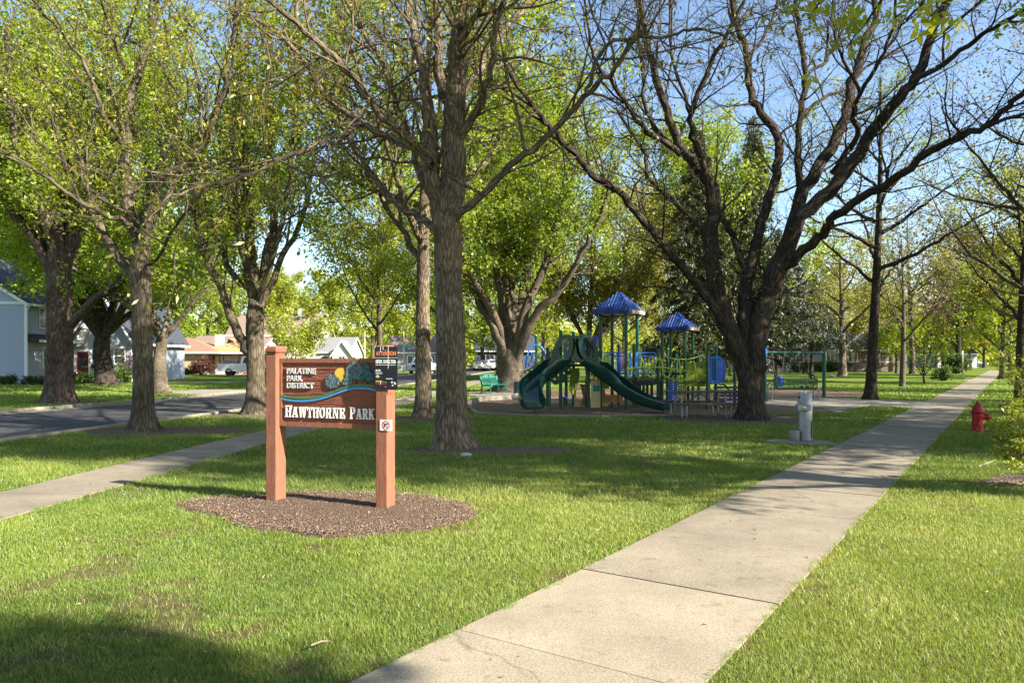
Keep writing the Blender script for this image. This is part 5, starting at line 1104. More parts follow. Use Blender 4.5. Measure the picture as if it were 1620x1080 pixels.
b = MB(); bar(b, 105, 178, 447, 455); bar(b, 105, 230, 464, 468); bar(b, 116, 138, 400, 412); b.build('yellow_print', M['sun_yellow'], wp)
b = MB(); bar(b, 105, 230, 484, 488); b.build('red_print', M['sign_red'], wp)
for q4 in ((246, 250, 60, 310), (186, 192, 60, 95), (158, 162, 60, 120), (158, 163, 450, 490)): b = MB(); bar(b, *q4, .0019); b.build('bird_streak', M['bird_lime'], wp)
b = MB()
for yy in (93, 510):
    b = MB(); xx = pb(216, 228, yy, yy + 8); b.lathe(fo + SE * xx[0] + UP * xx[2], [(.008, 0), (.006, .005), (.0, .006)], 10, Matrix((UP, SE, SN)).transposed()); b.build('screw', M['brass'], wp)
xa, za = pc(152, 1012); xb, zb_ = pc(288, 893)
b = MB(); b.prism([(xa, za), (xb, za), (xb, zb_), (xa, zb_)], SL + SN * (po - .003), SE, UP, .005); gp = b.build('notice_plate', M['plate_white'], sign)
cx, cz, rr_ = (xa + xb) / 2, (za + zb_) / 2, (zb_ - za) * .40; fo2 = SL + SN * (po + .002)
b = MB(); b.strip(circ(cx, cz, rr_, 24), circ(cx, cz, rr_ * .84, 24), fo2, SE, UP, .0015, True)
b.prism([(cx - rr_ * .66, cz + rr_ * .56), (cx - rr_ * .56, cz + rr_ * .66), (cx + rr_ * .66, cz - rr_ * .56), (cx + rr_ * .56, cz - rr_ * .66)], fo2, SE, UP, .0022); b.build('prohibition_ring', M['sign_red'], gp)
b = MB(); b.prism([(cx + q[0] * rr_, cz + q[1] * rr_) for q in [(-.62, .42), (.58, .42), (.58, .2), (.02, .2), (-.05, .0), (-.22, 0), (-.3, -.55), (-.6, -.55), (-.48, .15)]], fo2, SE, UP, .0012); b.build('pictogram', M['black'], gp)
b = MB()
for z in (zb_ - .012, za + .012):
    b = MB(); b.lathe(fo2 + SE * cx + UP * z, [(.008, 0), (.006, .005), (.0, .006)], 10, Matrix((UP, SE, SN)).transposed()); b.build('screw', M['brass'], gp)

# ------------------------------------------------------------------ playground structure
K = lambda x, y, Y: A(800 + x * .234568, 440 + y * .234568, Y)
pg = thing('playground_structure', 'green and blue playground structure with two blue roofs and a double green slide', 'playground', tuple(K(700, 880, 25) * Vector((1, 1, 0)) if False else (K(700, 880, 25).x, 25, 0)))
def post(x, ytop, Y, r=.058, cap=True, ybase=None, m='pg_green'):
    t_ = K(x, ytop, Y); b = MB(); z0 = 0 if ybase is None else K(x, ybase, Y).z
    pr = [(r, z0), (r, t_.z - .03), (r * 1.15, t_.z - .03), (r * 1.15, t_.z + .01), (r * .7, t_.z + .04), (.0, t_.z + .05)] if cap else [(r, z0), (r, t_.z)]
    if r > .05:
        zc = [z for z in (.35, .95, 1.45) if z < t_.z - .3]; pr2 = [pr[0]]
        for z in zc: pr2 += [(r, z), (r * 1.14, z + .001), (r * 1.14, z + .06), (r, z + .061)]
        pr = pr2 + pr[1:]
    b.lathe((t_.x, Y, 0), pr, 14); return b.build('post', M[m], pg, smooth=True)
T1 = [(812, 24.1), (640, 24.6), (718, 25.4), (888, 24.95)]
for x, Y in T1: post(x, 238, Y, cap=False)
T2 = [(1207, 27.0), (1055, 27.5), (1112, 28.2), (1262, 27.75)]
for x, Y in T2: post(x, 350, Y, cap=False)
for x, yt, Y in [(370, 358, 24.4), (558, 360, 24.2), (457, 365, 26.2), (208, 395, 27.2), (282, 475, 25.6), (408, 460, 26.6), (865, 452, 26.2), (930, 455, 27.2), (1028, 485, 25.4), (1090, 485, 27.6), (1150, 515, 28.6), (1360, 500, 24.0), (1418, 465, 25.0), (1368, 462, 26.2), (1302, 520, 28.0), (764, 455, 26.8), (1545, 470, 25.6)]: post(x, yt, Y)
def roof(T, yeave, ypk, over, plate):
    P = [Vector((K(x, 0, Y).x, Y, 0)) for x, Y in T]; c = sum(P, Vector()) / 4; z0 = K(T[0][0], yeave, T[0][1]).z; zp = EYE + (HZ - (440 + ypk * .234568)) / F * c.y
    P = [c + (p - c) * over for p in P]; b = MB(); hb = .13; apex = c + UP * zp; nn = 26
    for i in range(4):
        a, d = P[i], P[(i + 1) % 4]; mid = (a + d) / 2 + UP * (z0 + hb); up_ = apex - mid; nrm = (d - a).cross(up_).normalized()
        if nrm.z < 0: nrm = -nrm
        vs = []
        for j in range(nn + 1):
            s_ = j / nn; e = a.lerp(d, s_) + UP * (z0 + hb); t_ = e + up_ * (2 * min(s_, 1 - s_)); h_ = nrm * (.028 * math.sin(j * math.pi * .9) if 0 < j < nn else 0); vs += [e + h_ - UP * hb, e + h_, t_ + h_ * .8]
        b.add(vs, [f for j in range(nn) for f in ((j * 3, j * 3 + 3, j * 3 + 4, j * 3 + 1), (j * 3 + 1, j * 3 + 4, j * 3 + 5, j * 3 + 2))])
    b.add([p + UP * (z0 + .02) for p in P], [(0, 1, 2, 3)])
    rf = b.build('roof', M['pg_roof'], pg, smooth=True, angle=35)
    if plate:
        a, d = P[0], P[3]; b = MB(); b.beam(a.lerp(d, .12) + UP * (z0 + .07) - Vector((0, .035, 0)), a.lerp(d, .92) + UP * (z0 + .07) - Vector((-.02, .04, 0)), .02, .11); b.build('roof_plate', M['pg_tan'], rf)
    return rf
roof(T1, 240, 85, 1.42, True); roof(T2, 352, 225, 1.42, True)
def deck(pts, z, th=.07):
    b = MB(); b.prism([(p[0], p[1]) for p in pts], (0, 0, z - th), (1, 0, 0), (0, 1, 0), th); return b.build('deck', M['pg_dark'], pg)
dk = lambda T: [(K(x, 0, Y).x, Y) for x, Y in T]
deck(dk([(812, 24.15), (888, 24.95), (718, 25.35), (640, 24.6)]), 1.02)
deck(dk([(370, 24.35), (558, 24.2), (640, 24.8), (700, 26.2), (457, 26.4)]), 1.48)
deck(dk([(888, 24.9), (1028, 25.4), (1000, 26.6), (800, 26.0)]), .97)
deck(dk([(1207, 27.0), (1262, 27.75), (1112, 28.2), (1055, 27.5)]), 1.15)
deck(dk([(1360, 24.0), (1545, 25.6), (1418, 26.6), (1302, 25.2)]), .92)
b = MB()   # tooth-edged bridge step under the yellow loops
b.prism([(math.cos(math.pi * i / 16) * .5, -abs(math.sin(math.pi * i / 16)) * .16 + (.02 if i % 2 else 0)) for i in range(17)], K(945, 690, 25.0), Vector((1, .1, 0)).normalized(), UP, .3); b.build('bridge_step', M['pg_dark'], pg)
def sweep(name, path, hw, wall, m, n=6, flare=None):
    p = catmull(path, n); k = len(p); b = MB(); prof_n = 11; vs = []
    for i in range(k):
        d = (p[min(i + 1, k - 1)] - p[max(i - 1, 0)]).normalized(); s_ = d.cross(UP).normalized(); u_ = s_.cross(d).normalized(); q = i / (k - 1)
        w_ = hw(q); h_ = wall(q)
        for side in (0, 1):
            for j in range(prof_n):
                a = -1 + 2 * j / (prof_n - 1); cx = math.copysign(min(1, abs(a) * 1.25), a); y = max(0, abs(a) - .55) / .45; y = h_ * y ** 1.4
                if side: vs.append(p[i] + s_ * (cx * (w_ + .045) * (1.0 + .04 * y)) + u_ * (y + (0 if abs(a) == 1 else -.045)))
                else: vs.append(p[i] + s_ * (cx * w_) + u_ * (y + (.012 if abs(a) == 1 else 0)))
    m2 = prof_n * 2; fs = []
    for i in range(k - 1):
        for sd_ in (0, 1):
            for j in range(prof_n - 1): q = i * m2 + sd_ * prof_n + j; fs.append((q, q + 1, q + 1 + m2, q + m2))
        for j in (0, prof_n - 1): q = i * m2 + j; fs.append((q, q + m2, q + m2 + prof_n, q + prof_n))
    for i in (0, k - 1):
        for j in range(prof_n - 1): q = i * m2 + j; fs.append((q, q + 1, q + 1 + prof_n, q + prof_n))
    b.add(vs, fs); return b.build(name, m, pg, smooth=True, angle=50)
sweep('slide', [K(412, 565, 24.15), K(360, 600, 23.95), K(290, 655, 23.7), K(215, 715, 23.45), K(170, 770, 23.1), K(168, 830, 22.6), K(186, 872, 22.1)], lambda q: .23 + .10 * min(1, q * 1.6), lambda q: min(.10 + 1.3 * q, .42 - .16 * q), M['pg_slide'])
sweep('slide', [K(525, 565, 24.05), K(590, 620, 23.85), K(665, 680, 23.6), K(750, 745, 23.4), K(830, 800, 23.15), K(920, 842, 22.9), K(1010, 868, 22.65), K(1095, 884, 22.4)], lambda q: .25 + .05 * q, lambda q: min(.10 + 1.6 * q, .46 - .26 * q), M['pg_slide'])
def hood(cx, cy, rx, ry, tilt, Y, ux):
    b = MB(); n = 26; k = .234568 / F * Y; R0 = []; R1 = []
    for i in range(n):
        a = 2 * math.pi * i / n; e = 1.0
        x, y = rx * math.cos(a), ry * math.sin(a); x2, y2 = (rx + 30) * math.cos(a), (ry + 24) * math.sin(a)
        if y2 < 0: x2 *= 1 + .25 * (-y2 / ry)
        x += -y * tilt; x2 += -y2 * tilt; R0.append((x * k, y * k)); R1.append((x2 * k, y2 * k))
    b.strip(R1, R0, K(cx, cy, Y), Vector((1, ux, 0)).normalized(), UP, .22, True); return b.build('slide_hood', M['pg_slide'], pg, smooth=True, angle=50)
hood(398, 478, 36, 74, -.30, 24.1, -.35); hood(540, 472, 36, 70, .30, 24.05, .3)
for poly in ([(372, 415), (345, 430), (328, 505), (270, 585), (300, 600), (385, 575), (395, 548), (372, 520), (362, 470)], [(566, 412), (592, 430), (612, 500), (668, 580), (640, 596), (556, 575), (545, 545), (570, 515), (578, 470)]):
    kx = .234568 / F * 24.0; b = MB(); b.prism([((x - 470) * kx, -(y - 500) * kx) for x, y in poly], K(470, 500, 24.0), Vector((1, 0, 0)), UP, -.12); b.build('slide_flank', M['pg_slide'], pg, bevel=.04)
b = MB(); kx = .234568 / F * 24.2
b.prism([(q[0] * kx, -q[1] * kx) for q in [(-22, -88), (25, -88), (38, 30), (60, 92), (-48, 92), (-30, 30)]], K(470, 475, 24.22), Vector((1, 0, 0)), UP, .16); b.build('slide_centre', M['pg_slide'], pg, bevel=.03)
b = MB()
for x, y0, y1, Y, r in [(300, 650, 905, 23.4, .028), (196, 880, 925, 22.3, .03), (643, 660, 905, 23.6, .025), (757, 720, 915, 23.3, .025), (1063, 885, 915, 22.5, .03)]:
    t_ = K(x, y0, Y); b.tube([(t_.x, Y, 0), (t_.x, Y, t_.z)], r, 8)
b.build('slide_support', M['pg_green'], pg, smooth=True)
b = MB(); b.tube([K(560, 575, 24.3), K(700, 690, 23.9), K(757, 735, 23.4)], .012, 6); b.build('brace', M['galv'], pg)
FX = lambda Y: (Vector((1, 0, 0)) * .234568 / F * Y, Vector((0, 0, -1)) * .234568 / F * Y)
def board(name, m, pts, Y, holes=(), th=.03, yaw=0.0):
    k = .234568 / F * Y; cx = sum(p[0] for p in pts) / len(pts); cy = sum(p[1] for p in pts) / len(pts)
    cv = lambda l: [((q[0] - cx) * k, -(q[1] - cy) * k) for q in l]
    return flat_panel(name, cv(pts), [cv(h) for h in holes], K(cx, cy, Y), Vector((math.cos(yaw), math.sin(yaw), 0)), UP, th, M[m], pg)
board('climbing_panel', 'pg_olive', [(122, 645), (118, 625), (150, 612), (190, 590), (230, 560), (262, 545), (262, 720), (215, 800), (225, 640), (180, 640)], 25.9, [circ(145, 632, 9), circ(178, 618, 9), circ(205, 606, 10), circ(235, 580, 9), circ(248, 690, 9), circ(236, 735, 9)])
board('wall_panel', 'pg_olive', [(285, 500), (335, 470), (345, 560), (285, 600)], 26.2, [circ(310, 520, 8)])
board('wall_panel', 'pg_olive', [(405, 408), (432, 408), (432, 560), (405, 560)], 25.6, [circ(420, 430, 7), circ(420, 475, 6), circ(418, 520, 6)])
board('wall_panel', 'pg_green', [(300, 600), (440, 590), (440, 640), (400, 700), (330, 720), (300, 690)], 26.0, [circ(330, 680, 10), circ(360, 655, 11), circ(395, 640, 8), circ(425, 615, 7), circ(420, 660, 7)])
board('climbing_pod', 'pg_olive', [(440, 610), (495, 605), (500, 650), (480, 750), (450, 790), (428, 770), (432, 680)], 25.9)
board('play_panel', 'pg_tan', [(470, 710), (540, 710), (540, 870), (462, 870), (462, 800)], 25.5, [circ(500, 785, 26, 20, 62)])
board('play_panel', 'pg_brown', [(500, 712), (548, 716), (548, 850), (500, 860), (522, 800)], 25.3)
h1 = board('house_panel', 'pg_tan', [(575, 690), (638, 688), (638, 874), (575, 872)], 24.0)
b = MB(); wxy = [(586, 724), (634, 724)]; p_ = K(612, 742, 23.97); k_ = .234568 / F * 24
for dx in (-20, 0, 20): b.box(p_ + Vector((dx * k_, 0, 0)), ((8 if dx == 0 else 5) * k_, .014, 42 * k_))
for dz in (-19, 0, 19): b.box(p_ + Vector((0, .002, dz * k_)), (48 * k_, .012, 5 * k_))
for dx in (-10, 10): b.box(p_ + Vector((dx * k_, .001, 0)), (3 * k_, .012, 38 * k_))
b.build('window_lattice', M['sign_teal'], h1)
b = MB(); b.box(p_ + Vector((0, .009, 0)), (46 * k_, .006, 40 * k_)); b.build('window_opening', M['black'], h1)
board('counter_panel', 'pg_brown', [(650, 745), (668, 745), (672, 780), (690, 785), (790, 785), (795, 838), (650, 835)], 24.7)
board('counter_panel', 'pg_olive', [(570, 640), (690, 640), (698, 745), (640, 742), (600, 700)], 25.6)
board('counter_base', 'pg_lime', [(655, 838), (695, 838), (690, 865), (650, 862)], 24.75)
board('mesh_panel', 'pg_blue', [(583, 390), (648, 390), (648, 640), (620, 600), (583, 520)], 24.7, [circ(594 + 11 * i, 405 + 13 * j, 3.6, 6) for i in range(5) for j in range(14) if 405 + 13 * j < 480 + 11 * i])
for x in (662, 678, 694): board('slat', 'pg_lime', [(x - 7, 590), (x - 7, 490 + abs(x - 678) * .6), (x, 468 + abs(x - 678) * .8), (x + 7, 490 + abs(x - 678) * .6), (x + 7, 590)], 26.1)
def rails(x0, x1, y0, y1, Y0, Y1, nb, m='pg_lightblue', r=.016, top=True):
    b = MB()
    L_ = lambda k, y: K(x0 + (x1 - x0) * k, y, Y0 + (Y1 - Y0) * k)
    b.tube([L_(0, y0), L_(1, y0)], r * 1.3, 8); b.tube([L_(0, y1), L_(1, y1)], r * 1.3, 8)
    for i in range(nb): k = (i + .5) / nb; b.tube([L_(k, y0), L_(k, y1)], r * .8, 6)
    return b.build('railing', M[m], pg, smooth=True)
rails(655, 805, 500, 645, 24.65, 24.2, 7); rails(900, 1040, 525, 640, 25.2, 25.6, 6); rails(735, 800, 525, 640, 25.3, 24.9, 4, 'pg_blue')
b = MB(); b.tube([K(902, 530, 25.0), K(905, 508, 25.0), K(915, 503, 25.0), K(1000, 503, 25.1), K(1010, 508, 25.1), K(1013, 530, 25.1)], .022, 8); b.build('handrail', M['pg_lightblue'], pg, smooth=True)
for x, Y, sg in ((838, 24.3, 1), (884, 24.8, -1)):
    board('handhold', 'pg_lightblue', [(x - 8 * sg, 500), (x + 3 * sg, 497), (x + 11 * sg, 540), (x + 11 * sg, 610), (x + 2 * sg, 672), (x - 8 * sg, 675)] [::sg], Y, th=.06)
# lime loop bridge
def K2(l, Y0, Y1): return [K(x, y, Y0 + (Y1 - Y0) * i / (len(l) - 1)) for i, (x, y) in enumerate(l)]
b = MB(); b.tube(catmull(K2([(825, 612), (900, 602), (1000, 600), (1100, 606), (1200, 622), (1290, 640), (1352, 658)], 24.2, 24.0), 5), .024, 8)
b.tube(catmull(K2([(1068, 520), (1120, 540), (1190, 547), (1260, 540), (1340, 515)], 25.6, 26.2), 5), .02, 8)
b.tube(catmull(K2([(1040, 640), (1090, 670), (1150, 685), (1220, 688), (1290, 680), (1345, 660)], 25.4, 25.4), 5), .02, 8)
b.build('bridge_rail', M['pg_lime'], pg, smooth=True)
lp = [(858, 615), (870, 645), (890, 670), (912, 668), (928, 640), (932, 600), (925, 560), (912, 540), (903, 550), (905, 590), (918, 610), (940, 600), (950, 640), (965, 662), (985, 665), (1000, 640), (1008, 590), (1020, 550), (1038, 538), (1052, 555), (1058, 590), (1060, 630), (1080, 665), (1100, 660), (1112, 630), (1120, 580), (1140, 555), (1160, 545), (1172, 565), (1175, 610), (1180, 650), (1195, 678), (1215, 675), (1232, 630), (1250, 580), (1262, 560), (1275, 575), (1280, 620), (1282, 670), (1290, 697), (1305, 690)]
b = MB(); b.tube(catmull([K(x, y, 24.25 + .0 + .22 * math.sin(i * .8)) for i, (x, y) in enumerate(lp)], 3), .022, 8); b.build('bridge_loops', M['pg_lime'], pg, smooth=True)
board('wall_panel', 'pg_olive', [(1218, 575), (1345, 560), (1345, 730), (1215, 730)], 25.9, [circ(1320, 600, 9), [(1235, 702), (1245, 702), (1245, 716), (1235, 716)], [(1255, 704), (1262, 704), (1262, 716), (1255, 716)], [(1290, 704), (1300, 704), (1300, 716), (1290, 716)]])
board('wall_panel', 'pg_blue', [(1372, 530), (1452, 530), (1480, 560), (1480, 705), (1372, 705)], 25.1)
rails(1380, 1445, 540, 695, 24.25, 24.3, 4)
b = MB(); b.tube(catmull([K(x, y, 24.2) for x, y in [(1376, 700), (1374, 620), (1376, 545), (1384, 532), (1415, 530), (1445, 532), (1453, 548), (1454, 620), (1452, 695), (1440, 706), (1400, 707), (1376, 700)]], 3), .018, 8); b.build('handrail', M['pg_lightblue'], pg, smooth=True)
board('climbing_panel', 'pg_blue', [(1100, 700), (1155, 698), (1155, 835), (1100, 838)], 24.8, [circ(1112 + 16 * (i % 3) + 4 * (j % 2), 712 + 17 * j, 4.5, 6) for i in range(3) for j in range(7)])
board('climbing_panel', 'pg_olive', [(1162, 705), (1210, 705), (1210, 830), (1162, 830)], 25.0, [circ(1175 + 18 * i, 720 + 20 * j, 5, 6) for i in range(2) for j in range(5)])
for k in range(4):
    b = MB(); b.box(K(1520, 735 + 28 * k, 25.2 - .25 * k) , (1.1, .42, .06)); b.build('step', M['pg_roof'], pg, bevel=.01)
b = MB(); b.tube(catmull([K(x, y, 24.8) for x, y in [(1505, 605), (1490, 630), (1492, 670), (1510, 700), (1540, 715)]], 5), .02, 8); b.build('handrail', M['pg_lime'], pg, smooth=True)
b = MB(); b.tube(catmull([K(x, y, 24.4) for x, y in [(1440, 715), (1475, 720), (1500, 745), (1515, 790), (1518, 830)]], 5), .025, 8); b.build('handrail', M['pg_dark'], pg, smooth=True)
# blue arch climber at the left
b = MB(); b.tube(catmull([K(x, y, 26.6) for x, y in [(135, 608), (138, 560), (152, 500), (178, 460), (210, 450), (242, 465), (262, 505), (270, 545)]], 5), .028, 8)
b.tube(catmull([K(x, y, 26.6) for x, y in [(150, 600), (165, 560), (180, 540), (172, 500)]], 4), .018, 6); b.tube([K(*p, 26.6) for p in circ(190, 540, 16, 14, 32)], .018, 6, closed=True)
b.tube(catmull([K(x, y, 26.6) for x, y in [(215, 540), (228, 510), (245, 505), (255, 540)]], 4), .018, 6); b.tube(catmull([K(x, y, 26.6) for x, y in [(145, 575), (170, 590), (200, 580)]], 4), .016, 6); b.build('climbing_arch', M['pg_lightblue'], pg, smooth=True)
board('play_panel', 'pg_blue', [(500, 430), (530, 430), (540, 520), (505, 530)], 25.0); board('play_panel', 'pg_lightblue', [(388, 432), (408, 430), (404, 540), (388, 552)], 25.2)
board('wall_panel', 'pg_brown', [(755, 475), (800, 475), (800, 600), (755, 600)], 27.0); board('wall_panel', 'pg_dark', [(940, 470), (1030, 470), (1030, 520), (940, 520)], 28.2)
b = MB(); b.lathe(K(395, 805, 26.0), [(.0, -.03), (.14, -.02), (.15, .02), (.0, .04)], 16); b.build('stepping_pod', M['pg_blue'], pg, smooth=True)
b = MB(); t_ = K(395, 805, 26.0); b.tube([(t_.x, 26, 0), (t_.x, 26, t_.z - .02)], .035, 8); b.build('pod_stem', M['pg_dark'], pg)
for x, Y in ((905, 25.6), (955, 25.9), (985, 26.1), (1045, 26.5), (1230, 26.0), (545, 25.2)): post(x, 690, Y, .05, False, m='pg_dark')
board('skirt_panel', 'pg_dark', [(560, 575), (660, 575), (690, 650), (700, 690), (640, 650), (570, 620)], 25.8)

# ------------------------------------------------------------------ swings
sw = thing('swing_set', 'green single bar swing frame beyond the dark limbed tree', 'swing frame', (11.7, 31.0, 0))
pL, pR = Vector((10.25, 30.0, 0)), Vector((13.5, 32, 0)); zt_ = 1.98
for p in (pL, pR): b = MB(); b.tube([p, p + UP * (zt_ + .06)], .075, 12); b.build('post', M['pg_green'], sw, smooth=True)
b = MB(); b.tube([pL + UP * (zt_ - .05), pR + UP * (zt_ - .05)], .05, 10); b.build('top_bar', M['pg_green'], sw, smooth=True)
b = MB(); b.lathe(pL + UP * (zt_ + .02), [(.1, -.14), (.1, .08), (.04, .12)], 12); b.build('joint_cap', M['pg_blue'], sw, smooth=True)
at = lambda k, z: pL.lerp(pR, k) + UP * z
for k in (.12, .32, .55, .74): b = MB(); b.box(at(k, zt_ - .11), (.06, .06, .09)); b.build('hanger', M['galv'], sw, bevel=.01)
ts = thing('toddler_swing', 'blue and yellow toddler swing seat hanging on chains from the swing bar', 'swing', tuple(at(.22, .55)))
b = MB(); b.tube([at(.12, zt_ - .15), at(.19, .85)], .008, 5); b.tube([at(.32, zt_ - .15), at(.26, .85)], .008, 5); b.build('chain', M['chain'], ts)
b = MB(); ck = at(.225, .62); b.lathe(ck, [(.06, -.16), (.17, -.12), (.20, .05), (.19, .24), (.15, .3), (.13, .28), (.15, .1), (.1, -.05), (.0, -.08)], 16); b.build('seat', M['pg_blue'], ts, smooth=True)
b = MB(); dv = (pR - pL).normalized(); b.tube(catmull([ck + dv * x - Vector((0, .2, 0)) + UP * z for x, z in [(-.24, .2), (-.22, 0), (-.1, -.12), (.1, -.12), (.22, 0), (.24, .2)]], 4), .035, 8); b.build('guard', M['pg_lime'], ts, smooth=True)
bs_ = thing('belt_swing', 'black belt swing seat hanging on chains near the right swing post', 'swing', tuple(at(.66, .45)))
b = MB(); b.tube([at(.55, zt_ - .15), at(.60, .5)], .008, 5); b.tube([at(.74, zt_ - .15), at(.70, .5)], .008, 5); b.build('chain', M['chain'], bs_)
b = MB(); cA, cB = at(.60, .5), at(.70, .5); b.strip([(0, 0), (.1, -.1), (.2, -.13), (.3, -.1), (.38, 0)], [(0, .015), (.1, -.085), (.2, -.115), (.3, -.085), (.38, .015)], cA + Vector((.05, -.08, 0)), dv, UP, -.16); b.build('seat', M['black'], bs_)

# ------------------------------------------------------------------ furniture
# dark green slatted bench with its back to the camera
bn = thing('park_bench', 'dark green slatted metal bench seen from behind in front of the swings', 'bench', (11.25, 30.1, 0))
bu = Vector((1, -.06, 0)).normalized(); bv_ = Vector((-bu.y, bu.x, 0)); bo = Vector((11.3, 29.6, 0)); bl = 1.72
b = MB(); ns = 34
for i in range(ns + 1): x = -bl / 2 + bl * i / ns; b.beam(bo + bu * x + UP * .48 - bv_ * .02, bo + bu * x + UP * .86 - bv_ * .12, .022, .012, up=bv_)
b.beam(bo - bu * bl / 2 + UP * .86 - bv_ * .12, bo + bu * bl / 2 + UP * .86 - bv_ * .12, .03, .05); b.beam(bo - bu * bl / 2 + UP * .47 - bv_ * .015, bo + bu * bl / 2 + UP * .47 - bv_ * .015, .03, .05); b.beam(bo - bu * bl / 2 + UP * .68 - bv_ * .08, bo + bu * bl / 2 + UP * .68 - bv_ * .08, .014, .06)
b.build('backrest', M['bench_green'], bn)
b = MB()
for i in range(ns + 1): x = -bl / 2 + bl * i / ns; b.beam(bo + bu * x + UP * .44, bo + bu * x + UP * .45 + bv_ * .42, .022, .012)
b.beam(bo - bu * bl / 2 + UP * .445, bo + bu * bl / 2 + UP * .445, .04, .06); b.beam(bo - bu * bl / 2 + UP * .455 + bv_ * .42, bo + bu * bl / 2 + UP * .455 + bv_ * .42, .04, .06); b.build('seat', M['bench_green'], bn)
for sx in (-1, 1):
    o_ = bo + bu * (sx * (bl / 2 + .05)); b = MB(); b.tube(catmull([o_ - bv_ * .10, o_ - bv_ * .10 + UP * .45, o_ - bv_ * .06 + UP * .62, o_ + bv_ * .08 + UP * .68, o_ + bv_ * .32 + UP * .68, o_ + bv_ * .44 + UP * .6, o_ + bv_ * .46 + UP * .4, o_ + bv_ * .46], 5), .028, 8); b.build('leg', M['galv'], bn, smooth=True)
# teal garden bench, side on
tb = thing('garden_bench', 'teal park bench with an arched back on the concrete pad left of the playground', 'bench', (-.75, 35, 0))
o_ = A(781, 600, 35.0); o_.z = 0.03; f_ = Vector((.80, -.60, 0)); r_ = Vector((-.60, -.80, 0))    # faces the playground
L_ = .62
fr = lambda a, d, z: o_ + r_ * a + f_ * d + UP * z
for s_ in (-1, 1):
    b = MB(); b.beam(fr(s_ * L_, -.24, .0), fr(s_ * L_, -.2, .42), .05, .07); b.beam(fr(s_ * L_, -.2, .42), fr(s_ * L_, -.34, .84), .05, .07); b.build('back_leg', M['bench_teal'], tb, bevel=.006)
    b = MB(); b.beam(fr(s_ * L_, .30, 0), fr(s_ * L_, .30, .60), .05, .06); b.build('front_leg', M['bench_teal'], tb, bevel=.006)
    b = MB(); b.beam(fr(s_ * L_, -.28, .63), fr(s_ * L_, .36, .63), .07, .04); b.build('armrest', M['bench_teal'], tb, bevel=.006)
    b = MB(); b.beam(fr(s_ * L_, -.22, .40), fr(s_ * L_, .30, .40), .045, .06); b.build('side_rail', M['bench_teal'], tb); b = MB(); b.beam(fr(s_ * L_, -.22, .12), fr(s_ * L_, .30, .12), .04, .05); b.build('side_rail', M['bench_teal'], tb)
b = MB()
for i in range(6): b.beam(fr(-L_, -.18 + .09 * i, .42), fr(L_, -.18 + .09 * i, .42), .07, .025)
b.build('seat', M['bench_teal'], tb, bevel=.005)
b = MB(); bu2 = (fr(0, -.34, .84) - fr(0, -.2, .42)).normalized()
arch = [(-L_ + .02, 0)] + [(-L_ + .02 + (2 * L_ - .04) * i / 12, .36 + .16 * math.sin(math.pi * i / 12)) for i in range(13)] + [(L_ - .02, 0)]
hl = [[(-L_ + .1 + .09 * i, .05), (-L_ + .15 + .09 * i, .05), (-L_ + .15 + .09 * i, .34), (-L_ + .1 + .09 * i, .34)] for i in range(12)] + [circ(0, .43, .05, 12)]
flat_panel('backrest', arch, hl, fr(0, -.2, .42), r_, bu2, .035, M['bench_teal'], tb)
# picnic table
pt = thing('picnic_table', 'brown topped picnic table on grey tube legs beside the dark limbed tree', 'picnic table', (5.25, 20.6, 0))
pu = Vector((1, .06, 0)).normalized(); pv = Vector((-pu.y, pu.x, 0)); po_ = Vector((5.28, 20.75, 0)); W_ = 1.86
b = MB()
for i in range(5): b.beam(po_ - pu * W_ / 2 + pv * (-.30 + .15 * i) + UP * .735, po_ + pu * W_ / 2 + pv * (-.30 + .15 * i) + UP * .735, .142, .045)
b.build('tabletop', M['table_wood'], pt, bevel=.006)
for s_ in (-1, 1):
    b = MB()
    for j in (0, 1): q = po_ + pv * s_ * (.62 + .145 * j); b.beam(q - pu * W_ / 2 + UP * .43, q + pu * W_ / 2 + UP * .43, .138, .045)
    b.build('bench_seat', M['table_wood'], pt, bevel=.006)
for s_ in (-1, 1):
    q = po_ + pu * s_ * .62; b = MB()
    for t_ in (-1, 1):
        b.tube(catmull([q + pv * t_ * .30 + UP * .70, q + pv * t_ * .32 + UP * .30, q + pv * t_ * .36 + UP * .08, q + pv * t_ * .46 + UP * .028, q + pv * t_ * .66 + UP * .028, q + pv * t_ * .76 + UP * .08, q + pv * t_ * .78 + UP * .25, q + pv * t_ * .78 + UP * .40], 5), .026, 8)
    b.tube([q - pv * .34 + UP * .70, q + pv * .34 + UP * .70], .022, 8); b.tube([q - pv * .8 + UP * .395, q + pv * .8 + UP * .395], .02, 8); b.build('leg_frame', M['galv'], pt, smooth=True)
b = MB(); b.tube([po_ - pu * .62 + UP * .3, po_ + UP * .69], .016, 6); b.tube([po_ + pu * .62 + UP * .3, po_ + UP * .69], .016, 6); b.build('brace', M['galv'], pt)
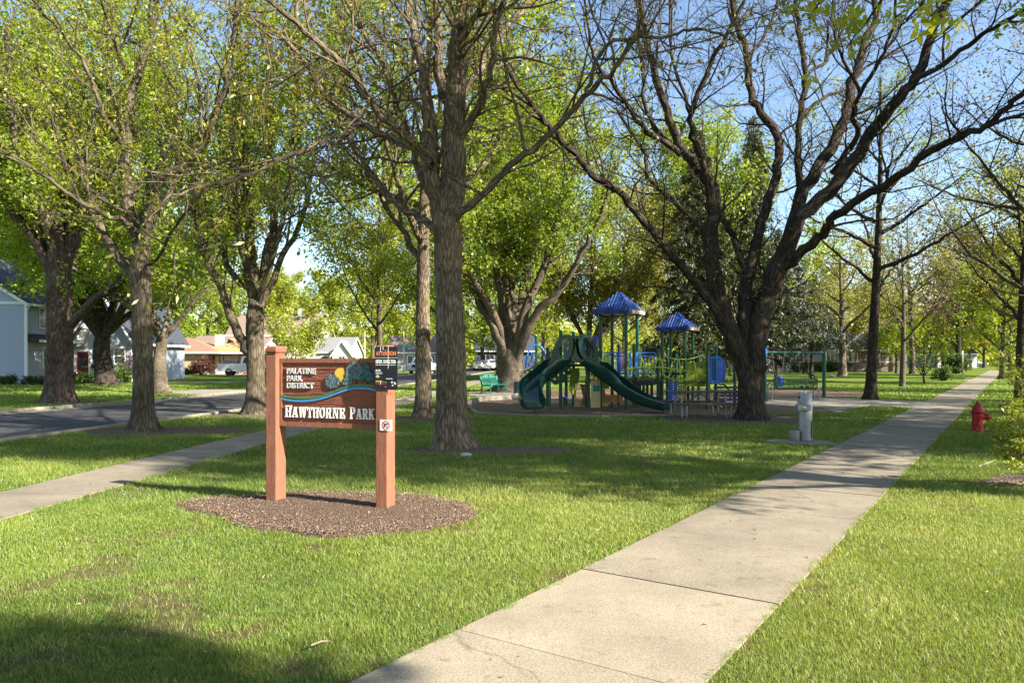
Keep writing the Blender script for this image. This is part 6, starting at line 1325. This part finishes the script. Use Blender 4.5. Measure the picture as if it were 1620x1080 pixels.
# drinking fountain
df = thing('drinking_fountain', 'grey cylindrical drinking fountain with a low pet bowl beside the path', 'drinking fountain', (5.92, 14.95, .022))
o_ = Vector((5.93, 14.95, .022)); b = MB(); b.lathe(o_, [(.132, 0), (.132, .93), (.128, .945), (.10, .952), (.098, .935), (0, .935)], 32); body = b.build('body', M['steel_paint'], df, smooth=True, angle=30)
b = MB(); b.box(o_ + Vector((.075, -.112, .22)), (.022, .012, .34)); b.build('access_slot', M['black'], body)
bx = Vector((-.10, -.13, 0)); b = MB()
b.prism([(-.14, -.11), (.13, -.11), (.13, .07), (.06, .11), (-.08, .11), (-.14, .04)], o_ + bx + UP * .60, (1, 0, 0), (0, 1, 0), .12); arm = b.build('basin', M['steel_paint'], df, bevel=.012)
b = MB(); b.lathe(o_ + bx + UP * .721, [(.11, 0), (.09, .004), (.0, .005)], 20); b.build('drain_plate', M['galv'], arm, smooth=True)
b = MB(); b.lathe(o_ + bx + Vector((-.02, -.111, .66)), [(.03, 0), (.03, .012), (.02, .016), (0, .017)], 16, Matrix(((1, 0, 0), (0, 0, -1), (0, 1, 0)))); b.build('push_button', M['brass'], arm, smooth=True)
b = MB(); b.tube(catmull([o_ + bx + Vector((-.1, .03, .72)), o_ + bx + Vector((-.1, .03, .765)), o_ + bx + Vector((-.075, .02, .785)), o_ + bx + Vector((-.05, .01, .77))], 4), .012, 8); b.build('spout', M['galv'], arm, smooth=True)
b = MB(); b.lathe(o_ + Vector((-.01, -.02, .936)), [(.014, 0), (.014, .05), (.02, .052), (.02, .065), (.008, .07)], 12); b.build('spout', M['brass'], df, smooth=True)
for sx in (-1, 1): b = MB(); b.lathe(o_ + Vector((sx * .128, -.03, .865)), [(.022, 0), (.022, .016), (.012, .02)], 12, Matrix(((0, 0, sx), (0, 1, 0), (-1, 0, 0)))); b.build('side_button', M['black'], body, smooth=True)
b = MB(); b.lathe(o_ + Vector((-.225, -.03, 0)), [(.098, 0), (.10, .01), (.10, .185), (.092, .19), (.085, .17), (.08, .12), (0, .11)], 24); b.build('pet_bowl', M['steel_paint'], df, smooth=True, angle=35)
# hydrant
hy = thing('fire_hydrant', 'red fire hydrant on the grass right of the path', 'fire hydrant', (10.58, 16.8, 0)); o_ = Vector((10.58, 16.8, 0))
b = MB(); b.lathe(o_, [(.13, 0), (.13, .04), (.115, .045), (.115, .42), (.125, .425), (.15, .44), (.155, .455), (.15, .47), (.115, .475), (.112, .53), (.10, .57), (.075, .61), (.045, .635), (.045, .645), (.03, .65), (.028, .68), (0, .683)], 28); b.build('barrel', M['hydrant'], hy, smooth=True, angle=35)
hd = Vector((.93, -.36, 0)).normalized(); mx_ = Matrix((Vector((-hd.y, hd.x, 0)), UP, hd)).transposed()
b = MB(); b.lathe(o_ + hd * .08 + UP * .33, [(.075, 0), (.075, .09), (.095, .095), (.095, .125), (.07, .13), (.07, .15), (.025, .155), (.025, .19), (0, .192)], 18, mx_); b.build('outlet', M['hydrant'], hy, smooth=True, angle=35)
h2 = Vector((-.36, -.93, 0)).normalized(); mx2 = Matrix((Vector((-h2.y, h2.x, 0)), UP, h2)).transposed()
b = MB(); b.lathe(o_ + h2 * .08 + UP * .34, [(.055, 0), (.055, .05), (.068, .055), (.068, .085), (.02, .09), (.02, .11), (0, .112)], 16, mx2); b.build('outlet', M['hydrant'], hy, smooth=True, angle=35)
# litter bin, thin posts, stones, fallen twigs
o_ = A(821, 600, 30.5); o_.z = 0; lb = thing('litter_bin', 'dark blue litter bin at the left edge of the playground behind the slide', 'bin', tuple(o_))
b = MB(); b.lathe(o_, [(.2, 0), (.22, .02), (.22, .72), (.2, .74), (.18, .70), (.0, .70)], 20); b.build('body', M['bin'], lb, smooth=True, angle=35)
o_ = A(1523, 595, 66); o_.z = 0; sp_ = thing('sign_post', 'thin pale post on the lawn left of the far stretch of path', 'post', tuple(o_)); b = MB(); b.box(o_ + UP * 1.2, (.09, .09, 2.4)); b.build('pole', M['pole_wood'], sp_)
b = MB(); b.box(o_ + Vector((-.05, -.06, 2.25)), (.05, .02, .3)); b.build('plate', M['plate_white'], sp_)
def rock(label, c, s, seed, m='stone', sq=.55):
    rg = random.Random(seed); import bmesh; bm = bmesh.new(); bmesh.ops.create_icosphere(bm, subdivisions=2, radius=1)
    for v in bm.verts: v.co = Vector((v.co.x * s, v.co.y * s * .7, v.co.z * s * sq)) * rg.uniform(.82, 1.12)
    me = bpy.data.meshes.new('stone'); bm.to_mesh(me); bm.free(); o = link('stone', me, M[m], None); o.location = c; tag(o, label, 'stone')
rock('flat pale stone lying in front of the rough barked tree', (-.79, 12.55, .03), .11, 1, sq=.3)
rock('pale stone at the corner of the playground edging under the slide', tuple(A(820, 630, 29.8) * Vector((1, 1, 0)) + UP * .12) if False else (A(820, 630, 29.8).x, 29.8, .12), .32, 2)
rock('small pale stone on the far lawn beyond the swings', (A(1317, 596, 68).x, 68, .1), .25, 3)
def stick(label, pts):
    b = MB(); b.tube([Vector(p) for p in pts], [.006] + [.005] * (len(pts) - 2) + [.002], 6); o = b.build('fallen_twig', M['twig'], None); tag(o, label, 'twig')
stick('pale fallen twig at the back edge of the mulch bed', [G(631, 790) + UP * .03, G(640, 787) + UP * .06, G(649, 784) + UP * .03])
stick('fallen twig on the grass in the lower left shade', [G(492, 1034) + UP * .05, G(508, 1029) + UP * .055, G(523, 1024) + UP * .04])
stick('thin dark twig lying in the soil by the shrub at the right edge', [G(1548, 741) + UP * .04, G(1566, 737) + UP * .06, G(1575, 732) + UP * .05])

# ------------------------------------------------------------------ houses
def window(par, c, wd, ht, facing, m='white_trim', bars=(2, 1), shut=False, depth=.08):
    """framed window on a wall: frame part with pane; facing is the outward direction"""
    f = Vector(facing).normalized(); u = UP.cross(f).normalized(); rot = Matrix((u, f, UP)).transposed(); c = Vector(c); b = MB(); t = .09
    for sx in (-1, 1): b.box(c + u * sx * (wd / 2 + t / 2) + f * .02, (t, depth, ht + 2 * t), rot=rot)
    for sz in (-1, 1): b.box(c + UP * sz * (ht / 2 + t / 2) + f * .02, (wd, depth, t), rot=rot)
    for i in range(1, bars[0]): b.box(c + u * (-wd / 2 + wd * i / bars[0]) + f * .015, (.05, depth * .6, ht), rot=rot)
    for i in range(1, bars[1]): b.box(c + UP * (-ht / 2 + ht * i / bars[1]) + f * .013, (wd, depth * .6, .05), rot=rot)
    w_ = b.build('window', M[m], par)
    b = MB(); b.box(c - f * .005, (wd, .04, ht), rot=rot); b.build('pane', M['glass'], w_)
    if shut:
        for sx in (-1, 1): b = MB(); b.box(c + u * sx * (wd / 2 + .3) + f * .025, (.34, .05, ht + .15), rot=rot); b.build('shutter', M['shutter'], par)
    return w_
def gable_box(par, x0, x1, y0, y1, ze, zr, axis, wallm, roofm, over=.35, zg=0.0, trim='white_trim'):
    """house volume: walls closed up to the gables, two roof slabs with overhang, fascia"""
    b = MB()
    if axis == 'y':
        xm = (x0 + x1) / 2; b.prism([(x0, zg), (x1, zg), (x1, ze), (xm, zr), (x0, ze)], (0, y1, 0), (1, 0, 0), UP, (y1 - y0)); b.build('wall', M[wallm], par)
        sl = (zr - ze) / (x1 - xm); b = MB()
        for sx, xe in ((-1, x0 - over), (1, x1 + over)):
            zl = ze - sl * over; b.prism([(xm, zr + .02), (xe, zl + .02), (xe, zl + .17), (xm, zr + .20)], (0, y1 + over, 0), (1, 0, 0), UP, (y1 - y0 + 2 * over))
        rf = b.build('roof', M[roofm], par); b = MB()
        for sx, xe in ((-1, x0 - over), (1, x1 + over)):
            zl = ze - sl * over; b.beam((xm, y0 - over - .03, zr + .06), (xe, y0 - over - .03, zl + .06), .05, .26, up=(0, 1, 0)) if False else b.prism([(xm, zr - .08), (xe, zl - .08), (xe, zl + .15), (xm, zr + .17)], (0, y0 - over - .003, 0), (1, 0, 0), UP, .05)
            b.box((xe + sx * .05, (y0 + y1) / 2, zl + .06), (.09, y1 - y0 + 2 * over, .18))
        b.build('fascia', M[trim], rf)
    else:
        ym = (y0 + y1) / 2; b.prism([(y0, zg), (y1, zg), (y1, ze), (ym, zr), (y0, ze)], (x0, 0, 0), (0, 1, 0), UP, (x1 - x0)); b.build('wall', M[wallm], par)
        sl = (zr - ze) / (y1 - ym); b = MB()
        for sy, ye in ((-1, y0 - over), (1, y1 + over)):
            zl = ze - sl * over; b.prism([(ym, zr + .02), (ye, zl + .02), (ye, zl + .17), (ym, zr + .20)], (x0 - over, 0, 0), (0, 1, 0), UP, (x1 - x0 + 2 * over))
        rf = b.build('roof', M[roofm], par); b = MB()
        for sy, ye in ((-1, y0 - over), (1, y1 + over)):
            zl = ze - sl * over; b.prism([(ym, zr - .08), (ye, zl - .08), (ye, zl + .15), (ym, zr + .17)], (x1 + over + .003, 0, 0), (0, 1, 0), UP, .05)
            b.box(((x0 + x1) / 2, ye + sy * .05, zl + .06), (x1 - x0 + 2 * over, .09, .18))
        b.build('fascia', M[trim], rf)
    return rf
def hip_roof(par, x0, x1, y0, y1, ze, zr, m, over=.5, trim='white_trim'):
    x0 -= over; x1 += over; y0 -= over; y1 += over; ym = (y0 + y1) / 2; d = (y1 - y0) / 2; b = MB()
    b.add([(x0, y0, ze), (x1, y0, ze), (x1, y1, ze), (x0, y1, ze), (x0 + d, ym, zr), (x1 - d, ym, zr)], [(0, 1, 5, 4), (1, 2, 5), (2, 3, 4, 5), (3, 0, 4), (3, 2, 1, 0)]); rf = b.build('roof', M[m], par)
    b = MB(); b.box(((x0 + x1) / 2, y0 - .04, ze - .06), (x1 - x0 + .16, .08, .2)); b.box((x1 + .04, (y0 + y1) / 2, ze - .061), (.08, y1 - y0, .19)); b.build('fascia', M[trim], rf); return rf
h = thing('blue_house', 'pale blue sided two storey house with dark roof and red front door', 'house', (-34, 53, 0))
gable_box(h, -44, -32.2, 49, 60, 5.4, 9.0, 'y', 'siding_blue', 'roof_dark')
b = MB(); b.box((-32.17, 48.97, 2.7), (.16, .16, 5.35)); b.build('corner_board', M['white_trim'], h)
b = MB(); b.box((-38.1, 48.975, 5.38), (11.7, .05, .18)); b.build('band_board', M['white_trim'], h)
b = MB(); b.tube([(-31.95, 49.0, 5.15), (-32.05, 48.86, 4.9), (-32.05, 48.86, .35), (-32.5, 48.75, .12), (-33.1, 48.7, .06)], .05, 8); b.build('downpipe', M['white_trim'], h)
b = MB(); b.prism([(-32.2, 3.35), (-31.3, 2.95), (-31.3, 2.82), (-32.2, 2.82)], (0, 53.9, 0), (1, 0, 0), UP, 4.9); pr_ = b.build('pent_roof', M['roof_dark'], h)
b = MB(); b.box((-31.26, 51.45, 2.87), (.07, 4.95, .16)); b.build('fascia', M['white_trim'], pr_)
window(h, (-32.2, 50.9, 4.45), 1.0, 1.25, (1, 0, 0), bars=(1, 2)); window(h, (-32.2, 51.3, 1.75), 1.0, 1.25, (1, 0, 0), bars=(1, 2))
window(h, (-32.2, 53.2, 4.45), .9, 1.2, (1, 0, 0), bars=(1, 2))
gable_box(h, -32.19, -27.9, 54.2, 63, 3.15, 6.6, 'y', 'siding_blue', 'roof_dark', over=.3)
b = MB(); b.box((-31.42, 54.17, 1.16), (.80, .06, 2.0)); dr = b.build('door', M['door_red'], h, bevel=.01)
b = MB(); b.box((-31.42, 54.135, 1.45), (.42, .02, .95)); b.build('door_glass', M['glass'], dr)
b = MB(); b.lathe((-31.13, 54.13, 1.08), [(.035, 0), (.035, .04), (0, .05)], 10, Matrix(((1, 0, 0), (0, 0, -1), (0, 1, 0)))); b.build('handle', M['brass'], dr)
b = MB()
for x in (-31.94, -30.90): b.box((x, 54.15, 1.2), (.18, .12, 2.3))
b.box((-31.42, 54.15, 2.29), (.86, .12, .2)); b.build('door_frame', M['white_trim'], h)
sw_ = [(-32.15, 2.72), (-31.9, 2.75), (-31.6, 2.86), (-31.35, 3.08), (-31.15, 3.42), (-31.0, 3.62)]
b = MB(); b.strip([(p[0], p[1] + .16) for p in sw_], sw_, (0, 54.15, 0), (1, 0, 0), UP, .9); pr2 = b.build('porch_roof', M['white_trim'], h)
b = MB(); b.strip([(p[0], p[1] + .24) for p in sw_], [(p[0], p[1] + .163) for p in sw_], (0, 54.15, 0), (1, 0, 0), UP, .97); b.build('porch_shingles', M['roof_dark'], pr2)
b = MB(); b.lathe((-30.55, 54.1, 1.95), [(.03, -.1), (.08, -.05), (.09, .12), (.04, .2), (0, .22)], 10); b.build('porch_lamp', M['black'], h, smooth=True)
b = MB(); b.box((-30.55, 54.1, 1.15), (.36, .16, .3)); b.build('mailbox', M['black'], h, bevel=.03)
window(h, (-28.75, 54.2, 1.9), .7, 1.1, (0, -1, 0), bars=(1, 2))
b = MB(); b.box((-31.4, 53.5, .06), (2.0, 1.3, .12)); b.build('doorstep', M['concrete'], h)
h = thing('brick_bungalow', 'low tan brick bungalow with brown and orange roofs and dark shuttered window', 'house', (-36, 83, 0))
b = MB(); b.box((-38.2, 84.5, 1.2), (9.4, 9, 2.4)); b.build('wall', M['brick_tan'], h)
b = MB(); b.box((-31.0, 85.5, 1.195), (4.98, 7.5, 2.39)); b.build('garage_wall', M['brick_tan'], h)
rf = hip_roof(h, -42.9, -32.2, 80, 89, 2.42, 4.1, 'roof_brown', over=.6); hip_roof(h, -34.6, -28.4, 80.9, 89.4, 2.40, 4.02, 'roof_orange', over=.5)
b = MB(); b.box((-33.2, 84, 3.4), (.8, .7, 2.1)); b.build('chimney', M['stone'], rf)
window(h, (-36.85, 80, 1.55), 1.0, 1.15, (0, -1, 0), bars=(2, 2), shut=True); window(h, (-41.3, 80, 1.5), .9, 1.1, (0, -1, 0), bars=(2, 2), shut=True)
b = MB(); b.box((-31.9, 81.7, 1.0), (1.7, .1, 2.0)); b.build('garage_door', M['garage_door'], h)
b = MB(); b.box((-33.2, 81.7, 1.0), (.6, .08, 2.0)); b.build('door', M['shutter'], h)
h = thing('mauve_roofed_house', 'house behind the bungalow of which mostly a long mauve roof shows', 'house', (-38, 104, 0))
gable_box(h, -44, -34, 100, 109, 2.9, 4.75, 'x', 'siding_cream', 'roof_mauve'); window(h, (-36, 100, 1.6), 1.2, 1.1, (0, -1, 0))
h = thing('cream_house', 'tall cream house with mauve roof and white gable behind the round ornamental tree', 'house', (-34, 116, 0))
gable_box(h, -43, -29.4, 112, 121, 5.4, 8.6, 'x', 'siding_cream', 'roof_mauve'); window(h, (-29.4, 116.5, 4.6), 1.3, 1.5, (1, 0, 0)); window(h, (-33, 112, 4.0), 1.3, 1.3, (0, -1, 0)); window(h, (-37, 112, 4.0), 1.3, 1.3, (0, -1, 0))
b = MB(); b.box((-33, 116, 8.9), (.9, .9, 1.2)); b.build('chimney', M['white_trim'], h)
h = thing('grey_roofed_cottage', 'small cream cottage with pale grey roof and two front gables above the park sign', 'house', (-24, 103, 0))
gable_box(h, -26.8, -22.3, 101, 110, 2.6, 4.6, 'x', 'siding_cream', 'roof_grey', over=.25); gable_box(h, -23.9, -21.4, 98.5, 101.2, 2.3, 4.0, 'y', 'siding_cream', 'roof_grey', over=.25)
window(h, (-22.65, 98.5, 1.5), .8, 1.0, (0, -1, 0)); window(h, (-25.6, 101, 1.5), .9, 1.0, (0, -1, 0))
h = thing('street_end_house', 'brown roofed house up the street behind the silver pickup', 'house', (-12.5, 112, 0))
gable_box(h, -18, -9.5, 108, 116, 2.7, 5.0, 'x', 'siding_grey', 'roof_mauve'); window(h, (-14.5, 108, 1.6), 1.4, 1.1, (0, -1, 0)); window(h, (-11.8, 108, 1.6), 1.0, 1.1, (0, -1, 0))
h = thing('navy_house', 'dark navy sided house up the street behind the silver car', 'house', (-1, 118, 0))
gable_box(h, -5.6, 3.4, 114, 123, 3.0, 5.6, 'x', 'siding_navy', 'roof_dark'); window(h, (-3.4, 114, 1.7), 1.2, 1.2, (0, -1, 0)); b = MB(); b.box((-1.6, 113.95, 1.05), (.95, .08, 2.1)); b.build('door', M['white_trim'], h)
b = MB(); b.beam((-5.4, 112.5, 2.3), (-3.2, 111.5, .9), .08, .1); b.beam((-5.4, 112.5, 1.5), (-3.2, 111.5, .1), .08, .1)
for k in range(5): q = Vector((-5.4, 112.5, 1.5)).lerp(Vector((-3.2, 111.5, .1)), k / 4); b.box(q + UP * .4, (.07, .07, .9))
b.build('stair_rail', M['white_trim'], h)
h = thing('brick_ranch_house', 'long low grey and brick ranch house across the park behind the swings', 'house', (43, 104, 0))
gable_box(h, 36.6, 53.4, 100, 110, 3.0, 5.1, 'x', 'siding_grey', 'roof_dark', over=.5); gable_box(h, 30.6, 36.58, 99, 108, 2.9, 4.7, 'y', 'siding_grey', 'roof_dark', over=.3)
b = MB(); b.box((45, 99.94, .55), (16.7, .1, 1.1)); b.build('brick_base', M['brick_brown'], h); b = MB(); b.box((49.6, 99.9, 1.4), (6.5, .09, 2.8)); b.build('brick_front', M['brick_brown'], h)
for x, wd in ((39.4, 2.0), (43.0, 1.0), (46.0, 1.2), (50.5, 1.6)): window(h, (x, 99.9, 1.95), wd, 1.2, (0, -1, 0), bars=(2, 1))
b = MB(); b.box((37.45, 99.92, 1.1), (.95, .1, 2.1)); b.build('door', M['white_trim'], h); b = MB(); b.box((33.6, 98.95, 1.15), (4.4, .08, 2.2)); b.build('garage_door', M['garage_door'], h)
h = thing('far_house', 'low white house far off, coloured grey for shade, behind the purple leaved tree', 'house', (80, 146, 0))
gable_box(h, 80, 88, 140, 150, 2.7, 4.6, 'x', 'siding_grey', 'roof_dark'); window(h, (82, 140, 1.7), 1.4, 1.2, (0, -1, 0)); window(h, (86, 140, 1.7), 1.4, 1.2, (0, -1, 0))  # white house in grey siding: the tree shade is put into the colour

# ------------------------------------------------------------------ vehicles (local: +x forward, built at the place with a heading)
def vehicle(name, label, cat, loc, heading, paint, prof, cabin, glass_lo, W, wheels, wr, extras=None):
    root = thing(name, label, cat, (0, 0, 0)); P = lambda l: l
    b = MB(); b.prism(prof, (0, W / 2, 0), (1, 0, 0), UP, W); b.build('body', M[paint], root, bevel=.05)
    b = MB(); xs = [p[0] for p in cabin]; k = len(cabin); ins = .14
    zmin = min(p[1] for p in cabin); zmax = max(p[1] for p in cabin); vs = []
    for sy in (-1, 1):
        for p in cabin: vs.append((p[0], sy * (W / 2 - .02 - ins * (p[1] - zmin) / (zmax - zmin)), p[1]))
    b.add(vs, [tuple(range(k)), tuple(range(k, 2 * k))[::-1]] + [(i, (i + 1) % k, k + (i + 1) % k, k + i) for i in range(k)]); cb = b.build('cabin', M[paint], root, bevel=.04)
    # side glass follows the cabin outline, inset; front and rear glass
    cx = sum(xs) / k; cz = (zmin + zmax) / 2
    for sy in (-1, 1):
        for (x0, x1) in glass_lo:
            q = [(x0, zmin + .06), (x1, zmin + .06), (x1 - (.0 if x1 < max(xs) - .7 else .42), zmax - .1), (x0 + (.0 if x0 > min(xs) + .6 else .18), zmax - .1)]
            yy = lambda z: sy * (W / 2 - .02 - ins * (z - zmin) / (zmax - zmin) + .012); b = MB(); b.add([(p[0], yy(p[1]), p[1]) for p in q] + [(p[0], yy(p[1]) - sy * .03, p[1]) for p in q], [(0, 1, 2, 3), (7, 6, 5, 4), (0, 1, 5, 4), (1, 2, 6, 5), (2, 3, 7, 6), (3, 0, 4, 7)]); b.build('side_window', M['glass'], cb)
    fr = sorted(cabin, key=lambda p: -p[0])[:1][0]; tp = sorted([p for p in cabin if p[1] > zmax - .06], key=lambda p: -p[0])[0]
    def screen(a, t, nm, sg):
        w0, w1 = W / 2 - .16, W / 2 - .24; o = .015 * sg; b = MB(); a2 = (a[0] + (t[0] - a[0]) * .1, a[1] + (t[1] - a[1]) * .1); t2 = (a[0] + (t[0] - a[0]) * .9, a[1] + (t[1] - a[1]) * .9)
        b.add([(a2[0] + o, -w0, a2[1] + .01), (a2[0] + o, w0, a2[1] + .01), (t2[0] + o, w1, t2[1] + .01), (t2[0] + o, -w1, t2[1] + .01), (a2[0] - o, -w0, a2[1] - .01), (a2[0] - o, w0, a2[1] - .01), (t2[0] - o, w1, t2[1] - .01), (t2[0] - o, -w1, t2[1] - .01)], [(0, 1, 2, 3), (7, 6, 5, 4), (0, 1, 5, 4), (1, 2, 6, 5), (2, 3, 7, 6), (3, 0, 4, 7)]); b.build(nm, M['glass'], cb)
    screen(fr, tp, 'windscreen', 1); bk = sorted(cabin, key=lambda p: p[0])[0]; tb_ = sorted([p for p in cabin if p[1] > zmax - .06], key=lambda p: p[0])[0]; screen(bk, tb_, 'rear_window', -1)
    mxw = Matrix(((1, 0, 0), (0, 0, 1), (0, -1, 0)))
    for x in wheels:
        for sy in (-1, 1):
            mw = Matrix(((1, 0, 0), (0, 0, sy), (0, 1, 0))); b = MB(); b.lathe((x, sy * (W / 2 - .22), wr), [(wr * .6, 0), (wr * .95, 0), (wr, .04), (wr, .2), (wr * .95, .24), (wr * .62, .24), (wr * .6, .2)], 22, mw); wh = b.build('wheel', M['tyre'], root, smooth=True)
            b = MB(); b.lathe((x, sy * (W / 2 - .22), wr), [(wr * .6, .0), (wr * .62, .2), (wr * .5, .19), (wr * .45, .15), (wr * .2, .16), (wr * .15, .2), (0, .2)], 18, mw); b.build('rim', M['rim'], wh, smooth=True)
    x1 = max(p[0] for p in prof); x0 = min(p[0] for p in prof); zf = max(p[1] for p in prof if p[0] > x1 - .25)
    for sy in (-1, 1):
        b = MB(); b.box((x1 - .04, sy * (W / 2 - .26), zf - .16), (.14, .36, .18)); b.build('headlight', M['lamp_glass'], root, bevel=.03)
        b = MB(); b.box((x0 + .03, sy * (W / 2 - .12), zf - .14), (.1, .16, .3)); b.build('tail_light', M['lamp_red'], root, bevel=.02)
        b = MB(); b.box((max(xs) - .55, sy * (W / 2 + .08), zmin + .1), (.12, .2, .16)); b.build('mirror', M[paint], root, bevel=.03)
    b = MB(); b.box((x1 - .02, 0, zf - .22), (.1, W - .9, .26)); b.build('grille', M['black'], root, bevel=.02)
    b = MB(); b.box((x1 + .0, 0, .48), (.2, W - .06, .2)); b.build('bumper', M['rim'], root, bevel=.04)
    if extras: extras(root, W)
    root.location = loc; root.rotation_euler = (0, 0, heading); return root
TRK = [(-2.85, .45), (-2.9, .75), (-2.88, 1.18), (.2, 1.18), (.22, 1.22), (1.2, 1.22), (1.3, 1.2), (2.7, 1.12), (2.85, 1.0), (2.88, .6), (2.8, .4)]
TRC = [(-.75, 1.19), (1.35, 1.19), (.62, 1.86), (-.15, 1.92), (-.62, 1.86)]
def rack(root, W):
    b = MB()
    for x in (-2.7, -.9, 1.3):
        for sy in (-1, 1): b.tube([(x, sy * (W / 2 - .08), 1.15), (x, sy * (W / 2 - .12), 2.1)], .05, 6)
        b.tube([(x, -W / 2 + .12, 2.1), (x, W / 2 - .12, 2.1)], .05, 6)
    for sy in (-1, 1): b.tube([(-2.75, sy * (W / 2 - .12), 2.1), (1.5, sy * (W / 2 - .12), 2.1)], .05, 6)
    b.build('ladder_rack', M['black'], root)
    b = MB(); b.box((-1.8, 0, 1.36), (1.3, W - .5, .34)); b.build('cargo', M['galv'], root, bevel=.03)
vehicle('pickup_truck', 'white pickup truck with ladder rack parked in the bungalow driveway', 'pickup truck', (-26.4, 74.5, .02), R(10), 'car_white', TRK, TRC, [(-.55, .2), (.28, 1.15)], 1.95, (-1.85, 1.75), .36, rack)
vehicle('pickup_truck', 'silver pickup truck facing the camera on the street behind the sign pole', 'pickup truck', (-9.9, 82.5, .01), R(-97), 'car_silver', TRK, TRC, [(-.55, .2), (.28, 1.15)], 2.0, (-1.85, 1.75), .4)
SUV = [(-2.2, .42), (-2.27, .7), (-2.22, 1.05), (-2.0, 1.08), (.9, 1.06), (1.2, 1.02), (2.05, .92), (2.22, .78), (2.24, .5), (2.15, .36)]
SUC = [(-2.12, 1.04), (1.25, 1.04), (.45, 1.52), (-.3, 1.62), (-1.5, 1.6), (-1.85, 1.5)]
vehicle('parked_car', 'silver hatchback parked in front of the navy house', 'car', (-3.6, 104, .01), R(205), 'car_silver', SUV, SUC, [(-1.8, -1.0), (-.92, -.05), (.03, 1.0)], 1.8, (-1.35, 1.35), .34)
vehicle('parked_car', 'dark blue car at the far end of the right hand path', 'car', (92, 148, .01), R(10), 'car_blue', SUV, SUC, [(-1.8, -1.0), (-.92, -.05), (.03, 1.0)], 1.8, (-1.35, 1.35), .34)
# street name pole, utility pole
o_ = A(638.5, 590, 78); o_.z = 0; sp_ = thing('street_sign', 'street name pole with teal plates left of the silver pickup', 'street sign', tuple(o_))
b = MB(); b.tube([o_, o_ + UP * 4.6], .07, 10); b.build('pole', M['pole_wood'], sp_, smooth=True)
b = MB(); b.box(o_ + Vector((.5, -.06, 2.95)), (.95, .02, .22)); b.build('name_plate', M['sign_teal'], sp_)
b = MB(); b.box(o_ + Vector((-.02, -.1, 2.7)), (.3, .02, .2), rz=.9); b.build('name_plate', M['sign_teal'], sp_)
o_ = A(577, 590, 120); o_.z = 0; up_ = thing('utility_pole', 'thin wooden utility pole with crossarm above the grey roofed cottage', 'pole', tuple(o_))
b = MB(); b.tube([o_, o_ + UP * 6.5], [.13, .1], 10); b.build('pole', M['pole_wood'], up_, smooth=True); b = MB(); b.box(o_ + UP * 5.4, (1.8, .1, .12)); b.build('crossarm', M['pole_wood'], up_)

# ------------------------------------------------------------------ the wood closing the view far behind everything
def far_wood():
    rs = np.random.RandomState(5); n = 90000; ax = rs.uniform(-.95, .95, n); Y = rs.uniform(165, 215, n); X = ax * Y
    top = 5.5 + 7 * vnoise(X + 900, Y, 16, 31) + 4 * vnoise(X + 900, Y, 5, 32); z = top * rs.rand(n) ** .8
    pos = np.stack([X, Y, z], 1); d = rs.randn(n, 3); d /= np.linalg.norm(d, axis=1, keepdims=True); s_ = np.cross(d, rs.randn(n, 3)); s_ /= np.linalg.norm(s_, axis=1, keepdims=True)
    L = rs.uniform(.5, 1.3, (n, 1)); v = np.stack([pos, pos + d * L * .5 + s_ * L * .35, pos + d * L, pos + d * L * .5 - s_ * L * .35], 1).reshape(-1, 3)
    tone = np.repeat(np.clip(vnoise(X + 900, Y, 9, 33) * .9 + rs.rand(n) * .3 - .1, 0, 1), 4)
    me = mesh_np('far_wood', v, np.arange(n * 4).reshape(n, 4), False, {'tone': ('FLOAT', tone)}); o = link('far_wood', me, M['leaf_spring'], None); tag(o, 'hazy belt of far trees closing the view behind the houses', 'woodland', kind='stuff')
far_wood()
